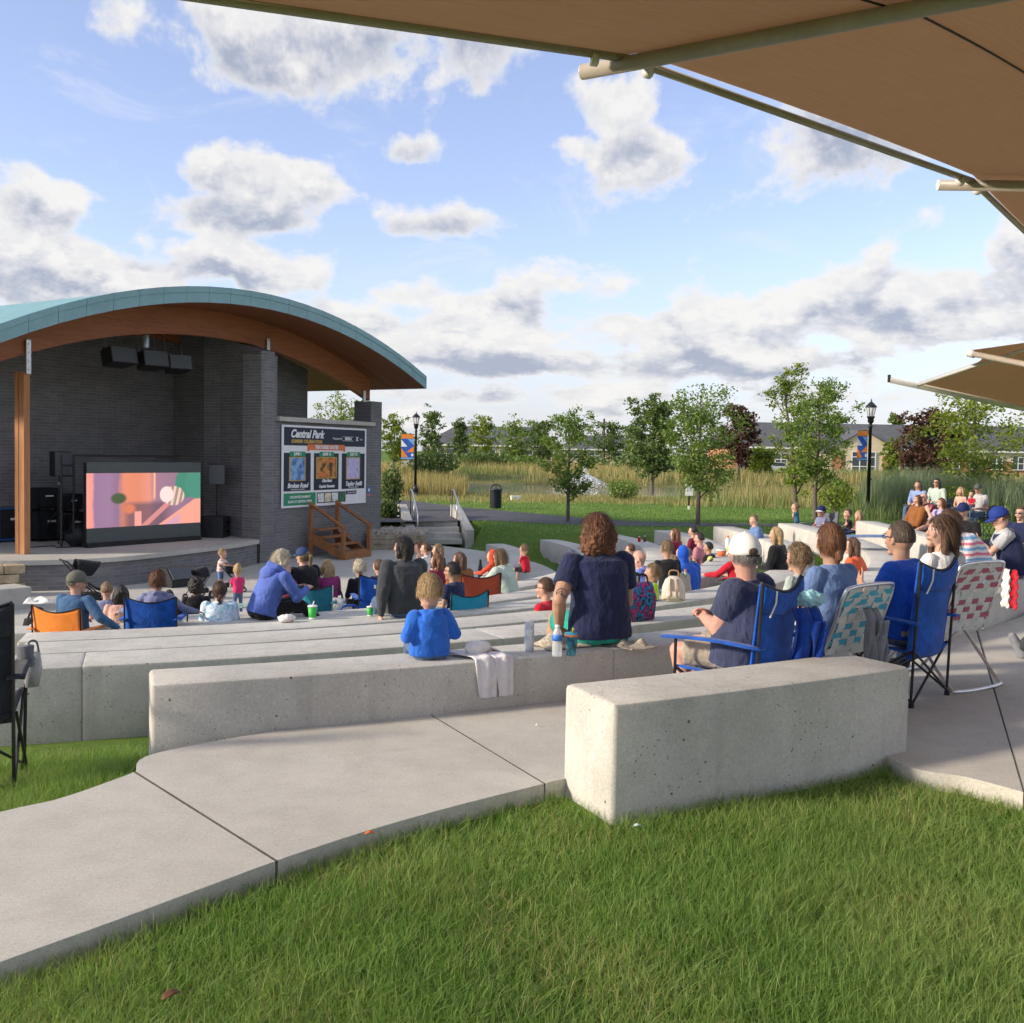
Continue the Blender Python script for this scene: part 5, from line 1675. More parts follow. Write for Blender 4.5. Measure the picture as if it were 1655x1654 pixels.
bush(700, 768, 92, 5, 2.4, M_LEAFD, 'dark rounded bush on the far pond bank', 53, 1400, .2)
bush(780, 752, 112, 6, 2.2, M_LEAFD, 'wide dark green bush before the far houses', 54, 1400, .22)
bush(850, 755, 112, 5, 1.8, M_LEAF, 'low green bush at the end of the pond bridge', 55, 1000, .22)
bush(1025, 748, 110, 5, 2.2, M_LEAFD, 'dark bush beneath the wooden utility pole', 56, 1000, .22)
bush(1540, 790, 36, 2.2, 1.3, M_LEAFY, 'bright yellow-green bush at the foot of the tall reeds', 57, 1600, .07)
bush(1350, 815, 40.5, 1.6, 1.3, M_LEAFY, 'bright weed clump between the lawn tree and the tall lamp post', 58, 1200, .07)
bush(1005, 822, 46, 1.6, 1.0, M_LEAF, 'green weed clump on the near shore beside the fountain', 59, 1000, .07)

# fountain in the pond
fp = G(944, 801, WATER_Z)
t = empty('fountain', fp, 0, 'white fountain spray rising from the pond', 'fountain')
MB().lathe((0, 0, -.1), [(.35, 0), (.35, .12), (.15, .2)], 12).build('float', M_CAB, t)
n = 5200
a = NP.uniform(0, 2*pi, n); s = NP.random(n); e = NP.uniform(.3, 2.9, n)*(NP.random(n)**.35)
hmax = 1.55 + .0*a
x = e*np.cos(a)*s; y = e*np.sin(a)*s; zz = 4*hmax*s*(1-s)*(1 - .52*e/2.9) + NP.normal(0, .03, n)
m0 = n//5; x[:m0] = NP.normal(0, .07, m0); y[:m0] = NP.normal(0, .07, m0); zz[:m0] = NP.random(m0)*2.0
V, F = quad_cloud(np.stack([x, y, np.maximum(zz, .02)], 1), NP.uniform(.03, .06, n), NP)
big_mesh('spray', V, F, mat('spray_white', (.85, .88, .92), .5, .02), t)['kind'] = 'stuff'

# ------------------------------------------------------------------ far buildings
M_RGREY = mat('shingle_grey', (.10, .105, .115), .85, .12, 1.5, .4, 8)
M_BRO = mat('orange_brick', (.42, .20, .11), .85, .12, 1.2)
M_CREAM = mat('cream_stucco', (.66, .55, .40), .8, .06, .6)
M_DKWIN = mat('window_glass', (.05, .06, .075), .15, .3, .8, spec=.7)
def building(px0, px1, ybase, d, wall_h, roof_h, depth, label, wins, mw, band=None, over=.6, name='building'):
    a, b = P(px0, ybase, d), P(px1, ybase, d)
    gz = float(H((a.x+b.x)/2, d)); L = b.x - a.x
    t = empty(name, ((a.x+b.x)/2, d, gz), 0, label, 'building')
    MB().box((0, depth/2, wall_h/2-.3), (L, depth, wall_h+.6)).build('wall', mw, t)
    if band: MB().box((0, -.05, wall_h*.78), (L+.04, .12, wall_h*.38)).build('wall_band', band, t)
    mb = MB(); o_ = over; hip = min(depth*.5, 4)
    vs = [(-L/2-o_, -o_, wall_h), (L/2+o_, -o_, wall_h), (L/2+o_, depth+o_, wall_h), (-L/2-o_, depth+o_, wall_h), (-L/2+hip, depth/2, wall_h+roof_h), (L/2-hip, depth/2, wall_h+roof_h)]
    mb.add(vs, [(0, 1, 5, 4), (1, 2, 5), (2, 3, 4, 5), (3, 0, 4), (3, 2, 1, 0)]); mb.build('roof', M_RGREY, t)
    MB().box((0, -o_+.02, wall_h-.12), (L+2*o_, .06, .24)).build('fascia', M_WHITE, t)
    for (fx, w, z0, h) in wins:
        x = -L/2 + fx*L
        wn = MB().box((x, -.10, z0+h/2), (w, .12, h)).build('window', M_DKWIN, t)
        mb = MB()
        for sx in (-1, 0, 1): mb.box((x+sx*w/2, -.165, z0+h/2), (.09, .05, h+.1))
        for sz_ in (0, .5, 1): mb.box((x, -.167, z0+h*sz_), (w+.1, .05, .09))
        mb.build('window_frame', M_WHITE, wn)
    return t
D = 132
bl = building(1180, 1760, 766, D, 3.3, 3.4, 16, 'long low brick building with a grey hipped roof beyond the meadow', [(f, 1.5, .9, 1.6) for f in (.04, .09, .14, .20, .265, .50, .56, .62, .68, .74, .80, .86, .92)], M_BRO, M_CREAM)
# entrance gable with a glazed door
def gable(cx, w, h):
    mb = MB(); mb.prism([(-w/2, -.3), (w/2, -.3), (w/2, 3.0), (0, h), (-w/2, 3.0)], -1.6, .0, M=Matrix(((1, 0, 0), (0, 0, 1), (0, 1, 0)))); o = mb.build('gable', M_CREAM, bl); o.location.x = cx
    mb = MB()
    for sx in (-1, 1):
        mb.add([(0, -1.9, h+.12), (sx*(w/2+.5), -1.9, 2.82), (sx*(w/2+.5), 6, 2.82), (0, 6, h+.12), (0, -1.9, h-.06), (sx*(w/2+.5), -1.9, 2.64), (sx*(w/2+.5), 6, 2.64), (0, 6, h-.06)], [(0, 1, 2, 3), (4, 7, 6, 5), (0, 4, 5, 1), (1, 5, 6, 2), (2, 6, 7, 3)])
    o = mb.build('gable_roof', M_RGREY, bl); o.location.x = cx
    dr = MB().box((cx, -1.64, 1.4), (3.0, .12, 2.9)).build('door', M_DKWIN, bl)
    mb = MB()
    for x in (-1.5, -.5, .5, 1.5): mb.box((cx+x, -1.72, 1.4), (.12, .05, 3.0))
    for z_ in (0, 1.0, 2.2, 2.85): mb.box((cx, -1.722, z_), (3.1, .05, .1))
    mb.build('door_frame', M_WHITE, dr)
    for sx in (-1, 1): MB().box((cx+sx*3.2, -1.63, 1.2), (1.6, .06, 2.4)).build('brick_panel', M_BRO, bl)
gable(P(1388, 760, D).x - bl.location.x, 9.4, 5.6)
b2 = building(690, 905, 742, 158, 3.0, 3.0, 12, 'far low brick school with a dark grey roof across the pond', [(f, 2.2, .8, 1.5) for f in (.08, .2, .32, .46, .6, .74, .88)], M_BRO, M_CREAM)
building(1130, 1215, 748, 170, 3.0, 2.8, 12, 'far grey-roofed house between the lawn trees', [(f, 1.6, .9, 1.4) for f in (.2, .5, .8)], M_CREAM)
building(905, 1045, 742, 190, 2.8, 2.6, 12, 'far pale house behind the round-crowned lawn tree', [(f, 1.8, .9, 1.3) for f in (.15, .4, .65, .88)], M_CREAM)
# wooden utility pole
p = P(975, 745, 150); t = empty('utility_pole', (p.x, p.y, float(H(p.x, p.y))), 0, 'wooden utility pole among the trees across the pond', 'utility pole')
hp = P(975, 677, 150).z - t.location.z
MB().tube([(0, 0, -.3), (0, 0, hp)], [.22, .15], 8).build('pole', M_BARK, t); MB().box((0, 0, hp-.6), (1.8, .12, .14)).build('crossarm', M_BARK, t)
# parked white car seen near the lamp
def car(px, py, d, col, label):
    p = P(px, py, d); gz = float(H(p.x, p.y)); t = empty('parked_car', (p.x, p.y, gz), .15, label, 'car', 'cars parked across the pond')
    mb = MB(); mb.prism([(-2.1, .25), (2.1, .25), (2.15, .7), (1.9, .85), (1.1, .95), (.6, 1.42), (-.9, 1.45), (-1.6, .98), (-2.1, .9)], -.85, .85, M=Matrix(((1, 0, 0), (0, 0, 1), (0, 1, 0)))); mb.build('body', mat('car_'+label.split()[0], col, .3, .03, spec=.6), t)
    mb = MB(); mb.prism([(-.85, .98), (.95, .98), (.55, 1.36), (-.75, 1.38)], -.86, .86, M=Matrix(((1, 0, 0), (0, 0, 1), (0, 1, 0)))); mb.build('window', M_DKWIN, t)
    for x in (-1.3, 1.3):
        for y in (-.86, .86):
            MB().lathe((x, y, .33), [(.33, -.1), (.33, .1)], 14, M=Matrix.Rotation(pi/2, 3, 'X')).build('wheel', M_CAB, t)
car(682, 738, 105, (.75, .76, .78), 'white car parked beyond the reeds, half hidden by the lamp banner')
car(1255, 768, 122, (.7, .71, .72), 'silver car parked before the long brick building')
car(1225, 768, 123, (.06, .06, .07), 'black car parked before the long brick building')
# ------------------------------------------------------------------ people
def cloth(name, col, var=.12, bump=.75):
    if name in MATS: return MATS[name]
    m, T, b = principled(name)
    tc = T.n('ShaderNodeTexCoord').outputs['Object']
    n1 = T.noise(tc, 9, 4, .6, 2, .8); n2 = T.noise(tc, 420, 2, .5); n3 = T.noise(T.vm('MULTIPLY', tc, (1, 1, .5)), 16, 3, .55, 2, 1.5)
    c = T.mix(T.sstep(n1, .35, .65), tuple(x*(1-var) for x in col), tuple(min(1, x*(1+var)) for x in col))
    c = T.mix(T.m('MULTIPLY', n2, .22), c, tuple(x*.6 for x in col))
    T.l(c, b.inputs['Base Color']); b.inputs['Roughness'].default_value = .9; b.inputs['Specular IOR Level'].default_value = .15
    b.inputs['Sheen Weight'].default_value = .15
    bp = T.n('ShaderNodeBump'); bp.inputs['Strength'].default_value = bump; bp.inputs['Distance'].default_value = .02
    T.l(T.m('ADD', n3, T.m('MULTIPLY', n2, .06)), bp.inputs['Height']); T.l(bp.outputs[0], b.inputs['Normal'])
    MATS[name] = m
    return m
def patterned(name, cols, kind='tiedye', sc=9.0):
    if name in MATS: return MATS[name]
    m, T, b = principled(name)
    tc = T.n('ShaderNodeTexCoord').outputs['Object']
    if kind == 'stripe':
        sp = T.n('ShaderNodeSeparateXYZ'); T.l(tc, sp.inputs[0])
        f = T.m('FRACT', T.m('MULTIPLY', T.m('ADD', sp.outputs[2], T.m('MULTIPLY', T.noise(tc, 6, 2), .03)), sc))
        st = []
        for i, c_ in enumerate(cols): st.append((i/len(cols), c_))
        col = T.ramp(f, st, 'CONSTANT')
    else:
        n = T.noise(tc, sc, 3, .6, 2, 1.2)
        st = [(.3 + .4*i/(len(cols)-1), c_) for i, c_ in enumerate(cols)]
        col = T.ramp(n, st, 'LINEAR' if kind == 'tiedye' else 'CONSTANT')
    T.l(col, b.inputs['Base Color']); b.inputs['Roughness'].default_value = .9
    bp = T.n('ShaderNodeBump'); bp.inputs['Strength'].default_value = .3; bp.inputs['Distance'].default_value = .02
    T.l(T.noise(tc, 14, 3, .55, 2, 1.2), bp.inputs['Height']); T.l(bp.outputs[0], b.inputs['Normal'])
    MATS[name] = m
    return m
def skinm(name, col):
    if name in MATS: return MATS[name]
    m, T, b = principled(name)
    tc = T.n('ShaderNodeTexCoord').outputs['Object']
    n = T.noise(tc, 14, 4, .6); n2 = T.noise(tc, 160, 2)
    c = T.mix(T.sstep(n, .3, .7), tuple(x*.86 for x in col), (min(1, col[0]*1.08), col[1]*.98, col[2]*.95))
    T.l(c, b.inputs['Base Color']); b.inputs['Roughness'].default_value = .5; b.inputs['Specular IOR Level'].default_value = .35
    b.inputs['Subsurface Weight'].default_value = .12; b.inputs['Subsurface Radius'].default_value = (.012, .005, .003)
    bp = T.n('ShaderNodeBump'); bp.inputs['Strength'].default_value = .08; bp.inputs['Distance'].default_value = .004
    T.l(n2, bp.inputs['Height']); T.l(bp.outputs[0], b.inputs['Normal'])
    MATS[name] = m
    return m
def hairm(name, c1, c2):
    if name in MATS: return MATS[name]
    m, T, b = principled(name)
    tc = T.n('ShaderNodeTexCoord').outputs['Object']
    v = T.vm('MULTIPLY', tc, (1, 1, .16))
    n = T.noise(v, 95, 4, .65, 2, .5); n2 = T.noise(v, 24, 3, .6)
    c = T.mix(T.sstep(T.m('ADD', T.m('MULTIPLY', n, .6), T.m('MULTIPLY', n2, .4)), .36, .64), c1, c2)
    T.l(c, b.inputs['Base Color']); b.inputs['Roughness'].default_value = .48; b.inputs['Specular IOR Level'].default_value = .4
    bp = T.n('ShaderNodeBump'); bp.inputs['Strength'].default_value = .8; bp.inputs['Distance'].default_value = .012
    T.l(T.m('ADD', n, n2), bp.inputs['Height']); T.l(bp.outputs[0], b.inputs['Normal'])
    MATS[name] = m
    return m
SKIN = {'f': skinm('skin_fair', (.56, .36, .275)), 'p': skinm('skin_pink', (.56, .33, .26)), 't': skinm('skin_tan', (.45, .275, .19)), 'd': skinm('skin_brown', (.16, .08, .05))}
HAIR = {'blond': hairm('hair_blond', (.22, .14, .06), (.48, .34, .17)), 'brown': hairm('hair_brown', (.045, .022, .012), (.13, .07, .035)), 'black': hairm('hair_black', (.007, .006, .006), (.03, .025, .025)),
        'grey': hairm('hair_grey', (.10, .09, .08), (.26, .24, .22)), 'auburn': hairm('hair_auburn', (.07, .025, .012), (.20, .085, .035)), 'dirty': hairm('hair_dirty_blond', (.10, .065, .035), (.27, .18, .095)),
        'white': hairm('hair_platinum', (.40, .34, .24), (.70, .63, .50)), 'buzz': hairm('hair_cropped', (.045, .03, .022), (.10, .07, .05))}
M_EYEW = mat('eye_white', (.75, .73, .70), .3, .02); M_EYED = mat('eye_dark', (.02, .014, .01), .2, .05)
M_LIP = skinm('lip', (.42, .16, .13))
M_SHOE = mat('shoe_dark', (.03, .03, .035), .7, .2); M_SHOEW = mat('shoe_white', (.62, .62, .62), .7, .1); M_SOCK = cloth('sock_white', (.7, .7, .7))
TEXC = bpy.data.textures.new('folds', 'CLOUDS'); TEXC.noise_scale = .085; TEXC.noise_depth = 2
TEXH = bpy.data.textures.new('curls', 'CLOUDS'); TEXH.noise_scale = .03; TEXH.noise_depth = 2
TEXL = bpy.data.textures.new('locks', 'CLOUDS'); TEXL.noise_scale = .045; TEXL.noise_depth = 2

def solid(name, mb, mtl, parent, vox, smooth=4, disp=0.0, tex=None):
    o = mb.build(name, mtl, parent, True)
    r = o.modifiers.new('union', 'REMESH'); r.mode = 'VOXEL'; r.voxel_size = vox; r.use_smooth_shade = True
    s = o.modifiers.new('soften', 'SMOOTH'); s.factor = .5; s.iterations = smooth
    if disp:
        d = o.modifiers.new('relief', 'DISPLACE'); d.texture = tex or TEXC; d.strength = disp; d.mid_level = .5; d.texture_coords = 'LOCAL'
    return o

def limb(mb, pts, rs, n=12, flat=1.0):
    """tapered limb with rounded ends"""
    pts = [Vector(p) for p in pts]
    mb.tube(pts, rs, n, flat=flat)
    for p, r in zip(pts, rs): mb.ell(p, (r*.99, r*.99, r*.99), nu=12, nv=8)

def ik(S, Tt, l1, l2, pole):
    d = Tt - S; L = min(d.length, (l1+l2)*.995); d = d.normalized()
    if (Tt-S).length > L: Tt = S + d*L
    a = (l1*l1 - l2*l2 + L*L)/(2*L); h = math.sqrt(max(0, l1*l1-a*a))
    p = Vector(pole) - d*Vector(pole).dot(d)
    if p.length < 1e-5: p = d.orthogonal()
    p.normalize()
    return S + d*a + p*h, Tt

def hand(mb, wrist, dirv, nrm, side, s, curl=.5):
    """palm with four fingers and a thumb; nrm = back of the hand"""
    d = Vector(dirv).normalized(); nrm = Vector(nrm); nrm = (nrm - d*nrm.dot(d)).normalized(); x = d.cross(nrm)*side
    w = Vector(wrist)
    M = Matrix((x, d, nrm)).transposed()
    mb.ell(w + d*.045*s, (.040*s, .052*s, .016*s), M=M, nu=12, nv=8)
    for i, (ox, ln) in enumerate(((-.030, .066), (-.010, .076), (.010, .072), (.029, .056))):
        b = w + d*.085*s + x*ox*s
        p = [b - d*.02*s, b]; dd = d.copy()
        for seg in range(3):
            dd = (Matrix.Rotation(-curl*.75*(1 if seg else .6), 3, x*side) @ dd)
            p.append(p[-1] + dd*ln*s*(.44, .32, .24)[seg])
        limb(mb, p, [.0092*s, .009*s, .0084*s, .0078*s, .0066*s], 8)
    b = w + d*.025*s - x*.034*s
    td = (d*.75 - x*.75 - nrm*.25*curl).normalized()
    limb(mb, [b, b+td*.035*s, b+td*.06*s + d*.008*s, b+td*.07*s + d*.03*s], [.013*s, .0105*s, .0095*s, .0075*s], 8)

def head_mesh(mb, c, Rh, hs):
    def fn_pt(u):
        x = .074*u.x*(1 - .34*max(0, -u.z)**1.4); y = .094*u.y; z = .114*u.z
        if u.y < 0: y *= 1.04*(1-.42*max(0, -u.z-.15))
        if u.y > 0 and u.z < -.2: y *= 1 - .06*(-u.z-.2)
        if u.y > .5 and -.1 < u.z < .35: y *= .965
        return Vector((x, y, z))*hs
    vs = []; fs = []; nu, nv = 20, 16
    for j in range(nv+1):
        th = pi*j/nv
        for k in range(nu):
            a = 2*pi*k/nu; u = Vector((math.sin(th)*math.cos(a), math.sin(th)*math.sin(a), math.cos(th)))
            vs.append(c + Rh @ fn_pt(u))
    for j in range(nv):
        for k in range(nu): fs.append((j*nu+k, (j+1)*nu+k, (j+1)*nu+(k+1) % nu, j*nu+(k+1) % nu))
    mb.add(vs, fs)
    W_ = lambda x, y, z: c + Rh @ (Vector((x, y, z))*hs)
    limb(mb, [W_(0, .083, .026), W_(0, .096, .0), W_(0, .106, -.020)], [.008*hs, .010*hs, .0125*hs], 8)
    for sx in (-1, 1):
        mb.ell(W_(sx*.010, .097, -.024), (.008*hs, .009*hs, .007*hs), nu=8, nv=6)
        mb.ell(W_(sx*.074, -.004, -.006), (.010*hs, .020*hs, .031*hs), M=Rh @ Matrix.Rotation(sx*.35, 3, 'Z'), nu=10, nv=8)
        mb.ell(W_(sx*.036, .068, -.022), (.024*hs, .018*hs, .022*hs), nu=10, nv=8)
        mb.ell(W_(sx*.030, .076, .038), (.026*hs, .013*hs, .009*hs), M=Rh, nu=10, nv=6)
    mb.ell(W_(0, .070, -.092), (.026*hs, .022*hs, .020*hs), nu=10, nv=8)
    mb.ell(W_(0, .080, -.056), (.024*hs, .014*hs, .013*hs), M=Rh, nu=10, nv=6)

def hair_mesh(mb, style, c, Rh, hs):
    W_ = lambda x, y, z: c + Rh @ (Vector((x, y, z))*hs)
    def shell(k, low, front=.20, up=.42, off=(0, -.008, .012), r=(.081, .100, .113)):
        def fn(u):
            t = sstep(front, front+.22, u.y) * sstep(up+.25, up, u.z)
            q = sstep(low, low-.2, u.z)*(1 if u.y < .4 else 1)
            return k*(1-.30*max(t, q))
        mb.ell(W_(*off), tuple(v*hs for v in r), M=Rh, nu=24, nv=18, fn=fn)
    ax, ay, az = Rh @ Vector((1, 0, 0)), Rh @ Vector((0, 1, 0)), Rh @ Vector((0, 0, 1))
    def drape(L, w=.09, th=.045, back=-.075, end=.7, wave=0.0):
        secs = []
        n = 7
        for i in range(n+1):
            f = i/n
            p = W_(0, back - .012*math.sin(pi*f), .05) + Vector((0, 0, -1))*(L*hs*f) + wave*math.sin(6*f)*ax*hs
            wid = w*(1-(1-end)*f*f)*(.75+.25*min(1, f*3)); secs.append((p, ax, ay, wid*hs, th*(1-.4*f)*hs, 2.3))
        mb.loft(secs, 14)
    def lock(sx, L, y=.02, w=.030):
        pts = [W_(sx*.062, y, .06), W_(sx*.084, y-.005, -.01), W_(sx*.088, y-.01, -.07)]
        pts += [pts[-1] + Vector((0, 0, -L*.5*hs)) + ax*sx*.004, pts[-1] + Vector((0, 0, -L*hs))]
        limb(mb, pts, [w*hs*.8, w*hs, w*hs, w*hs*.8, w*hs*.4], 8)
    if style == 'capped': shell(.93, -.3)
    elif style == 'buzz': shell(.985, -.25)
    elif style == 'short': shell(1.03, -.25)
    elif style == 'balding': shell(.99, -.28, front=-.1, up=.9)
    elif style == 'curly': shell(1.16, -.35, front=.28)
    elif style == 'afro': shell(1.45, -.55, front=.45)
    elif style == 'bob': shell(1.07, -.6); drape(.20, .094, .06, -.055, 1.0); lock(-1, .05); lock(1, .05)
    elif style == 'wavybob': shell(1.13, -.6); drape(.19, .112, .085, -.045, 1.1, .01); lock(-1, .07, -.01, .045); lock(1, .07, -.01, .045)
    elif style == 'long': shell(1.06, -.6); drape(.36, .094, .055, -.06, .75); lock(-1, .2); lock(1, .2)
    elif style == 'pony':
        shell(1.03, -.45); limb(mb, [W_(0, -.095, .03), W_(0, -.135, -.0), W_(0, -.13, -.09), W_(.01, -.11, -.19)], [.02*hs, .03*hs, .026*hs, .010*hs], 10)
    elif style == 'lowpony':
        shell(1.06, -.55); limb(mb, [W_(0, -.085, -.05), W_(0, -.10, -.085), W_(0, -.085, -.12)], [.034*hs, .026*hs, .012*hs], 10)
    elif style == 'braid':
        shell(1.05, -.5)
        pts = [W_(0, -.09, -.03)] + [W_(.014*(-1)**i, -.105, -.06-.035*i) for i in range(6)]
        limb(mb, pts, [.026*hs]+[.022*hs]*5+[.01*hs], 9)
    elif style == 'bun': shell(1.04, -.45); mb.ell(W_(0, -.05, .12), (.045*hs, .045*hs, .038*hs), nu=12, nv=8)

def cap_parts(c, Rh, hs, mtl, parent, back=False, bill=None, front=None):
    M = Rh @ (Matrix.Rotation(pi, 3, 'Z') if back else Matrix.Identity(3)) @ Matrix.Rotation(-.05, 3, 'X')
    W_ = lambda x, y, z: c + M @ (Vector((x, y, z))*hs)
    mb = MB(); nu, nv = 22, 9; vs = []; fs = []
    for j in range(nv+1):
        th = pi*.56*j/nv
        for k in range(nu):
            a = 2*pi*k/nu
            u = Vector((math.sin(th)*math.cos(a), math.sin(th)*math.sin(a), math.cos(th)))
            r = .104 if u.y < 0 else .106
            zz = .104*u.z + .026
            if back and False: pass
            vs.append(W_(.086*u.x, r*u.y - .004, zz + .012*max(0, u.y)))
    for j in range(nv):
        for k in range(nu): fs.append((j*nu+k, (j+1)*nu+k, (j+1)*nu+(k+1) % nu, j*nu+(k+1) % nu))
    mb.add(vs, fs); mb.ell(W_(0, 0, .131), (.007*hs,)*3, nu=8, nv=5)
    o = mb.build('cap', mtl, parent, True)
    sm = o.modifiers.new('thick', 'SOLIDIFY'); sm.thickness = .004; sm.offset = -1
    mb = MB()
    mb.grid(lambda u, v: W_((u-.5)*2*.083*(1-.25*v*v), .088*math.sqrt(max(.02, 1-((u-.5)*1.75)**2)) + .082*v*(1-.35*(2*u-1)**2), .036 - .020*v - .022*(2*u-1)**2), 12, 6, thick=.005*hs)
    mb.build('brim', bill or mtl, o, True)
    if front is not None:
        MB().ell(W_(0, -.086, .026), (.036*hs, .027*hs, .032*hs), M=M, nu=16, nv=10).build('opening', front, o, True)
        MB().tube([W_(.040*math.sin(a), -.050-.057*math.cos(a*.55), .006) for a in np.linspace(-1.3, 1.3, 9)], .006*hs, 6).build('strap', M_BLACKP, o)
    return o

def strands(t, style, hc, Rh, hs, mtl, n=1500, cap=False):
    """fine locks lying over the hair so its outline and sheen break up"""
    L0, k, low, jit = {'buzz': (.010, .985, -.2, .001), 'short': (.030, 1.035, -.25, .005), 'curly': (.04, 1.17, -.4, .022), 'wavybob': (.10, 1.14, -.75, .020), 'bob': (.14, 1.08, -.75, .004), 'long': (.20, 1.07, -.7, .004),
        'lowpony': (.05, 1.06, -.5, .002), 'pony': (.05, 1.03, -.5, .003), 'braid': (.05, 1.05, -.55, .003), 'balding': (.015, .99, -.3, .002)}.get(style, (.04, 1.04, -.3, .01))
    rg = np.random.default_rng(len(t.name)*7 + int(abs(hc.x+hc.z)*1000))
    u = rg.normal(size=(n*3, 3)); u /= np.linalg.norm(u, axis=1)[:, None]
    keep = ~((u[:, 1] > .22) & (u[:, 2] < .50)) & (u[:, 2] > low)
    if style == 'balding': keep &= u[:, 2] < .35
    if cap: keep &= (u[:, 2] < -.02) & (u[:, 1] < .1)
    u = u[keep][:n]; n = len(u)
    r = np.array([.081, .100, .113])*k
    p = u*r + np.array([0, -.008, .012])
    nr = u/r; nr /= np.linalg.norm(nr, axis=1)[:, None]
    part = np.stack([np.sign(u[:, 0])*.55*(u[:, 2] > .4), -.75*(u[:, 2] > .2), np.full(n, -1.0)], 1) + rg.normal(0, .30 if style in ('curly', 'wavybob', 'short') else .12, (n, 3))
    tg = part - nr*np.sum(part*nr, 1)[:, None]; tg /= np.linalg.norm(tg, axis=1)[:, None]
    sd = np.cross(nr, tg); w = rg.uniform(.0012, .003, n)[:, None]
    L = L0*rg.uniform(.5, 1.15, n)[:, None]; lift = rg.uniform(.0005, .006 if style in ('curly', 'wavybob') else .0025 if style != 'buzz' else .001, n)[:, None]
    curl = rg.normal(0, jit, (n, 3)); seg = 4; V = np.empty((n, (seg+1)*2, 3))
    q = p.copy(); d = tg.copy()
    for s_ in range(seg+1):
        f = s_/seg
        c = q + nr*lift*(1.2*np.sin(pi*f)+.2) + curl*f*f
        V[:, 2*s_] = c - sd*w*(1-.7*f); V[:, 2*s_+1] = c + sd*w*(1-.7*f)
        q = q + d*L/seg
        # follow the skull while on it, then hang
        inside_ = np.sum((q/r)**2, 1)[:, None]
        q = np.where(inside_ < 1, q/np.sqrt(inside_), q)
        d = d*.75 + np.array([0, 0, -1])*.25; d /= np.linalg.norm(d, axis=1)[:, None]
    M = np.array(Rh); V = (V.reshape(-1, 3)*hs) @ M.T + np.array(hc)
    b = (np.arange(n)*(seg+1)*2)[:, None]
    F = np.concatenate([b + np.array([[2*s_, 2*s_+1, 2*s_+3, 2*s_+2]]) for s_ in range(seg)], 1).reshape(-1, 4)
    o = big_mesh('hair_strands', V, F, mtl, t); o['kind'] = 'stuff'
    return o

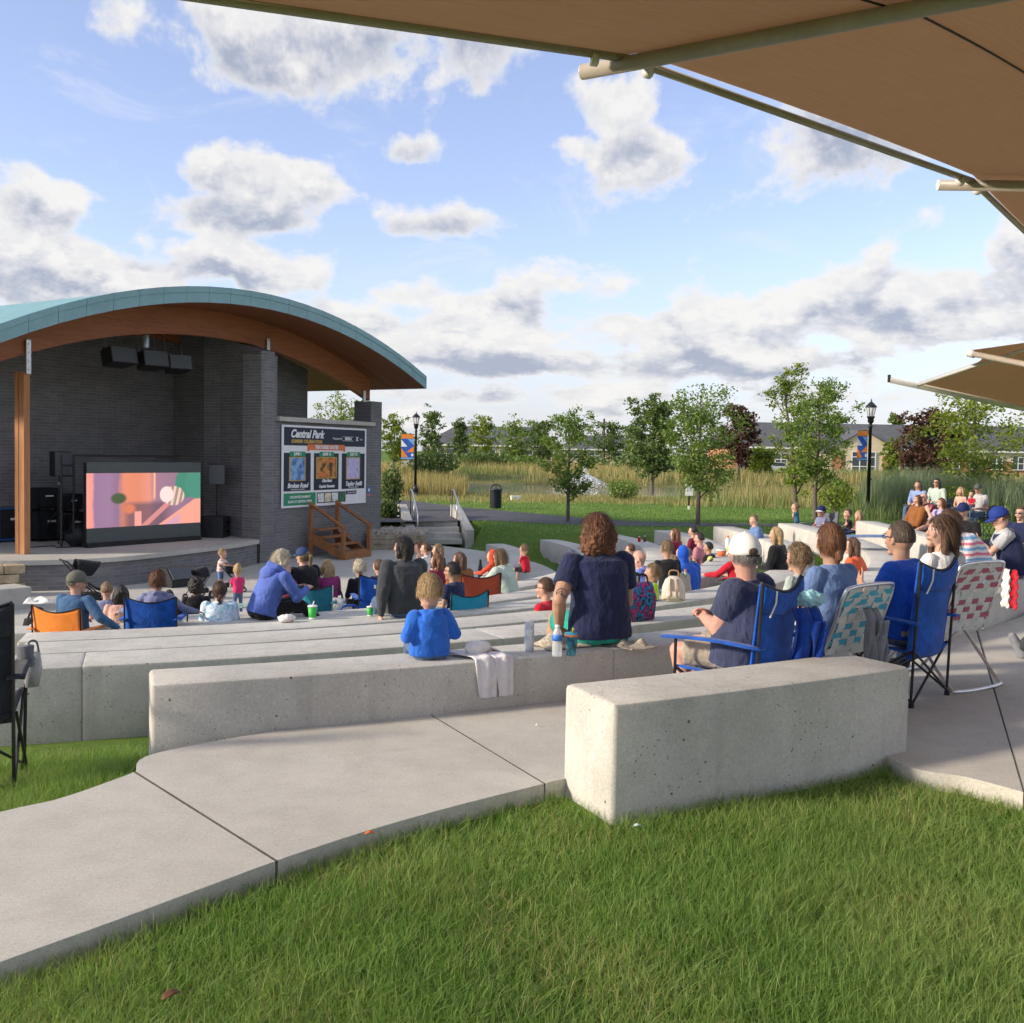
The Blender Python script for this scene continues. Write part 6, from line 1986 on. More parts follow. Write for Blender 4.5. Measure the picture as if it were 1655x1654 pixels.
def person(label, loc, face, seat='bench', top=None, s=None, hs=1.0, lean=5, slouch=8, girth=1.0, yaw=0.0, nod=0.0, tilt=0.0, skin='f', hair='brown', style='short',
           shirt=None, sleeve='short', pants=None, pleg='long', shoe=None, armR='lap', armL='lap', legs=None, vox=.010, cap=None, glasses=None, hood=None, hoodup=False,
           seat_h=.42, group=None, folds=None, collar=None, neck=True, feet=True, shirt_len=.0, vest=None, sock=False):
    """seated/standing figure; loc = point under the pelvis on its support; face = world point looked at by the body"""
    loc = Vector(loc)
    v = Vector((face[0]-loc.x, face[1]-loc.y)) if len(face) == 2 else Vector((face[0], face[1]))
    rz = math.atan2(-v.x, v.y)
    st = seat == 'stand'
    if s is None:
        hgt = top - loc.z
        s = (hgt - .240*hs)/(.14 + (.835 if st else 0) + .17*math.cos(R_(lean)) + .17*math.cos(R_(lean+slouch/2)) + .15*math.cos(R_(lean+slouch)))
        s = max(.35, min(1.35, s))
    t = empty('person', loc, rz, label, 'person', group)
    g = girth
    V3 = lambda x, y, z: Vector((x, y, z))*s
    P0 = V3(0, 0, .94 if st else .105)
    # spine
    L1, L2 = R_(lean), R_(lean+slouch)
    up1 = Vector((0, math.sin(L1), math.cos(L1))); up2 = Vector((0, math.sin(L2), math.cos(L2)))
    waist = P0 + up1*.17*s; chest = waist + up1.lerp(up2, .5).normalized()*.17*s; nb = chest + up2*.15*s
    ex = Vector((1, 0, 0))
    f1, f2 = Vector((0, math.cos(L1), -math.sin(L1))), Vector((0, math.cos(L2), -math.sin(L2)))
    sh = {sd: nb - up2*.055*s + ex*sd*.186*s*(.85+.15*g) for sd in (-1, 1)}
    Rh = Matrix.Rotation(R_(yaw), 3, 'Z') @ Matrix.Rotation(R_(tilt), 3, 'Y') @ Matrix.Rotation(-R_(nod), 3, 'X')
    hc = nb + (up2*.6 + Vector((0, .10, .45))).normalized()*(.036*s) + Vector((0, .012*s, .112*hs))
    # legs
    hip = {sd: P0 + ex*sd*.088*s + Vector((0, 0, -.01*s)) for sd in (-1, 1)}
    LG = {'bench': ((.05, .42, .01), (.05, .47, -seat_h/s+.0)), 'tuck': ((.06, .42, .0), (.07, .30, -seat_h/s)), 'cross': ((.30, .24, -.02), (-.05, .30, -.055)), 'out': ((.07, .42, .05), (.09, .82, -.06)),
          'knees': ((.07, .30, .30), (.08, .46, -.06)), 'stand': ((.02, .02, -.43), (.03, -.01, -.86)), 'kneel': ((.10, .38, -.05), (.12, .0, -.05)), 'wide': ((.17, .40, .03), (.15, .44, -seat_h/s)), 'stretch': ((.07, .42, .0), (.08, .80, -seat_h/s+.02))}
    lg = legs or {'bench': 'bench', 'chair': 'bench', 'floor': 'cross', 'stand': 'stand', 'kneel': 'kneel'}[seat]
    kn, an = {}, {}
    for sd in (-1, 1):
        l_ = lg[0 if sd < 0 else 1] if isinstance(lg, (tuple, list)) else lg
        k_, a_ = LG[l_]
        kn[sd] = hip[sd] + V3(sd*k_[0], k_[1], k_[2]); an[sd] = hip[sd] + V3(sd*a_[0], a_[1], a_[2])
        if seat == 'bench' or seat == 'chair':
            an[sd].z = -seat_h + .07*s
    # arms
    el, hd = {}, {}
    AR = {'lap': (.11, .30, .14), 'knee': (.13, .42, .16), 'down': (.27, .06, -.10), 'prop': (.26, -.16, -.085), 'phone': (.07, .30, .30), 'chin': (.06, .20, .46), 'fold': (-.06, .24, .26), 'up': (.12, .34, .42),
          'reach': (.12, .52, .22), 'armrest': (.30, .30, .17), 'side': (.60, .18, .18), 'hang': (.22, .05, -.16), 'back': (.20, -.20, .15), 'raise': (.16, .40, .34)}
    for sd, a_ in ((1, armR), (-1, armL)):
        tg = AR[a_] if isinstance(a_, str) else a_
        tgt = P0 + V3(sd*tg[0], tg[1], tg[2])
        pole = Vector((sd*.55, -.5, -.7)) if a_ not in ('prop',) else Vector((sd*.3, -1, .1))
        el[sd], hd[sd] = ik(sh[sd], tgt, .285*s, .25*s, pole)
    # ---------- body
    mb = MB()
    head_mesh(mb, hc, Rh, hs)
    limb(mb, [nb - up2*.03*s, nb + up2*.02*s, hc + Rh @ Vector((0, -.012, -.055))*hs], [.062*s*(.8+.2*g), .056*s*(.7+.3*g), .053*hs*(.8+.2*g)], 14)
    mb.loft([(P0 - up1*.07*s, ex, f1, .12*s*g, .09*s*g), (P0, ex, f1, .15*s*g, .10*s*g), (waist, ex, f1, .125*s*g, .088*s*g), (chest, ex, f2, .145*s*g, .095*s*g), (nb-up2*.05*s, ex, f2, .15*s, .07*s), (nb, ex, f2, .06*s, .055*s)], 16)
    for sd in (-1, 1):
        limb(mb, [sh[sd], sh[sd].lerp(el[sd], .5), el[sd], el[sd].lerp(hd[sd], .3), hd[sd]], [.052*s*g, .047*s*g, .038*s*g, .042*s*(.5+.5*g), .026*s*(.6+.4*g)], 12)
        fd = (hd[sd]-el[sd]).normalized()
        a_ = armR if sd == 1 else armL
        nrm = Vector((sd*.25, .15, 1)) if a_ not in ('chin', 'up', 'phone', 'raise') else Vector((sd*.8, .4, -.1))
        if a_ == 'prop': fd = Vector((sd*.35, -.15, -.25))
        hand(mb, hd[sd], fd, nrm, sd, s*.97 if s > .75 else s*1.05, .25 if a_ in ('prop', 'up') else .75)
        gl = .75+.25*g
        limb(mb, [hip[sd], hip[sd].lerp(kn[sd], .5), kn[sd]], [.082*s*gl, .070*s*gl, .052*s*gl], 14)
        limb(mb, [kn[sd], kn[sd].lerp(an[sd], .33), an[sd]], [.050*s*gl, .054*s*gl, .034*s*gl], 14)
    body = solid('body', mb, SKIN[skin], t, vox, 3)
    # ---------- shirt
    if shirt is not None:
        mb = MB(); o_ = .013*s + .004
        b2 = g
        mb.loft([(P0 - up1*(.06+shirt_len)*s, ex, f1, .165*s*b2+o_, .118*s*b2+o_, 2.4), (P0 + up1*.04*s, ex, f1, .162*s*b2+o_, .120*s*b2+o_, 2.3), (waist, ex, f1, .148*s*b2+o_, .112*s*b2**1.3+o_, 2.3), (chest, ex, f2, .165*s*(.6+.4*g)+o_, .112*s*g+o_, 2.4),
                 (nb-up2*.06*s, ex, f2, .186*s*(.8+.2*g)+o_, .090*s*g+o_, 2.3), (nb-up2*.018*s, ex, f2, .118*s+o_, .070*s+o_), (nb+up2*.012*s, ex, f2, .066*s+o_*.6, .060*s+o_*.6)], 20)
        for sd in (-1, 1):
            mb.ell(sh[sd] - ex*sd*.01*s, (.066*s*g, .060*s*g, .062*s*g), nu=12, nv=8)
            if sleeve == 'short':
                e = sh[sd].lerp(el[sd], .62); limb_pts = [sh[sd], sh[sd].lerp(e, .5), e]; rr_ = [.064*s*g, .064*s*g, .064*s*g]
                mb.tube(limb_pts, rr_, 14); mb.ell(sh[sd], (rr_[0],)*3)
            elif sleeve == 'long':
                w_ = el[sd].lerp(hd[sd], .93)
                limb(mb, [sh[sd], sh[sd].lerp(el[sd], .5), el[sd], el[sd].lerp(w_, .5), w_], [.066*s*g, .062*s*g, .056*s*g, .050*s*(.5+.5*g), .040*s], 14)
                if hood: mb.ell(w_, (.046*s,)*3)
        if hood == 'down':
            # hood lying on the upper back: its own piece so the fold shows
            hb = MB(); k_ = .6+.4*g
            q = nb - f2*(.02+.085*g)*s - up2*.095*s
            hb.ell(q, (.128*s*k_, .078*s, .135*s), M=Matrix.Rotation(-L2-.18, 3, 'X'), nu=22, nv=14, fn=lambda u: 1-.30*max(0, -u.z)*(1-abs(u.x)*.2))
            limb(hb, [nb + ex*.075*s + f2*.05*s - up2*.01*s, nb + ex*.125*s*k_ - f2*.02*s, nb + ex*.10*s - f2*.10*s*k_ + up2*.005*s, nb - f2*.15*s*k_ + up2*.0*s, nb - ex*.10*s - f2*.10*s*k_ + up2*.005*s, nb - ex*.125*s*k_ - f2*.02*s, nb - ex*.075*s + f2*.05*s - up2*.01*s], [.022*s, .036*s, .040*s, .042*s, .040*s, .036*s, .022*s], 10)
            solid('hood', hb, shirt, t, vox, 3, .010*s, TEXC)
        if hoodup:
            W_ = lambda x, y, z: hc + Rh @ (Vector((x, y, z))*hs)
            mb.ell(W_(0, -.018, .012), (.098*hs, .108*hs, .130*hs), M=Rh, nu=22, nv=16, fn=lambda u: 1-.36*sstep(.35, .6, u.y)*sstep(.85, .5, abs(u.z)))
            mb.ell(W_(0, -.04, -.10), (.09*hs, .08*hs, .07*hs), M=Rh)
        solid('shirt', mb, shirt, t, vox*1.1, 4, folds if folds is not None else (.011*s), TEXC)
        if vest is not None:
            mb = MB(); o2 = o_ + .012
            mb.loft([(P0 - up1*.07*s, ex, f1, .168*s*b2+o2, .122*s*b2+o2, 2.4), (P0 + up1*.04*s, ex, f1, .163*s*b2+o2, .122*s*b2+o2, 2.3), (waist, ex, f1, .150*s*b2+o2, .114*s*b2**1.3+o2, 2.3), (chest, ex, f2, .160*s*(.6+.4*g)+o2, .114*s*g+o2, 2.4),
                     (nb-up2*.055*s, ex, f2, .140*s*(.8+.2*g)+o2, .092*s*g+o2, 2.3), (nb-up2*.012*s, ex, f2, .100*s+o2, .072*s+o2)], 20)
            solid('vest', mb, vest, t, vox*1.1, 4, .016*s, TEXC)
    # ---------- trousers
    if pants is not None:
        mb = MB()
        mb.loft([(P0 - up1*.09*s, ex, f1, .135*s*g, .11*s*g, 2.4), (P0 - up1*.02*s, ex, f1, .172*s*g, .125*s*g, 2.4), (P0 + up1*.06*s, ex, f1, .160*s*g, .117*s*g, 2.3)], 18)
        gl = .75+.25*g
        for sd in (-1, 1):
            mb.ell(hip[sd] + Vector((0, -.02*s, -.005*s)), (.098*s*g, .105*s*g, .095*s*g))
            if pleg == 'short':
                e = hip[sd].lerp(kn[sd], .86); mb.tube([hip[sd], hip[sd].lerp(e, .5), e], [.094*s*gl, .088*s*gl, .086*s*gl], 16)
            else:
                limb(mb, [hip[sd], hip[sd].lerp(kn[sd], .5), kn[sd]], [.092*s*gl, .080*s*gl, .064*s*gl], 16)
                limb(mb, [kn[sd], kn[sd].lerp(an[sd], .4), kn[sd].lerp(an[sd], .96)], [.062*s*gl, .062*s*gl, .050*s*gl], 14)
        solid('trousers', mb, pants, t, vox*1.15, 4, .012*s, TEXC)
    # ---------- shoes
    if feet:
        for sd in (-1, 1):
            mb = MB()
            a_ = an[sd]; fw = Vector((sd*.15, 1, 0)).normalized()
            if lg in ('cross',): fw = Vector((-sd*.8, .35, 0)).normalized()
            if lg in ('out', 'stretch'): fw = Vector((sd*.2, .35, .9)).normalized()
            if lg == 'kneel': fw = Vector((0, -1, -.1)).normalized()
            limb(mb, [a_ - fw*.03*s + Vector((0, 0, -.015*s)), a_ + fw*.08*s + Vector((0, 0, -.035*s)), a_ + fw*.155*s + Vector((0, 0, -.042*s))], [.046*s, .042*s, .034*s], 10)
            solid('shoe', mb, shoe or M_SHOE, t, max(vox, .008), 3)
    # ---------- hair
    if style and style != 'bald' and not hoodup:
        mb = MB(); hair_mesh(mb, 'capped' if cap and style in ('short', 'buzz', 'balding') else style, hc, Rh, hs)
        W_ = lambda x, y, z: hc + Rh @ (Vector((x, y, z))*hs)
        dsp = .003 if cap else {'curly': .034, 'afro': .05, 'wavybob': .046, 'bob': .014, 'long': .014, 'short': .012}.get(style, .006)
        solid('hair', mb, HAIR[hair], t, min(vox, .008), 1 if style in ('curly', 'afro', 'wavybob') else 2, dsp, TEXH if style in ('curly', 'afro', 'wavybob') else TEXL)
        if vox <= .010: strands(t, style, hc, Rh, hs, HAIR[hair], 1800 if vox < .0075 else 900, bool(cap))
    W_ = lambda x, y, z: hc + Rh @ (Vector((x, y, z))*hs)
    if vox < .012:
        for sx in (-1, 1):
            mb = MB(); mb.ell(W_(sx*.031, .0765, .016), (.0135*hs, .0100*hs, .0085*hs), M=Rh, nu=12, nv=8)
            e = mb.build('eye', M_EYEW, t, True)
            MB().ell(W_(sx*.031, .0845, .016), (.0062*hs, .003*hs, .0062*hs), M=Rh, nu=10, nv=6).build('iris', M_EYED, e, True)
            mb = MB(); mb.tube([W_(sx*.016, .0885, .036), W_(sx*.032, .088, .041), W_(sx*.048, .078, .036)], [.0035*hs, .004*hs, .0025*hs], 6); mb.build('eyebrow', HAIR[hair], t, True)
        MB().ell(W_(0, .0905, -.055), (.021*hs, .007*hs, .0075*hs), M=Rh, nu=12, nv=8).build('lips', M_LIP, t, True)
    if cap:
        cm, bk_ = cap[0], cap[1]
        cap_parts(hc, Rh, hs, cm, t, bk_, cap[2] if len(cap) > 2 else None, cap[3] if len(cap) > 3 else None)
    if glasses:
        mb = MB()
        for sx in (-1, 1):
            ring = [W_(sx*.033 + .021*math.cos(a), .100 - .006*abs(math.cos(a)), .014 + .016*math.sin(a)) for a in np.linspace(0, 2*pi, 13)]
            mb.tube(ring, .0026*hs, 6)
            mb.tube([W_(sx*.054, .094, .018), W_(sx*.080, .04, .018), W_(sx*.084, -.01, .012)], .0028*hs, 6)
        mb.tube([W_(-.012, .102, .018), W_(.012, .102, .018)], .0026*hs, 6)
        gl_ = mb.build('glasses', M_BLACKM, t)
        if glasses == 'dark':
            mb = MB()
            for sx in (-1, 1): mb.ell(W_(sx*.033, .097, .014), (.021*hs, .004*hs, .016*hs), M=Rh)
            mb.build('lens', M_EYED, gl_)
    t['rz'] = rz
    INFO = dict(t=t, s=s, P0=P0, nb=nb, hc=hc, Rh=Rh, el=el, hd=hd, an=an, kn=kn, sh=sh, f2=f2, up2=up2, waist=waist, chest=chest)
    return INFO

def col_row(px, k, off, far=False):
    """point on row k in photo column px"""
    v = pix_dir(px, 900); m = v.x
    ys_ = np.linspace(2, 32, 6001); prev = None; hits = []
    for y in ys_:
        x = m*y; r, a = polar((x, y)); rr_ = row_r(k, a) - off if k in ROW_E or k == 0 else ROW_R[k]
        q = r - rr_
        if prev is not None and (q < 0) != (prev < 0): hits.append(Vector((x, y, 0)))
        prev = q
    if not hits: return None
    return hits[-1] if far and len(hits) > 1 else hits[0]
def col_d(px, d):
    v = pix_dir(px, 900); return Vector((v.x*d, d, 0))
def topz(px, py, d): return P(px, py, d).z
STG = (-8.2, 22.4)
# ------------------------------------------------------------------ folding chairs
M_CBLUE = cloth('chair_blue', (.014, .09, .43), .22, .35); M_CORG = cloth('chair_orange', (.80, .24, .04), .06, .15); M_CTEAL = cloth('chair_teal', (.03, .20, .30), .08, .15)
M_CRED = cloth('chair_rust', (.36, .07, .035), .08, .15); M_CBLK = cloth('chair_black', (.025, .028, .038), .15, .2); M_CGREY = cloth('chair_grey', (.13, .14, .16), .1, .2); M_CAQUA = cloth('chair_aqua', (.03, .33, .50), .08, .15)
def camp_chair(loc, face, mtl, label, w=.54, bh=.86, sh=.40, arms=True, name='camp_chair', frame=None, pocket=False, logo=None):
    loc = Vector(loc); v = Vector((face[0]-loc.x, face[1]-loc.y)) if len(face) == 2 else Vector(face)
    t = empty(name, loc, math.atan2(-v.x, v.y), label, 'chair', 'folding chairs of the audience')
    fr = frame or M_BLACKM; h = w/2; r = .0095
    def back(u, q):
        x = (u-.5)*w; zz = sh-.06 + (bh-sh+.06)*q
        return Vector((x, -.215 - .06*q - .05*math.sin(pi*u)*(1-.3*q), zz - .055*math.sin(pi*u)*q*q*1.2))
    MB().grid(back, 12, 12, thick=.012).build('backrest', mtl, t, True)
    MB().tube([back(k/16, 1.0) + Vector((0, 0, .004)) for k in range(17)], .008, 6).build('back_hem', M_BLACKP, t)
    MB().grid(lambda u, q: Vector(((u-.5)*w, -.25+.50*q, sh - .055*math.sin(pi*u)*(1-.4*q) + .02*q)), 10, 8, thick=.012).build('seat', mtl, t, True)
    if arms:
        for sx in (-1, 1):
            MB().grid(lambda u, q, sx=sx: Vector((sx*(h+.015) + (u-.5)*.085, -.30+.62*q, sh+.19 + .015*math.sin(pi*q) - .01*abs(u-.5))), 3, 8, thick=.010).build('armrest', mtl, t, True)
    for sx in (-1, 1):
        MB().tube([(sx*h, -.25, .0), (sx*h, -.26, sh), (sx*h, -.285, bh)], r, 8).build('back_leg', fr, t)
        MB().tube([(sx*h, .25, .0), (sx*(h+.015), .24, sh+.18)], r, 8).build('front_leg', fr, t)
        MB().tube([(sx*h, -.26, .03), (sx*h, .24, sh)], r*.9, 6).build('side_brace', fr, t)
        MB().tube([(sx*(h+.012), .25, .03), (sx*(h+.012), -.25, sh)], r*.9, 6).build('side_brace', fr, t)
        MB().tube([(sx*h, -.262, .03), (-sx*h, -.25-.012*sx, sh)], r*.9, 6).build('back_brace', fr, t)
        MB().tube([(sx*h, .25, .03), (-sx*h, .24-.012*sx, sh)], r*.9, 6).build('front_brace', fr, t)
    for sx in (-1, 1):
        for y in (-.255, .25): MB().lathe((sx*h, y, -.002), [(.018, 0), (.018, .03), (.012, .035)], 8).build('foot', M_BLACKP, t)
    if bh > .86:
        MB().grid(lambda u, q: back(u, .74+.25*q) + Vector((0, -.020-.012*math.sin(pi*q), 0)), 12, 5, thick=.014).build('headrest', mtl, t, True)
        MB().tube([back(.16, .98)+Vector((0, -.04, .0)), back(.15, .85)+Vector((0, -.045, 0)), back(.12, .70)+Vector((0, -.03, 0))], .005, 6).build('cord', M_WHITE, t)
    if logo:
        mb = MB()
        for k in range(5): mb.box((-.10+.05*k, -.335, bh-.16+.006*(k % 2)), (.03, .004, .05))
        mb.build('logo', logo, t)
    return t
M_WEBW = cloth('webbing_white', (.62, .63, .60), .06, .1); M_WEBT = cloth('webbing_teal', (.07, .40, .54), .06, .1); M_WEBR = cloth('webbing_red', (.42, .11, .16), .08, .1)
def lawn_chair(loc, face, mcol, label, w=.52, bh=.90, sh=.40):
    loc = Vector(loc); v = Vector((face[0]-loc.x, face[1]-loc.y)) if len(face) == 2 else Vector(face)
    t = empty('lawn_chair', loc, math.atan2(-v.x, v.y), label, 'chair', 'woven aluminium lawn chairs')
    h = w/2; r = .0125
    top = lambda q: Vector((0, -.15 - .15*q, sh + (bh-sh)*q))
    pts = catmull([(-h, -.14, sh), (-h, top(.5).y, top(.5).z), (-h, top(.9).y, top(.9).z), (-h+.07, top(1).y, top(1).z), (h-.07, top(1).y, top(1).z), (h, top(.9).y, top(.9).z), (h, top(.5).y, top(.5).z), (h, -.14, sh)], 6)
    MB().tube(pts, r, 10).build('back_frame', M_ALU, t, True)
    MB().tube(catmull([(-h, -.16, sh), (-h, .24, sh+.03), (-h+.05, .30, sh+.03), (h-.05, .30, sh+.03), (h, .24, sh+.03), (h, -.16, sh)], 5), r, 10).build('seat_frame', M_ALU, t, True)
    for s_, y0 in ((1, .05), (-1, .0)):
        yb = y0 - .36 if s_ > 0 else .34
        MB().tube(catmull([(-h-.02, y0, sh+.02), (-h-.02, yb*.85+.02, .06), (-h+.04, yb, .015), (h-.04, yb, .015), (h+.02, yb*.85+.02, .06), (h+.02, y0, sh+.02)], 6), r, 10).build('leg_loop', M_ALU, t, True)
    for sx in (-1, 1):
        MB().bbox((sx*(h+.01), .04, sh+.20), (.045, .38, .02), .008).build('armrest', M_WEBW, t)
        MB().tube([(sx*(h+.01), .2, sh+.2), (sx*(h+.01), .24, sh+.03)], .009, 6).build('arm_post', M_ALU, t)
    n = 6; sw = (w-.03)/n*.93
    for i in range(n):
        x = -h + .03 + (w-.06)*(i+.5)/n
        def st(u, q, x=x, i=i):
            p = top(.02+.99*q); return Vector((x + (u-.5)*sw, p.y-.006 + .0045*math.sin(q*8*pi + (pi if i % 2 else 0)), p.z))
        MB().grid(st, 1, 32, thick=.002).build('strap', M_WEBW, t)
        MB().grid(lambda u, q, x=x, i=i: Vector((x+(u-.5)*sw, -.14+.43*q, sh+.02 + .004*math.sin(q*7*pi+(pi if i % 2 else 0)))), 1, 14, thick=.002).build('strap', M_WEBW, t)
    m = 8
    for j in range(m):
        q0 = .06+.88*(j+.5)/m; hh = .034
        def st(u, q, j=j, q0=q0):
            p = top(q0 + (q-.5)*hh/(bh-sh)); return Vector(((u-.5)*(w+.012), p.y-.007 - .0045*math.sin(u*n*pi + (pi if j % 2 else 0)), p.z))
        MB().grid(st, 36, 1, thick=.002).build('strap', mcol if j % 4 in (1, 2, 3) and j not in (4,) else M_WEBW, t)
    for j in range(6):
        y = -.1+.37*(j+.5)/6
        MB().grid(lambda u, q, y=y, j=j: Vector(((u-.5)*w, y+(q-.5)*.045, sh+.022-.004*math.sin(u*n*pi+(pi if j % 2 else 0)))), 24, 1, thick=.002).build('strap', mcol if j % 2 else M_WEBW, t)
    return t

# ------------------------------------------------------------------ the audience
C = lambda n, c, **k: cloth('cloth_'+n, c, **k)
KH = C('khaki', (.38, .33, .26)); DENIM = C('denim', (.09, .14, .24)); BLK = C('black', (.015, .015, .018)); NAVY = C('navy', (.020, .027, .075)); GREYD = C('dark_grey', (.055, .06, .068))
WHT = C('white', (.74, .73, .71)); DUSK = C('dusk_blue', (.045, .055, .11)); ROYAL = C('royal', (.018, .10, .55)); CHAM = C('chambray', (.13, .21, .42)); TEALS = C('teal_shorts', (.02, .33, .26)); GREYL = C('light_grey', (.45, .46, .49))
BLUEH = C('hoodie_blue', (.03, .15, .62)); PERI = C('periwinkle', (.10, .16, .50)); STEEL = C('steel_blue', (.05, .12, .24)); LAV = C('lavender_grey', (.19, .21, .34)); MARO = C('maroon', (.20, .018, .045)); REDS = C('red', (.48, .015, .035)); REDO = C('orange_red', (.62, .075, .03))
NEON = C('neon', (.52, .80, .05)); SAGE = C('sage', (.42, .50, .47)); MAUVE = C('mauve', (.45, .20, .25)); PLUM = C('plum', (.24, .03, .14)); PINKS = C('pink', (.62, .04, .16)); RUST = C('rust_jacket', (.26, .10, .03)); PALEB = C('pale_blue', (.24, .33, .58)); SEAF = C('seafoam', (.46, .56, .50)); LILAC = C('lilac', (.45, .38, .60)); ORNG = C('orange', (.7, .12, .04)); PEACH = C('peach', (.68, .40, .32)); GRN = C('green', (.10, .42, .12))
TIED = patterned('tie_dye', [(.10, .25, .55), (.55, .68, .85), (.75, .80, .88), (.15, .50, .60), (.45, .45, .75)], 'tiedye', 13)
STRP = patterned('striped_top', [(.75, .72, .74), (.70, .20, .30), (.75, .72, .74), (.20, .42, .70)], 'stripe', 9)
STRC = patterned('striped_shirt', [(.75, .45, .38), (.75, .70, .66)], 'stripe', 18)
CAPW = mat('cap_white', (.76, .75, .73), .8, .03); CAPN = mat('cap_navy', (.012, .02, .09), .8, .06); CAPO = mat('cap_olive', (.13, .13, .105), .85, .1); CAPB = mat('cap_dark_blue', (.02, .045, .13), .8, .08); CAPR = mat('cap_royal', (.012, .035, .22), .8, .05); CAPG = mat('cap_grey', (.09, .10, .10), .85, .1)
GA = 'people watching from the seat walls and lawn chairs'
NEAR = .0062

# --- boy in blue hoodie
q = col_row(697, 1, .20); q.z = .30
person('small blond boy in a bright blue hoodie sitting on the top seat wall', q, STG, 'bench', top=topz(700, 926, q.y), hs=.95, lean=2, slouch=6, hair='blond', style='short', shirt=BLUEH, sleeve='long', hood='down', pants=DENIM, armR=(.20, .16, .15), armL=(.20, .16, .15), vox=NEAR, girth=1.52, seat_h=.38, group=GA, yaw=4, folds=.014)
# --- woman in navy
q = col_row(972, 1, .20); q.z = .30
nw = person('woman in navy t-shirt and teal shorts with wild brown hair on the top wall', q, (-5.5, 22.4), 'bench', top=topz(985, 832, q.y), hs=1.0, lean=3, slouch=9, girth=1.22, hair='auburn', style='wavybob', skin='t', shirt=NAVY, pants=TEALS, pleg='short', armL=(.27, .06, .0), armR='lap', vox=NEAR, group=GA, yaw=10, nod=-4, folds=.013)
def tattoo(I):
    t, s = I['t'], I['s']
    a = I['sh'][-1].lerp(I['el'][-1], .80)
    Mi = Matrix.Rotation(-t.rotation_euler.z, 3, 'Z')
    tc = Mi @ (Vector((0, 0, EYE)) - Vector(t.location)); n = (tc - a); n.z = 0; n.normalize()
    side = Vector((0, 0, 1)).cross(n); c = a + n*.060*s
    mb = MB(); R0 = .034
    wrap = lambda x, z: c + side*x + Vector((0, 0, z)) - n*(x*x/.11)
    mb.tube([wrap(R0*math.cos(k), R0*math.sin(k)) for k in np.linspace(0, 2*pi, 25)], .0032, 5)
    mb.tube([wrap(0, R0), wrap(0, -R0)], .003, 5)
    for sx in (-1, 1): mb.tube([wrap(0, 0), wrap(sx*R0*.7, -R0*.7)], .003, 5)
    mb.build('tattoo', mat('tattoo_ink', (.05, .06, .07), .6, .1), t)
tattoo(nw)
# --- row of chairs on the path
def on_path(px, r):
    v = pix_dir(px, 1000)
    ys_ = np.linspace(4.5, 12, 3000)
    for y in ys_:
        if polar((v.x*y, y))[0] < r: return Vector((v.x*y, y, 0))
qa = on_path(1190, 19.22); F3 = (qa.x-.78, qa.y+.62)
camp_chair(qa, F3, M_CBLUE, 'blue folding camp chair holding the man in the white cap', bh=.88, sh=.34)
qs = qa + Vector((.05, -.01, 0)); qs.z = .33
person('heavy man in a slate-blue t-shirt and backward-facing white cap in a blue camp chair', qs, F3, 'chair', top=topz(1232, 862, qa.y), hs=1.06, lean=-8, slouch=16, girth=1.62, skin='p', hair='grey', style='short', shirt=DUSK, pants=KH, pleg='short', armL=(.02, .30, .22), armR=(.04, .27, .24), vox=NEAR, cap=(CAPW, False, None, HAIR['brown']), group=GA, yaw=-38, seat_h=.33, legs=('tuck', 'bench'), shoe=M_SHOE, folds=.015)
q = col_row(1300, 1, .2); q.z = .30
person('curly-haired child in a pale green shirt between the white-capped man and the ponytail woman', q, STG, 'bench', top=topz(1305, 880, q.y), hs=.95, hair='dirty', style='curly', shirt=SAGE, pants=DENIM, vox=.008, group=GA, yaw=0)
qb = on_path(1338, 19.15); F5 = (qb.x-.62, qb.y+.78)
lawn_chair(qb, F5, M_WEBT, 'aluminium lawn chair woven with white and teal straps', bh=.80, sh=.34)
qs = qb.copy(); qs.z = .34
person('woman with auburn hair tied low wearing a chambray shirt in the teal woven chair', qs + Vector((.02, .0, 0)), F5, 'chair', top=topz(1352, 846, qb.y), hs=1.0, lean=-4, slouch=10, girth=1.05, hair='auburn', style='lowpony', skin='t', shirt=CHAM, pants=DENIM, vox=NEAR, group=GA, yaw=-22, seat_h=.34)
qc = on_path(1446, 19.20); F6 = (qc.x-.70, qc.y+.72)
camp_chair(qc, F6, M_CBLUE, 'blue folding camp chair holding the man with glasses', bh=.93, sh=.36)
qs = qc.copy(); qs.z = .36
person('man with cropped hair and glasses in a royal blue t-shirt in a camp chair', qs + Vector((.05, -.03, 0)), F6, 'chair', top=topz(1450, 840, qc.y), hs=1.03, lean=-2, slouch=12, girth=1.12, hair='buzz', style='buzz', skin='t', shirt=ROYAL, pants=KH, armL='phone', armR='lap', vox=NEAR, glasses='clear', group=GA, yaw=-16, seat_h=.36)
qd = on_path(1522, 19.15); F7 = (qd.x-.55, qd.y+.84)
lawn_chair(qd, F7, M_WEBR, 'aluminium lawn chair woven with white and dark red straps', bh=.88, sh=.38)
qs = qd.copy(); qs.z = .38
person('woman with long brown hair in a white t-shirt in the red woven lawn chair', qs + Vector((.03, -.0, 0)), F7, 'chair', top=topz(1535, 833, qd.y), hs=1.0, lean=2, slouch=8, hair='brown', style='long', skin='f', shirt=WHT, pants=DENIM, armL='phone', armR='lap', vox=NEAR, group=GA, yaw=62, nod=-6, seat_h=.38)
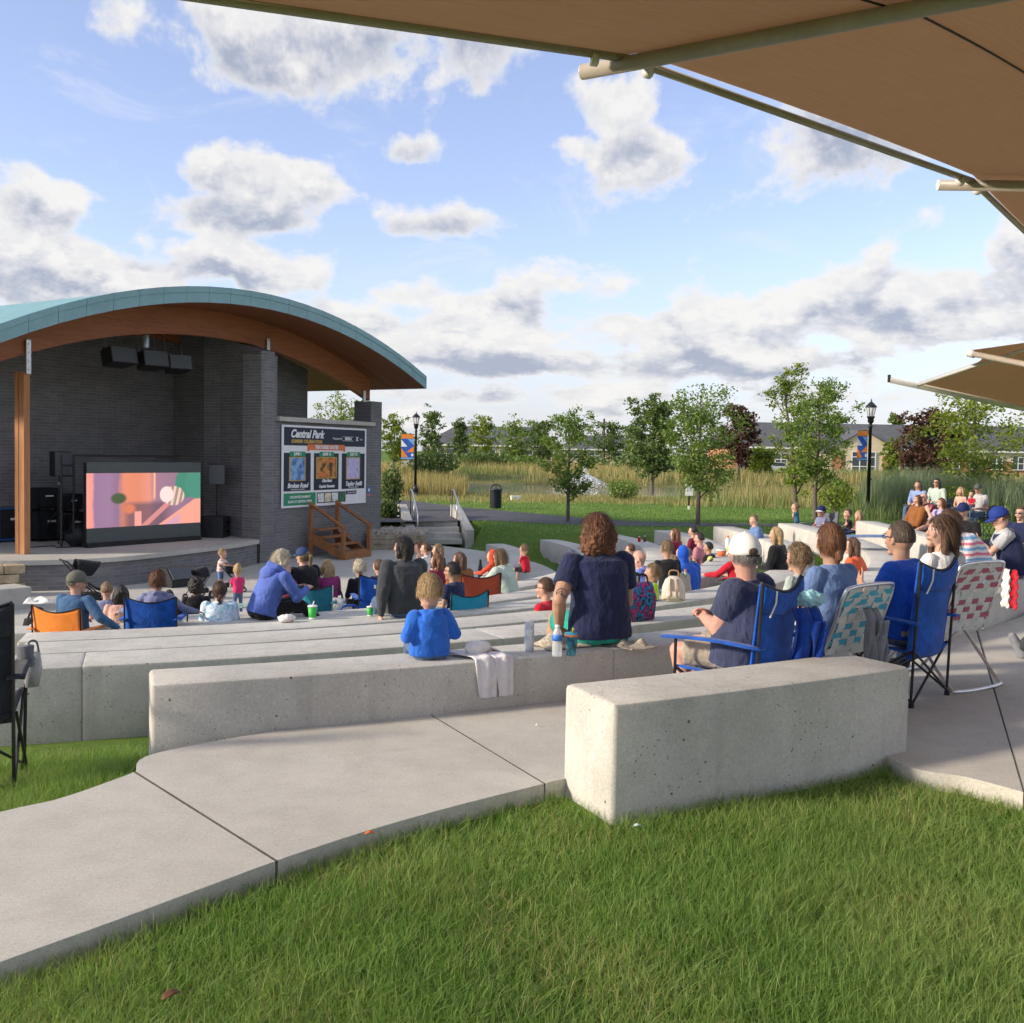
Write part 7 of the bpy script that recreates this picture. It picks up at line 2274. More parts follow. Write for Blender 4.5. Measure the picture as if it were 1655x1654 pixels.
# --- jersey man and striped woman on the far part of the top wall
q = col_row(1638, 1, .16); q.z = .30
person('man in royal blue cap and navy jersey with grey sleeves, hand raised', q, (q.x-.95, q.y+.25), 'bench', top=topz(1612, 818, q.y), hs=1.0, lean=8, slouch=20, girth=1.15, hair='brown', style='short', skin='f', shirt=GREYL, vest=NAVY, pants=DENIM, armR=(.14, .38, .26), armL=(-.02, .42, .34), vox=.007, cap=(CAPR, False), group=GA, nod=22, yaw=2)
q = col_d(1583, 10.6); q.z = .05
person('woman with a brown bob in a red, white and blue striped top, head bowed', q, (q.x-.9, q.y+.1), 'bench', top=topz(1575, 822, 10.6), hs=1.0, lean=14, slouch=22, girth=1.25, hair='brown', style='bob', shirt=STRP, pants=DENIM, armL='phone', armR='phone', vox=.008, group=GA, nod=28, seat_h=.4)
q = col_d(1845, 7.9); q.z = .40
person('person in grey trousers and grey slip-on shoes sitting at the picture edge', q, (q.x-1, q.y+.12), 'chair', s=1.0, lean=-4, shirt=GREYD, pants=GREYD, vox=.009, legs='stretch', group=GA, shoe=mat('shoe_grey', (.20, .21, .24), .8, .15), seat_h=.40)
# --- mid rows
q = col_d(893, 11.1); q.z = terrace_z(3)
person('dark-haired man with glasses in a red shirt low behind the third wall', q, (q.x-.8, q.y+.5), 'floor', top=topz(893, 934, 11.1), hs=1.0, hair='brown', style='short', skin='f', shirt=REDS, pants=DENIM, legs='knees', vox=.008, glasses='clear', group=GA, yaw=20)
q = col_row(1060, 3, .25); q.z = ROW_Z[3]
person('boy in a neon yellow-green shirt beside the cream backpack', q, (q.x-.9, q.y+.5), 'bench', top=topz(1062, 918, q.y), hs=.95, hair='dirty', style='short', skin='t', shirt=NEON, pants=DENIM, vox=.008, group=GA, yaw=10)
q = col_row(655, 4, .24); q.z = ROW_Z[4]
person('woman with dark shoulder-length hair in a charcoal long-sleeved top leaning on one hand', q, (q.x-.55, q.y+.9), 'bench', top=topz(668, 868, q.y), hs=1.02, lean=2, slouch=6, girth=1.28, hair='black', style='bob', skin='f', shirt=GREYD, sleeve='long', pants=DENIM, armL=(.33, -.10, -.10), armR='lap', vox=.008, group=GA, yaw=38)
# low chairs on the left
q = col_d(118, 11.1); q.z = terrace_z(4)
camp_chair(q, (q.x+.25, q.y+1), M_CORG, 'orange low camp chair below the fourth wall at the far end', w=.60, bh=.62, sh=.18)
q2 = q.copy(); q2.z += .18
person('man in an olive cap and blue sweatshirt in an orange chair, arm stretched sideways', q2, (q.x+.25, q.y+1), 'chair', top=topz(112, 923, 11.1), hs=1.03, lean=0, slouch=12, girth=1.15, hair='grey', style='balding', skin='p', shirt=STEEL, sleeve='long', pants=KH, armR=(.58, .10, .10), vox=.008, cap=(CAPO, False), group=GA, yaw=-42, seat_h=.18, legs='stretch')
q = col_d(253, 11.9); q.z = terrace_z(4)
camp_chair(q, (q.x-.1, q.y+1), M_CBLUE, 'low blue camp chair beside the orange one', w=.58, bh=.62, sh=.18)
q2 = q.copy(); q2.z += .18
person('person with curly brown hair in a lavender-grey hoodie in the low blue chair', q2, (q.x-.1, q.y+1), 'chair', top=topz(254, 924, 11.9), hs=1.0, lean=2, slouch=8, girth=1.1, hair='auburn', style='curly', shirt=LAV, sleeve='long', hood='down', pants=DENIM, armR='side', armL='side', vox=.009, group=GA, seat_h=.18, legs='stretch')
q = col_d(355, 12.3); q.z = terrace_z(4)
person('girl with a long brown braid in a blue and white tie-dye shirt', q, (q.x-.3, q.y+1), 'floor', top=topz(352, 940, 12.3), hs=.97, girth=1.25, hair='brown', style='braid', shirt=TIED, sleeve='long', pants=DENIM, vox=.009, group=GA)
q = col_row(425, 5, .28); q.z = ROW_Z[5]
person('blond woman in a periwinkle hoodie with white print, leaning sideways over black leggings', q, (q.x+.75, q.y+.65), 'bench', top=topz(432, 890, q.y), hs=1.0, lean=18, slouch=18, girth=1.2, hair='white', style='wavybob', shirt=PERI, sleeve='long', hood='down', pants=BLK, armR='reach', armL='reach', vox=.009, group=GA, nod=18, seat_h=.3, legs='out')
q = col_row(497, 6, .25); q.z = ROW_Z[6]
person('person in a black t-shirt and dark blue cap with a long fair ponytail', q, (q.x-.8, q.y+.6), 'bench', top=topz(492, 885, q.y), hs=1.0, girth=1.1, hair='dirty', style='pony', shirt=BLK, pants=DENIM, vox=.010, cap=(CAPB, False), group=GA, yaw=15)
q = col_row(533, 6, .25); q.z = ROW_Z[6]
person('small blond child in a plum and navy jacket near the wooden steps', q, STG, 'bench', top=topz(533, 905, q.y), hs=.95, hair='blond', style='bob', shirt=PLUM, sleeve='long', pants=NAVY, vox=.011, group=GA)
q = col_row(470, 6, .2); q.z = ROW_Z[6]
person('bald baby in a dark outfit beside the black t-shirt', q, (q.x-.5, q.y-.5), 'floor', top=topz(470, 911, q.y), hs=.78, style='bald', shirt=MARO, pants=NAVY, vox=.011, group=GA)
q = col_d(585, 15.0); q.z = terrace_z(5)
person('lady with curly platinum hair in black, in front of the blue chair', q + Vector((0, 0, .2)), (q.x-.6, q.y+.8), 'chair', top=topz(592, 906, 15.0), hs=1.0, hair='white', style='curly', shirt=BLK, sleeve='long', pants=BLK, vox=.010, group=GA, seat_h=.2)
q = col_d(612, 14.4); q.z = terrace_z(5)
camp_chair(q, (q.x-.3, q.y+1), M_CBLUE, 'blue camp chair with a white logo left of the charcoal-clad woman', w=.62, bh=.82, sh=.3, logo=M_WHITE)
q = col_d(616, 16.0); q.z = PLAZA_Z
person('brown-haired person with a ponytail seen just behind the blue logo chair', q + Vector((0, 0, .35)), STG, 'chair', top=topz(616, 904, 16.0), hs=1.0, hair='brown', style='pony', shirt=NAVY, pants=DENIM, vox=.011, group=GA, seat_h=.35)
q = col_d(505, 14.2); q.z = terrace_z(5)
camp_chair(q, (q.x-.2, q.y+1), M_CTEAL, 'empty dark teal camp chair facing the stage', w=.55, bh=.68, sh=.25, frame=M_ALU)
q = col_d(740, 12.5); q.z = terrace_z(4)
camp_chair(q, (q.x-.6, q.y+.8), M_CAQUA, 'aqua camp chair right of the charcoal-clad woman', w=.54, bh=.66, sh=.25)
q2 = q.copy(); q2.z += .25
person('man with short dark hair and glasses in a navy shirt in the aqua chair', q2, (q.x-.9, q.y+.5), 'chair', top=topz(733, 908, 12.5), hs=1.0, hair='black', style='short', skin='t', shirt=NAVY, pants=DENIM, vox=.010, glasses='clear', group=GA, yaw=10, seat_h=.25)
for (px, yt, d, hr, sty, sh_, lb, z_) in ((693, 877, 19.5, 'brown', 'pony', WHT, 'person with dark tied-up hair in white near the foot of the stairs', PLAZA_Z), (713, 879, 18.8, 'dirty', 'long', BLK, 'person with long light brown hair and a black strap near the foot of the stairs', PLAZA_Z),
                                     (712, 895, 16.6, 'auburn', 'bob', MARO, 'person with reddish hair just behind the charcoal-clad woman', PLAZA_Z), (750, 893, 15.8, 'brown', 'long', RUST, 'person with long wavy brown hair in the rust chair', PLAZA_Z), (680, 876, 21.0, 'auburn', 'bun', PEACH, 'person whose reddish topknot shows behind the dark-haired woman', PLAZA_Z)):
    q = col_d(px, d); q.z = z_+.30
    person(lb, q, STG, 'chair', top=topz(px, yt, d), hs=1.0, hair=hr, style=sty, shirt=sh_, pants=DENIM, vox=.012, group=GA, seat_h=.3, yaw=20)
q = col_d(768, 15.3); q.z = PLAZA_Z+.1
camp_chair(q, (q.x-.4, q.y+1), M_CRED, 'rust red camp chair behind the lowest walls', w=.62, bh=.85, sh=.35)
q = col_d(800, 18.2); q.z = PLAZA_Z
person('child with an orange-red hood pulled up', q + Vector((0, 0, .35)), (q.x-.9, q.y+.4), 'chair', top=topz(800, 889, 18.2), hs=.95, shirt=REDO, sleeve='long', hoodup=True, pants=DENIM, armL='reach', vox=.011, group=GA, seat_h=.35)
q = col_d(826, 16.6); q.z = PLAZA_Z
person('girl with long blond hair in a pale grey t-shirt, arm forward', q + Vector((0, 0, .12)), (q.x-.9, q.y+.4), 'floor', top=topz(822, 888, 16.6), hs=1.0, lean=12, hair='dirty', style='long', shirt=SEAF, pants=GREYL, armL='reach', armR='reach', legs='knees', vox=.010, group=GA)
q = G(850, 926, ROW_Z[7]); 
person('boy in a red t-shirt and black shorts perched on the end of the innermost wall', q, (q.x-.8, q.y+.5), 'bench', top=topz(852, 879, q.y), hs=.95, hair='dirty', style='short', shirt=REDS, pants=BLK, pleg='short', armL='chin', vox=.010, group=GA)
q = G(940, 893, ROW_Z[7]+.0)
person('child in a cap and blue clothes reclining along the innermost wall', q, (q.x-1, q.y-.25), 'floor', top=topz(935, 868, q.y), hs=.92, lean=-24, hair='brown', style='short', shirt=CHAM, pants=PALEB, legs='out', vox=.011, cap=(CAPN, False), group=GA, shoe=M_SHOEW)
q = G(356, 957, PLAZA_Z)
person('blond toddler in a coral striped shirt standing before the stage', q, (q.x+.9, q.y-.1), 'stand', top=topz(348, 886, q.y), hs=.80, hair='blond', style='short', shirt=STRC, pants=CHAM, pleg='short', armR='reach', armL='reach', vox=.010, group=GA)
for (px, yt, d, hr, sty, sh_, sk, lb, hs_) in ((172, 941, 13.4, 'dirty', 'short', LAV, 'f', 'boy with short brown hair in grey-blue behind the fifth wall', .95), (195, 946, 13.2, 'black', 'bob', PEACH, 't', 'girl with straight black hair in a peach top', .95), (385, 912, 16.4, 'blond', 'bun', PINKS, 'f', 'tiny fair-haired girl in pink beside the periwinkle hoodie', .85),
                                          (318, 937, 14.2, 'black', 'afro', BLK, 'd', 'child with a full dark afro in black and white', .9), (274, 954, 13.6, 'black', 'short', BLK, 'd', 'small child whose dark head shows beside the curly-haired person', .8)):
    q = col_d(px, d); q.z = terrace_z(5) if d < 15 else PLAZA_Z
    person(lb, q, STG, 'stand' if px == 385 else 'floor', top=topz(px, yt, d), hs=hs_, hair=hr, style=sty, skin=sk, shirt=sh_, pants=DENIM, vox=.012, group=GA)
# --- right-hand groups
q = col_d(1082, 12.6); q.z = terrace_z(4)
person('boy in a black t-shirt standing with his back to the camera behind the backpack', q, (q.x-.4, q.y+1), 'stand', top=topz(1082, 873, 12.6), hs=.95, hair='dirty', style='short', shirt=BLK, pants=DENIM, vox=.009, group=GA)
q = col_d(1058, 14.2); q.z = terrace_z(4)
person('bald man bent forward with hand to his face', q + Vector((0, 0, .3)), (q.x-.9, q.y+.3), 'chair', top=topz(1062, 889, 14.2), hs=1.0, lean=18, slouch=20, nod=15, skin='p', style='bald', shirt=PERI, pants=DENIM, armL='chin', vox=.011, group=GA, seat_h=.3)
q = col_d(1112, 14.8); q.z = terrace_z(4)
person('child with a bright blue hood up beside the pink-shirted man', q, (q.x-.6, q.y+.8), 'floor', top=topz(1110, 883, 14.8), hs=.95, shirt=ROYAL, sleeve='long', hoodup=True, pants=DENIM, vox=.011, group=GA)
q = col_d(1100, 13.4); q.z = terrace_z(4)
person('brown-haired small child half hidden by the black t-shirt', q, STG, 'floor', top=topz(1102, 897, 13.4), hs=.9, hair='dirty', style='short', shirt=KH, pants=DENIM, vox=.012, group=GA)
for (px, yt, d, z_, hr, sty, sk, sh_, lb, hs_, sl) in ((1137, 861, 19.6, terrace_z(4), 'black', 'short', 'p', MAUVE, 'man in a dusty pink t-shirt seen from behind on the grass terrace', 1.0, 'short'), (1096, 854, 21.6, terrace_z(4), 'auburn', 'long', 'f', MARO, 'woman with reddish hair in a maroon top by the wall end', 1.0, 'short'),
        (1125, 850, 22.2, terrace_z(4), 'black', 'short', 'f', MARO, 'bearded man in a dark maroon shirt beside the wall end', 1.0, 'short'), (1151, 876, 19.0, terrace_z(4), 'black', 'short', 't', BLK, 'dark-haired child tucked against the pink-shirted man', .9, 'short'), (1118, 886, 17.5, terrace_z(4), 'dirty', 'short', 'f', STEEL, 'small brown-haired child in front of the pink-shirted man', .85, 'short'),
        (1025, 879, 20.0, terrace_z(5), 'brown', 'short', 'f', GRN, 'child in a green shirt just right of the navy-shirted woman', .95, 'short'), (1194, 879, 15.6, terrace_z(3), 'black', 'short', 'f', REDS, 'laughing dark-haired boy in red reaching out for a drink', .95, 'long'), (1206, 872, 16.4, terrace_z(3), 'brown', 'short', 'f', GREYD, 'person in a blue visor behind the laughing boy', 1.0, 'short'),
        (1225, 832, 21.5, terrace_z(3), 'dirty', 'short', 'f', CHAM, 'boy in blue with cropped fair hair above the white cap', .95, 'short'), (1263, 852, 15.5, terrace_z(2), 'blond', 'long', 'f', BLK, 'woman with long blond hair in black behind the white-capped man', 1.0, 'long'),
        (1389, 869, 13.6, terrace_z(2), 'brown', 'long', 'f', ORNG, 'child with long brown hair in an orange-red top behind the ponytail woman', .95, 'long')):
    q = col_d(px, d); q.z = z_
    person(lb, q, (q.x-.75, q.y+.5) if px != 1225 else (q.x-1, q.y), 'floor', top=topz(px, yt, d), hs=hs_, hair=hr, style=sty, skin=sk, shirt=sh_, sleeve=sl, pants=DENIM, vox=.012, group=GA, yaw=10, armL='reach' if px == 1194 else 'lap', cap=(CAPB, False) if px == 1206 else None)
q = G(1287, 872, terrace_z(2)); 
person('small boy in a dark blue shirt standing beside the man in the two-tone cap', q, (q.x-1, q.y+.3), 'stand', top=topz(1287, 812, q.y), hs=.90, hair='dirty', style='short', shirt=STEEL, pants=NAVY, pleg='short', armL='chin', armR='lap', vox=.012, group=GA)
q = G(1325, 880, terrace_z(2)); q.z += .28
camp_chair(Vector((q.x, q.y, terrace_z(2))), (q.x-.8, q.y-.5), M_CGREY, 'grey camp chair under the man in the two-tone cap', bh=.75, sh=.28)
person('man in blue-grey t-shirt, two-tone cap and black shorts facing the camera', q, (q.x-.8, q.y-.5), 'chair', top=topz(1320, 817, q.y), hs=1.05, lean=-10, girth=1.15, hair='brown', style='short', skin='p', shirt=LAV, pants=BLK, pleg='short', vox=.010, cap=(CAPN, False, CAPW), group=GA, seat_h=.28)
for (px, yt, d, z_, hr, sty, sh_, lb, hs_, fc) in ((1371, 822, 22.5, -.05, 'brown', 'short', BLK, 'boy in a black shirt with a hand at his mouth near the tall lamp post', .95, -1), (1389, 825, 21.8, -.05, 'blond', 'bob', PINKS, 'little blond girl in a pink top near the tall lamp post', .88, -1)):
    q = col_d(px, d); q.z = z_
    person(lb, q, (q.x-1, q.y-.2), 'floor', top=topz(px, yt, d), hs=hs_, hair=hr, style=sty, shirt=sh_, pants=NAVY, vox=.011, group=GA, armL='chin' if px < 1380 else 'lap', legs='out')
for (px, yt, d, hr, sty, sh_, sk, lb, hs_, sl, gl, cp) in ((1483, 777, 28.5, 'brown', 'long', PALEB, 'f', 'woman with brown hair in a pale blue top sitting against the reeds', 1.0, 'long', None, None), (1513, 773, 28.0, 'black', 'long', SEAF, 'f', 'woman with sunglasses in a seafoam top sitting against the reeds', 1.0, 'long', 'dark', None),
        (1551, 787, 25.5, 'blond', 'bob', PEACH, 'f', 'blond girl in a pale sundress held in front of the grey-capped man', .92, 'none', None, None), (1580, 782, 26.0, 'grey', 'short', GREYL, 'p', 'man in a grey t-shirt and dark grey cap holding a baby before the reeds', 1.0, 'short', None, CAPG),
        (1568, 793, 25.2, 'black', 'short', REDS, 'f', 'baby in red and white held against the grey t-shirt', .75, 'short', None, None), (1652, 818, 17.0, 'brown', 'short', NAVY, 'f', 'man with sunglasses in a navy and white top at the picture edge', 1.0, 'short', 'dark', None), (1560, 812, 15.5, 'black', 'short', BLK, 'f', 'person in a black cap behind the woman in the white t-shirt', 1.0, 'short', None, CAPN)):
    q = col_d(px, d); gz = float(H(q.x, q.y)); tz = topz(px, yt, d)
    ss_ = tz - (.88 if hs_ > .95 else .62 if hs_ > .8 else .42)
    q.z = ss_
    person(lb, q, (q.x-.8, q.y-.55), 'chair', top=tz, hs=hs_, hair=hr, style=sty, skin=sk, shirt=sh_, sleeve=sl, pants=DENIM, vox=.011, group=GA, glasses=gl, cap=(cp, False) if cp else None, seat_h=max(.2, ss_-gz))
    if hs_ > .95:
        camp_chair(Vector((q.x, q.y, gz)), (q.x-.8, q.y-.55), M_CGREY, 'grey folding chair under the ' + lb.split(' ')[0] + ' ' + ' '.join(lb.split(' ')[1:6]), sh=max(.25, ss_-gz), bh=max(.25, ss_-gz)+.35)
q = col_d(1478, 24.0); q.z = float(H(q.x, q.y))+.25
person('person bundled in a rust-brown jacket, bare legs stretched along the wall', q, (q.x-1, q.y-.1), 'chair', top=topz(1480, 800, 24.0), hs=.95, lean=-8, hair='auburn', style='long', skin='p', shirt=RUST, sleeve='long', girth=1.05, pants=DENIM, pleg='short', legs='stretch', vox=.011, group=GA, shoe=M_SHOEW, seat_h=.25)
q = col_d(1496, 24.6); q.z = float(H(q.x, q.y))+.35
person('bald man with sunglasses and a hand at his face behind the rust jacket', q, (q.x-.9, q.y-.4), 'chair', top=topz(1496, 796, 24.6), hs=1.0, style='bald', skin='p', shirt=MARO, pants=DENIM, armL='chin', glasses='dark', vox=.011, group=GA, seat_h=.35)
q = col_d(1513, 23.2); q.z = float(H(q.x, q.y))+.22
camp_chair(Vector((q.x, q.y, q.z-.22)), (q.x-1, q.y-.1), M_CBLK, 'black low chair under the child in lilac', bh=.75, sh=.22)
person('child in a lilac t-shirt lounging in the black low chair', q, (q.x-1, q.y-.1), 'chair', top=topz(1512, 805, 23.2), hs=.97, lean=-12, hair='auburn', style='bob', shirt=LILAC, pants=DENIM, armL='chin', legs='stretch', vox=.011, group=GA, seat_h=.22)
# ------------------------------------------------------------------ things lying about
def at(px, py, z): return G(px, py, z)
def hpx(px, y0, y1, d): return (y1-y0)/1655*d
M_CLEAR = m_glass('clear_plastic', (.85, .9, .95), .38)
def thing1(name, loc, rz, label, cat, group=None): return empty(name, loc, rz, label, cat, group)
# energy-drink can
q = at(855, 1053, .30); t = thing1('drink_can', q, 0, 'tall silver-white drink can on the top wall', 'can')
h = hpx(855, 1004, 1053, q.y); r = .031
MB().lathe((0, 0, 0), [(r*.82, 0), (r, .01), (r, h-.016), (r*.86, h-.003), (r*.86, h)], 20).build('can_body', multi_mat('can_print', [(.55, .58, .62), (.72, .74, .76), (.40, .46, .58), (.75, .76, .78)], 22), t, True)
MB().lathe((0, 0, h-.004), [(r*.80, 0), (r*.80, .003)], 16).build('lid', M_ALU, t)
# water bottle
q = at(900, 1061, .30); t = thing1('water_bottle', q, 0, 'clear plastic water bottle with a blue label on the top wall', 'bottle')
h = hpx(900, 1009, 1061, q.y); r = .032
MB().lathe((0, 0, 0), [(r*.9, 0), (r, .01), (r, h*.35), (r*.93, h*.42), (r, h*.5), (r, h*.68), (r*.75, h*.80), (r*.42, h*.90), (r*.42, h*.93)], 20).build('bottle_body', M_CLEAR, t, True)
MB().lathe((0, 0, h*.50), [(r*1.02, 0), (r*1.02, h*.18)], 20).build('label_band', mat('bottle_blue', (.04, .20, .62), .4, .15, 40), t, True)
MB().lathe((0, 0, h*.91), [(r*.47, 0), (r*.47, h*.08)], 14).build('cap', M_WHITE, t, True)
# tumbler
q = at(923, 1059, .30); t = thing1('tumbler', q, 0, 'dark patterned tumbler with an orange rim and yellow straw on the top wall', 'tumbler')
h = hpx(923, 1022, 1059, q.y)
MB().lathe((0, 0, 0), [(.030, 0), (.031, .008), (.040, h*.86)], 20).build('cup', multi_mat('tumbler_print', [(.012, .06, .08), (.015, .07, .09), (.03, .30, .40), (.35, .20, .08)], 26), t, True)
MB().lathe((0, 0, h*.84), [(.043, 0), (.043, .012)], 20).build('rim', M_SORANGE, t, True)
MB().lathe((0, 0, h*.84+.012), [(.042, 0), (.040, .010)], 20).build('lid', mat('lid_blue', (.05, .36, .55), .4, .05), t, True)
MB().tube([(.005, 0, h*.9), (.012, 0, h+.03)], .006, 8).build('straw', mat('straw_yellow', (.55, .48, .08), .5, .05), t)
# paper food boat and draped leggings
def crumple(name, loc, rz, size, mtl, label, cat, seed, h=.05, n=12, prt='cloth_body'):
    """crumpled piece of cloth or paper with folds and thickness"""
    t = thing1(name, loc, rz, label, cat); rr = random.Random(seed)
    ph = [rr.uniform(0, 6) for _ in range(8)]
    def fn(u, v):
        x, y = (u-.5)*size[0], (v-.5)*size[1]
        e = min(u, 1-u, v, 1-v)*4; e = min(1, e)
        z = .012 + h*e*(.55+.45*math.sin(7*u+ph[0]+2*math.sin(5*v+ph[1])))*(.6+.4*math.sin(9*v+ph[2]+3*u))
        return Vector((x + .03*size[0]*math.sin(9*v+ph[3]), y + .03*size[1]*math.sin(8*u+ph[4]), max(.008, z)))
    MB().grid(fn, n*2, n*2, thick=.006).build(prt, mtl, t, True)
    return t
M_PAPER = multi_mat('paper_red_print', [(.78, .76, .72), (.80, .78, .74), (.75, .72, .68), (.62, .08, .06)], 14)
q = at(772, 1060, .30); t = thing1('food_bag', q, .5, 'crumpled white paper food bag with red print on the top wall', 'paper bag')
MB().ell((0, 0, .045), (.085, .06, .05), fn=lambda u: 1+.14*math.sin(6*u.x+4*u.z)*math.cos(5*u.y), nu=26, nv=16).build('bag_body', M_PAPER, t, True)
MB().grid(lambda u, v: Vector((.05+.09*v, (u-.5)*.10*(1-.3*v), .06-.045*v+.012*math.sin(9*u))), 10, 6, thick=.003).build('bag_mouth', M_PAPER, t, True)
# leggings: two legs hanging over the outer edge of the wall
def leggings():
    a0 = polar(at(790, 1075, .30))[1]
    t = thing1('leggings', row_pt(1, a0, .1), 0, 'pair of white leggings draped over the edge of the top wall', 'leggings')
    M_LEG = cloth('white_jersey', (.72, .70, .73), .05, .5)
    for i, (px0, px1, yb) in enumerate(((783, 818, 1137), (822, 851, 1129))):
        aa = polar(at(px0, 1076, .30))[1]; ab = polar(at(px1, 1074, .30))[1]
        ins = math.degrees(.09/18.3)
        rows = [(.26, .012, -.35), (.16, .014, -.2), (.05, .014, 0), (.0, .010, 0), (-.014, -.03, 0), (-.018, -.10, 0), (-.016, -.17, .02), (-.018, -.225, .03)]
        def fn(u, v):
            f = v*(len(rows)-1); j = min(int(f), len(rows)-2); k = f-j
            off = rows[j][0]*(1-k)+rows[j+1][0]*k; dz = rows[j][1]*(1-k)+rows[j+1][1]*k; sh_ = rows[j][2]*(1-k)+rows[j+1][2]*k
            w = (.78 + .22*(1-abs(2*v-1)))*(1-.15*v)
            c_ = (aa+ab)/2 + sh_*.9*(1 if i == 0 else 1.2); hw = (ab-aa)/2*w*1.25
            off -= (.008*math.sin(u*pi) + .006*math.sin(u*11+v*3))*(1 if v > .4 else 0)
            zz = dz + (.010*math.sin(u*pi) + .004*math.sin(u*9+v*7))*(1 if v <= .45 else 0)
            return row_pt(1, c_ + hw*(2*u-1), off, .30+zz)
        o = MB().grid(fn, 12, 40, thick=.005).build('leg', M_LEG, None, True); adopt(o, t)
leggings()
def plaid():
    return patterned('plaid_blanket', [(.45, .38, .25), (.30, .27, .24), (.52, .46, .36), (.20, .16, .14), (.55, .42, .18)], 'blotch', 26)
q = at(905, 1046, .30); crumple('blanket', q + Vector((0, .05, 0)), .55, (.34, .28), plaid(), 'crumpled tan plaid blanket beside the navy-shirted woman', 'blanket', 3, .10)
q = at(1022, 1046, .30); crumple('blanket', q, .55, (.22, .26), plaid(), 'corner of tan plaid blanket showing right of the teal shorts', 'blanket', 4, .05)
# patterned tote
q = col_row(1030, 2, .2); q.z = ROW_Z[2]
t = thing1('tote_bag', q, .6, 'black tote bag printed with blue, pink and yellow beside the navy-shirted woman', 'bag')
TOTE = patterned('tote_print', [(.02, .02, .03), (.03, .25, .55), (.02, .02, .03), (.55, .05, .28), (.02, .02, .03), (.62, .58, .25)], 'blotch', 16)
hh = hpx(1030, 912, 982, q.y)
MB().loft([((0, 0, .01), (1, 0, 0), (0, 1, 0), .17, .10, 4), ((0, 0, hh*.5), (1, 0, 0), (0, 1, 0), .19, .11, 4), ((0, 0, hh*.86), (1, 0, 0), (0, 1, 0), .17, .06, 3)], 24).build('bag_body', TOTE, t, True)
for sy in (-1, 1): MB().tube(catmull([(-.08, sy*.06, hh*.84), (-.06, sy*.05, hh*1.05), (.06, sy*.05, hh*1.05), (.08, sy*.06, hh*.84)], 5), .010, 6).build('handle', M_BLACKP, t)
# cream backpack
q = at(1088, 972, ROW_Z[2]); t = thing1('backpack', q, facing(q, (0, 0)), 'small cream leather backpack with tan straps on the second wall', 'backpack')
M_CRM = mat('cream_leather', (.60, .54, .45), .5, .08, 6, .2, 90); M_TAN = mat('tan_leather', (.34, .20, .10), .5, .12)
hh = hpx(1088, 930, 972, q.y)
MB().loft([((0, 0, .0), (1, 0, 0), (0, 1, 0), .10, .06, 3.2), ((0, 0, .03), (1, 0, 0), (0, 1, 0), .122, .075, 3), ((0, 0, hh*.55), (1, 0, 0), (0, 1, 0), .115, .07, 2.6), ((0, 0, hh*.85), (1, 0, 0), (0, 1, 0), .085, .05, 2.3), ((0, 0, hh*.98), (1, 0, 0), (0, 1, 0), .04, .025)], 24).build('bag_body', M_CRM, t, True)
MB().tube(catmull([(-.045, .02, hh*.9), (-.04, .02, hh*1.16), (.04, .02, hh*1.16), (.045, .02, hh*.9)], 6), .008, 8).build('handle', M_TAN, t)
for sx in (-1, 1): MB().tube(catmull([(sx*.03, -.055, hh*.9), (sx*.035, -.082, hh*.6), (sx*.032, -.086, hh*.25), (sx*.11, -.05, .02)], 5), .012, 6, flat=.4).build('strap', M_TAN, t)
MB().loft([((0, -.068, .03), (1, 0, 0), (0, 1, 0), .07, .02, 4), ((0, -.072, hh*.42), (1, 0, 0), (0, 1, 0), .07, .02, 4)], 16).build('pocket', M_CRM, t, True)
def bottle(px, yb, yt, z, r, body, cap, label, d=None):
    q = at(px, yb, z); h = hpx(px, yt, yb, q.y); t = thing1('drink_bottle', q, 0, label, 'bottle')
    MB().lathe((0, 0, 0), [(r*.9, 0), (r, .01), (r, h*.62), (r*.6, h*.80), (r*.45, h*.88)], 16).build('bottle_body', body, t, True)
    MB().lathe((0, 0, h*.86), [(r*.55, 0), (r*.55, h*.13)], 12).build('cap', cap, t, True)
bottle(1107, 944, 920, ROW_Z[3], .036, multi_mat('sport_label', [(.60, .62, .60), (.10, .22, .12), (.62, .64, .62), (.2, .3, .2)], 9), M_SORANGE, 'sports drink bottle with an orange cap behind the backpack')
bottle(1098, 943, 924, ROW_Z[3], .032, M_CLEAR, M_WHITE, 'clear bottle beside the orange-capped bottle')
bottle(1176, 886, 866, ROW_Z[4]+.06, .05, M_WHITE, M_SORANGE, 'white bottle with an orange top by the wall end')
bottle(776, 938, 904, PLAZA_Z+.35, .04, M_CAB, M_BLACKP, 'tall black drinking bottle beside the rust chair')
bottle(742, 984, 958, terrace_z(4)+.42, .036, mat('purple_tumbler', (.10, .04, .12), .3, .15), M_WHITE, 'purple tumbler in the arm of the aqua chair')
bottle(1033, 876, 867, ROW_Z[5], .035, REDS, M_WHITE, 'small red drink bottle on the fifth wall, the first of two')
bottle(1042, 876, 866, ROW_Z[5], .035, mat('cola_dark', (.10, .03, .03), .3, .1), M_WHITE, 'small dark drink bottle on the fifth wall, the second of two')
def cup(px, yb, yt, z, col, label):
    q = at(px, yb, z); h = hpx(px, yt, yb, q.y); r = h*.36
    t = thing1('paper_cup', q, 0, label, 'cup', 'green and white paper cups')
    MB().lathe((0, 0, 0), [(r*.75, 0), (r, h)], 18).build('cup_body', col, t, True)
    MB().lathe((0, 0, h*.98), [(r*1.08, 0), (r*1.08, h*.06), (r*.9, h*.10)], 18).build('lid', M_WHITE, t, True)
    MB().lathe((0, 0, h*.02), [(r*.77, 0), (r*.79, h*.12)], 18).build('base_band', M_WHITE, t, True)
    MB().tube([(.0, 0, h), (r*.3, 0, h*1.4)], r*.12, 6).build('straw', M_WHITE, t)
M_CUPG = mat('cup_green', (.05, .48, .08), .5, .12, 12)
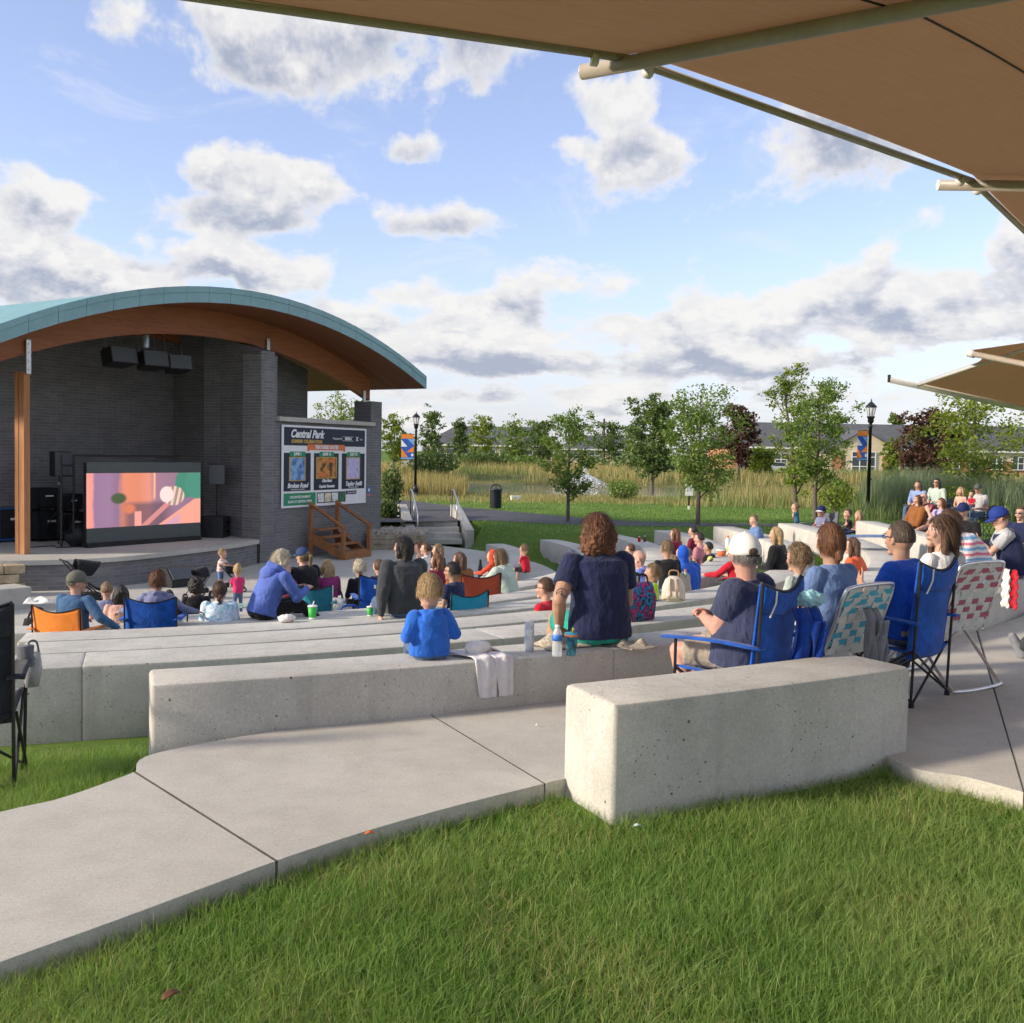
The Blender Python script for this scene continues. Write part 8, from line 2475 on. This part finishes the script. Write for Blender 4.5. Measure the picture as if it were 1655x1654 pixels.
cup(505, 1001, 980, ROW_Z[4], M_CUPG, 'green and white paper cup on the fourth wall behind the teal chair')
cup(598, 996, 981, ROW_Z[4], M_CUPG, 'green and white paper cup beside the hand of the charcoal-clad woman')
cup(1597, 968, 949, .30, M_CUPG, 'green and white paper cup beside the man in the jersey')
q = at(463, 1006, ROW_Z[4]); t = thing1('food_wrapper', q, .3, 'crumpled white and red food wrapper beside the green cup', 'wrapper')
MB().ell((0, 0, .04), (.09, .06, .045), fn=lambda u: 1+.2*math.sin(7*u.x+5*u.z)*math.cos(6*u.y), nu=20, nv=14).build('paper', M_PAPER, t, True)
q = at(1148, 908, ROW_Z[4]); t = thing1('ball', q, 0, 'yellow and dark ball resting on the wall by the pink-shirted man', 'ball')
MB().ell((0, 0, .05), (.055, .055, .05)).build('ball_skin', multi_mat('ball_print', [(.55, .6, .1), (.62, .66, .15), (.05, .05, .05), (.03, .03, .03)], 7), t, True)
for (px, py, m_, lb) in ((1166, 899, M_SORANGE, 'orange plastic food tray on the wall before the laughing boy'), (1181, 893, mat('toy_yellow', (.75, .6, .05), .4, .05), 'yellow plastic tub on the wall before the laughing boy')):
    q = at(px, py, ROW_Z[4]); t = thing1('food_tub', q, 0, lb, 'tub')
    MB().lathe((0, 0, 0), [(.07, 0), (.10, .11)], 14).build('tub_body', m_, t, True); MB().lathe((0, 0, .105), [(.105, 0), (.105, .015)], 14).build('tub_rim', M_WHITE, t, True)
# bags on the lower terraces
def bag(px, py, d, z, size, mtl, label, name='bag', strap=None):
    q = col_d(px, d); q.z = z; t = thing1(name, q, .4, label, 'bag')
    MB().loft([((0, 0, 0), (1, 0, 0), (0, 1, 0), size[0]*.48, size[1]*.48, 3.5), ((0, 0, size[2]*.6), (1, 0, 0), (0, 1, 0), size[0]*.5, size[1]*.5, 3), ((0, 0, size[2]*.97), (1, 0, 0), (0, 1, 0), size[0]*.38, size[1]*.3, 2.6)], 20).build('bag_body', mtl, t, True)
    MB().tube(catmull([(-size[0]*.3, 0, size[2]*.9), (-size[0]*.15, .0, size[2]*1.2), (size[0]*.15, 0, size[2]*1.2), (size[0]*.3, 0, size[2]*.9)], 5), .014, 6).build('strap', strap or M_BLACKP, t)
bag(566, 975, 13.9, terrace_z(5), (.55, .3, .34), BLK, 'black duffel bag with a blue strap before the blue logo chair', strap=M_CBLUE)
bag(545, 975, 14.2, terrace_z(5), (.3, .24, .48), patterned('white_floral', [(.7, .7, .7), (.72, .72, .7), (.25, .25, .3), (.7, .7, .68)], 'blotch', 14), 'white patterned bag between the teal chair and the black duffel')
bag(785, 945, 15.2, PLAZA_Z, (.5, .35, .45), BLK, 'black cooler bag with green trim beside the rust chair', strap=M_SGREEN)
bag(812, 945, 15.8, PLAZA_Z, (.45, .3, .36), NAVY, 'dark navy bag beside the black cooler bag')
q = col_d(480, 13.3); q.z = ROW_Z[5]; crumple('towel', q, .4, (.5, .4), C('towel_aqua', (.05, .42, .48)), 'aqua towel hanging by the teal chair', 'towel', 8, .16)
q = col_d(400, 13.6); q.z = ROW_Z[5]-.02; crumple('blanket', q, .4, (.9, .42), patterned('green_plaid', [(.05, .16, .12), (.35, .45, .42), (.04, .12, .10), (.45, .5, .5)], 'blotch', 12), 'green plaid blanket under the periwinkle hoodie', 'blanket', 9, .03)
q = at(1405, 868, ROW_Z[1]-.0); crumple('blanket', q, .2, (1.3, .4), C('blanket_blue', (.06, .14, .35)), 'dark blue blanket on the wall near the tall lamp post', 'blanket', 10, .04)
# jackets over the chairs
def jacket(loc, rz, w, h, mtl, label, seed):
    t = thing1('jacket', loc, rz, label, 'jacket'); rr = random.Random(seed); p = [rr.uniform(0, 6) for _ in range(6)]
    def fn(u, v):
        fold = .030*math.sin(13*u+p[0]+2*math.sin(3*v+p[1])) + .016*math.sin(23*u+p[2]+4*v)
        top_ = .05*max(0, 1-v*8)
        return Vector(((u-.5)*w*(.75+.35*v+.06*math.sin(6*v+p[3])), -.02 + fold*(.35+.65*v) + top_, -h*v - .03*math.sin(9*u+p[4])*v))
    MB().grid(fn, 36, 24, thick=.014).build('jacket_body', mtl, t, True)
    MB().grid(lambda u, v: Vector((w*.25+(u-.5)*.07*(1+.25*math.sin(5*v)), -.045-.018*math.sin(9*u+7*v+p[5]), -.06-h*.7*v)), 12, 18, thick=.012).build('sleeve', mtl, t, True)
pj = P(1303, 985, 5.75); jacket(pj, .25, .22, .44, C('jacket_blue', (.010, .05, .30)), 'dark blue jacket hanging from the white-capped man\'s chair', 21)
pj = P(1412, 985, 6.2); jacket(pj, .35, .13, .46, C('jacket_grey', (.22, .23, .26)), 'grey jacket hanging between the teal woven chair and the blue chair', 22)
pj = P(1308, 962, 5.9); t = thing1('scarf', pj, .3, 'pale aqua bundled cloth with a bright print atop the hanging blue jacket', 'cloth')
MB().ell((0, 0, -.02), (.095, .05, .045), fn=lambda u: 1+.22*math.sin(9*u.x+6*u.z)*math.cos(8*u.y)+.1*math.sin(17*u.x), nu=34, nv=22).build('cloth_body', patterned('aqua_print', [(.25, .55, .65), (.30, .60, .70), (.35, .62, .70), (.5, .2, .4)], 'tiedye', 9), t, True)
# ruffle on the jersey man's back
pj = P(1628, 918, 9.0); t = thing1('bunting', pj, -1.2, 'red and white ruffled bunting hanging behind the man in the jersey', 'bunting')
for i, m_ in enumerate((WHT, REDS)):
    MB().grid(lambda u, v, i=i: Vector(((u-.5)*.10 + i*.09, .010*math.sin(26*v+u*3+i)+.02*math.sin(5*u), -.02-.34*v+.012*math.sin(9*u))), 8, 30, thick=.006).build('ruffle', m_, t, True)

# ------------------------------------------------------------------ strollers
def stroller(px, py, z, rz, label, can_m, s=1.0):
    q = G(px, py, z); t = thing1('stroller', q, rz, label, 'stroller', 'prams and strollers by the stage')
    t.scale = (s, s, s)
    for (x, y, r) in ((-.24, -.32, .13), (.24, -.32, .13), (-.2, .42, .10), (.2, .42, .10)):
        w_ = MB().tube([(x-.025, y, r), (x+.025, y, r)], r, 18).build('wheel', M_BLACKP, t)
        MB().lathe((x, y, r), [(r*.55, -.03), (r*.55, .03)], 12, M=Matrix.Rotation(pi/2, 3, 'Y')).build('hub', M_STEEL, w_)
    for sx in (-1, 1):
        MB().tube([(sx*.22, .42, .12), (sx*.25, .0, .5), (sx*.25, -.42, 1.02)], .014, 8).build('frame_tube', M_BLACKM, t)
        MB().tube([(sx*.24, -.32, .14), (sx*.25, .05, .52)], .013, 8).build('frame_tube', M_BLACKM, t)
    MB().tube(catmull([(-.25, -.42, 1.02), (-.2, -.48, 1.05), (.2, -.48, 1.05), (.25, -.42, 1.02)], 4), .018, 8).build('handlebar', M_BLACKP, t)
    MB().grid(lambda u, v: Vector(((u-.5)*.42, .32-.55*v + .05*math.sin(pi*u), .40 + .42*v*v - .05*math.sin(pi*u))), 8, 10, thick=.03).build('seat', can_m, t, True)
    MB().grid(lambda u, v: Vector((.24*math.cos(pi*u), -.22+.50*v*(.5+.5*math.sin(pi*u)), .72 + .34*math.sin(pi*u)*(1-.25*v) )), 14, 8, thick=.012).build('canopy', can_m, t, True)
    MB().bbox((0, .0, .27), (.38, .5, .16), .03).build('basket', M_CAB, t)
stroller(140, 985, PLAZA_Z+.0, -.9, 'black pram with a big hood behind the man in the olive cap', BLK, .8)
stroller(322, 968, PLAZA_Z, 2.6, 'black stroller with a dark canopy in front of the child with the afro', BLK, .55)
stroller(375, 957, PLAZA_Z, -1.2, 'light black stroller pushed by the toddler in coral stripes', BLK, .5)
bag(60, 985, 13.2, PLAZA_Z, (.4, .3, .5), BLK, 'black nappy bag heaped behind the orange chair')
q = col_d(62, 13.6); q.z = PLAZA_Z+.62; crumple('cloth', q, .2, (.34, .3), WHT, 'white cloth thrown over the pram beside the limestone wall', 'cloth', 12, .14)

# ------------------------------------------------------------------ black chair in the near left grass
q = col_d(-78, 5.25); q.z = float(H(q.x, q.y))
ch = camp_chair(q, (q.x-.35, q.y+.95), M_CBLK, 'black camp chair standing on the grass at the picture edge', w=.62, bh=1.0, sh=.44)
MB().lathe((.33, .12, .60), [(.045, 0), (.05, .012), (.04, .014), (.045, .11)], 16).build('cup_holder', M_CGREY, ch, True)
qq = P(52, 1075, 5.6); t = thing1('shopping_bag', qq + Vector((0, 0, -.12)), .3, 'pale grey bag hanging from the arm of the black chair', 'bag'); t.scale = (.7, .7, .8)
MB().loft([((0, 0, 0), (1, 0, 0), (0, 1, 0), .05, .04, 2.5), ((0, 0, .12), (1, 0, 0), (0, 1, 0), .075, .055, 2.5), ((0, 0, .24), (1, 0, 0), (0, 1, 0), .06, .03, 2.2)], 16).build('bag_body', GREYL, t, True)
MB().tube(catmull([(-.04, 0, .23), (-.02, 0, .31), (.03, 0, .31), (.05, 0, .23)], 4), .008, 6).build('handle', M_CGREY, t)
# blue cushion and orange bag beyond it
q = P(-14, 985, 9.2); t = thing1('cooler', q + Vector((0, 0, -.25)), .3, 'white cooler with a blue lid behind the black chair', 'cooler'); t.scale = (.55, .55, .6)
MB().bbox((0, 0, .12), (.5, .34, .26), .03).build('body', M_WHITE, t); MB().bbox((0, 0, .275), (.53, .37, .05), .02).build('lid', M_CASEB, t)
MB().box((0, 0, -.25), (.4, .3, .5)).build('stand', M_CAB, t)

# ------------------------------------------------------------------ small litter and leaves
def leaf_on(px, py, z, col, label, rz=.4, s=.03):
    q = at(px, py, z); t = MB().grid(lambda u, v: Vector(((u-.5)*s*2.2, (v-.5)*s*(1-(2*u-1)**2*.8), .006+.012*math.sin(pi*u))), 6, 4, thick=.0015).build('fallen_leaf', mat('leaf_'+label.split()[0], col, .7, .2), None, True)
    t.location = q; t.rotation_euler = (.2, .1, rz); tag(t, label, 'leaf')
leaf_on(597, 1350, .0, (.65, .14, .02), 'orange fallen leaf on the path edge', .3, .02)
leaf_on(276, 1612, -.02, (.16, .07, .03), 'brown fallen leaf lying in the grass', 1.0, .03)
leaf_on(868, 1175, .0, (.75, .75, .75), 'white scrap of paper on the path', .2, .012)
leaf_on(1030, 1338, -.06, (.55, .72, .7), 'pale scrap of paper in the grass by the concrete block', .2, .02)
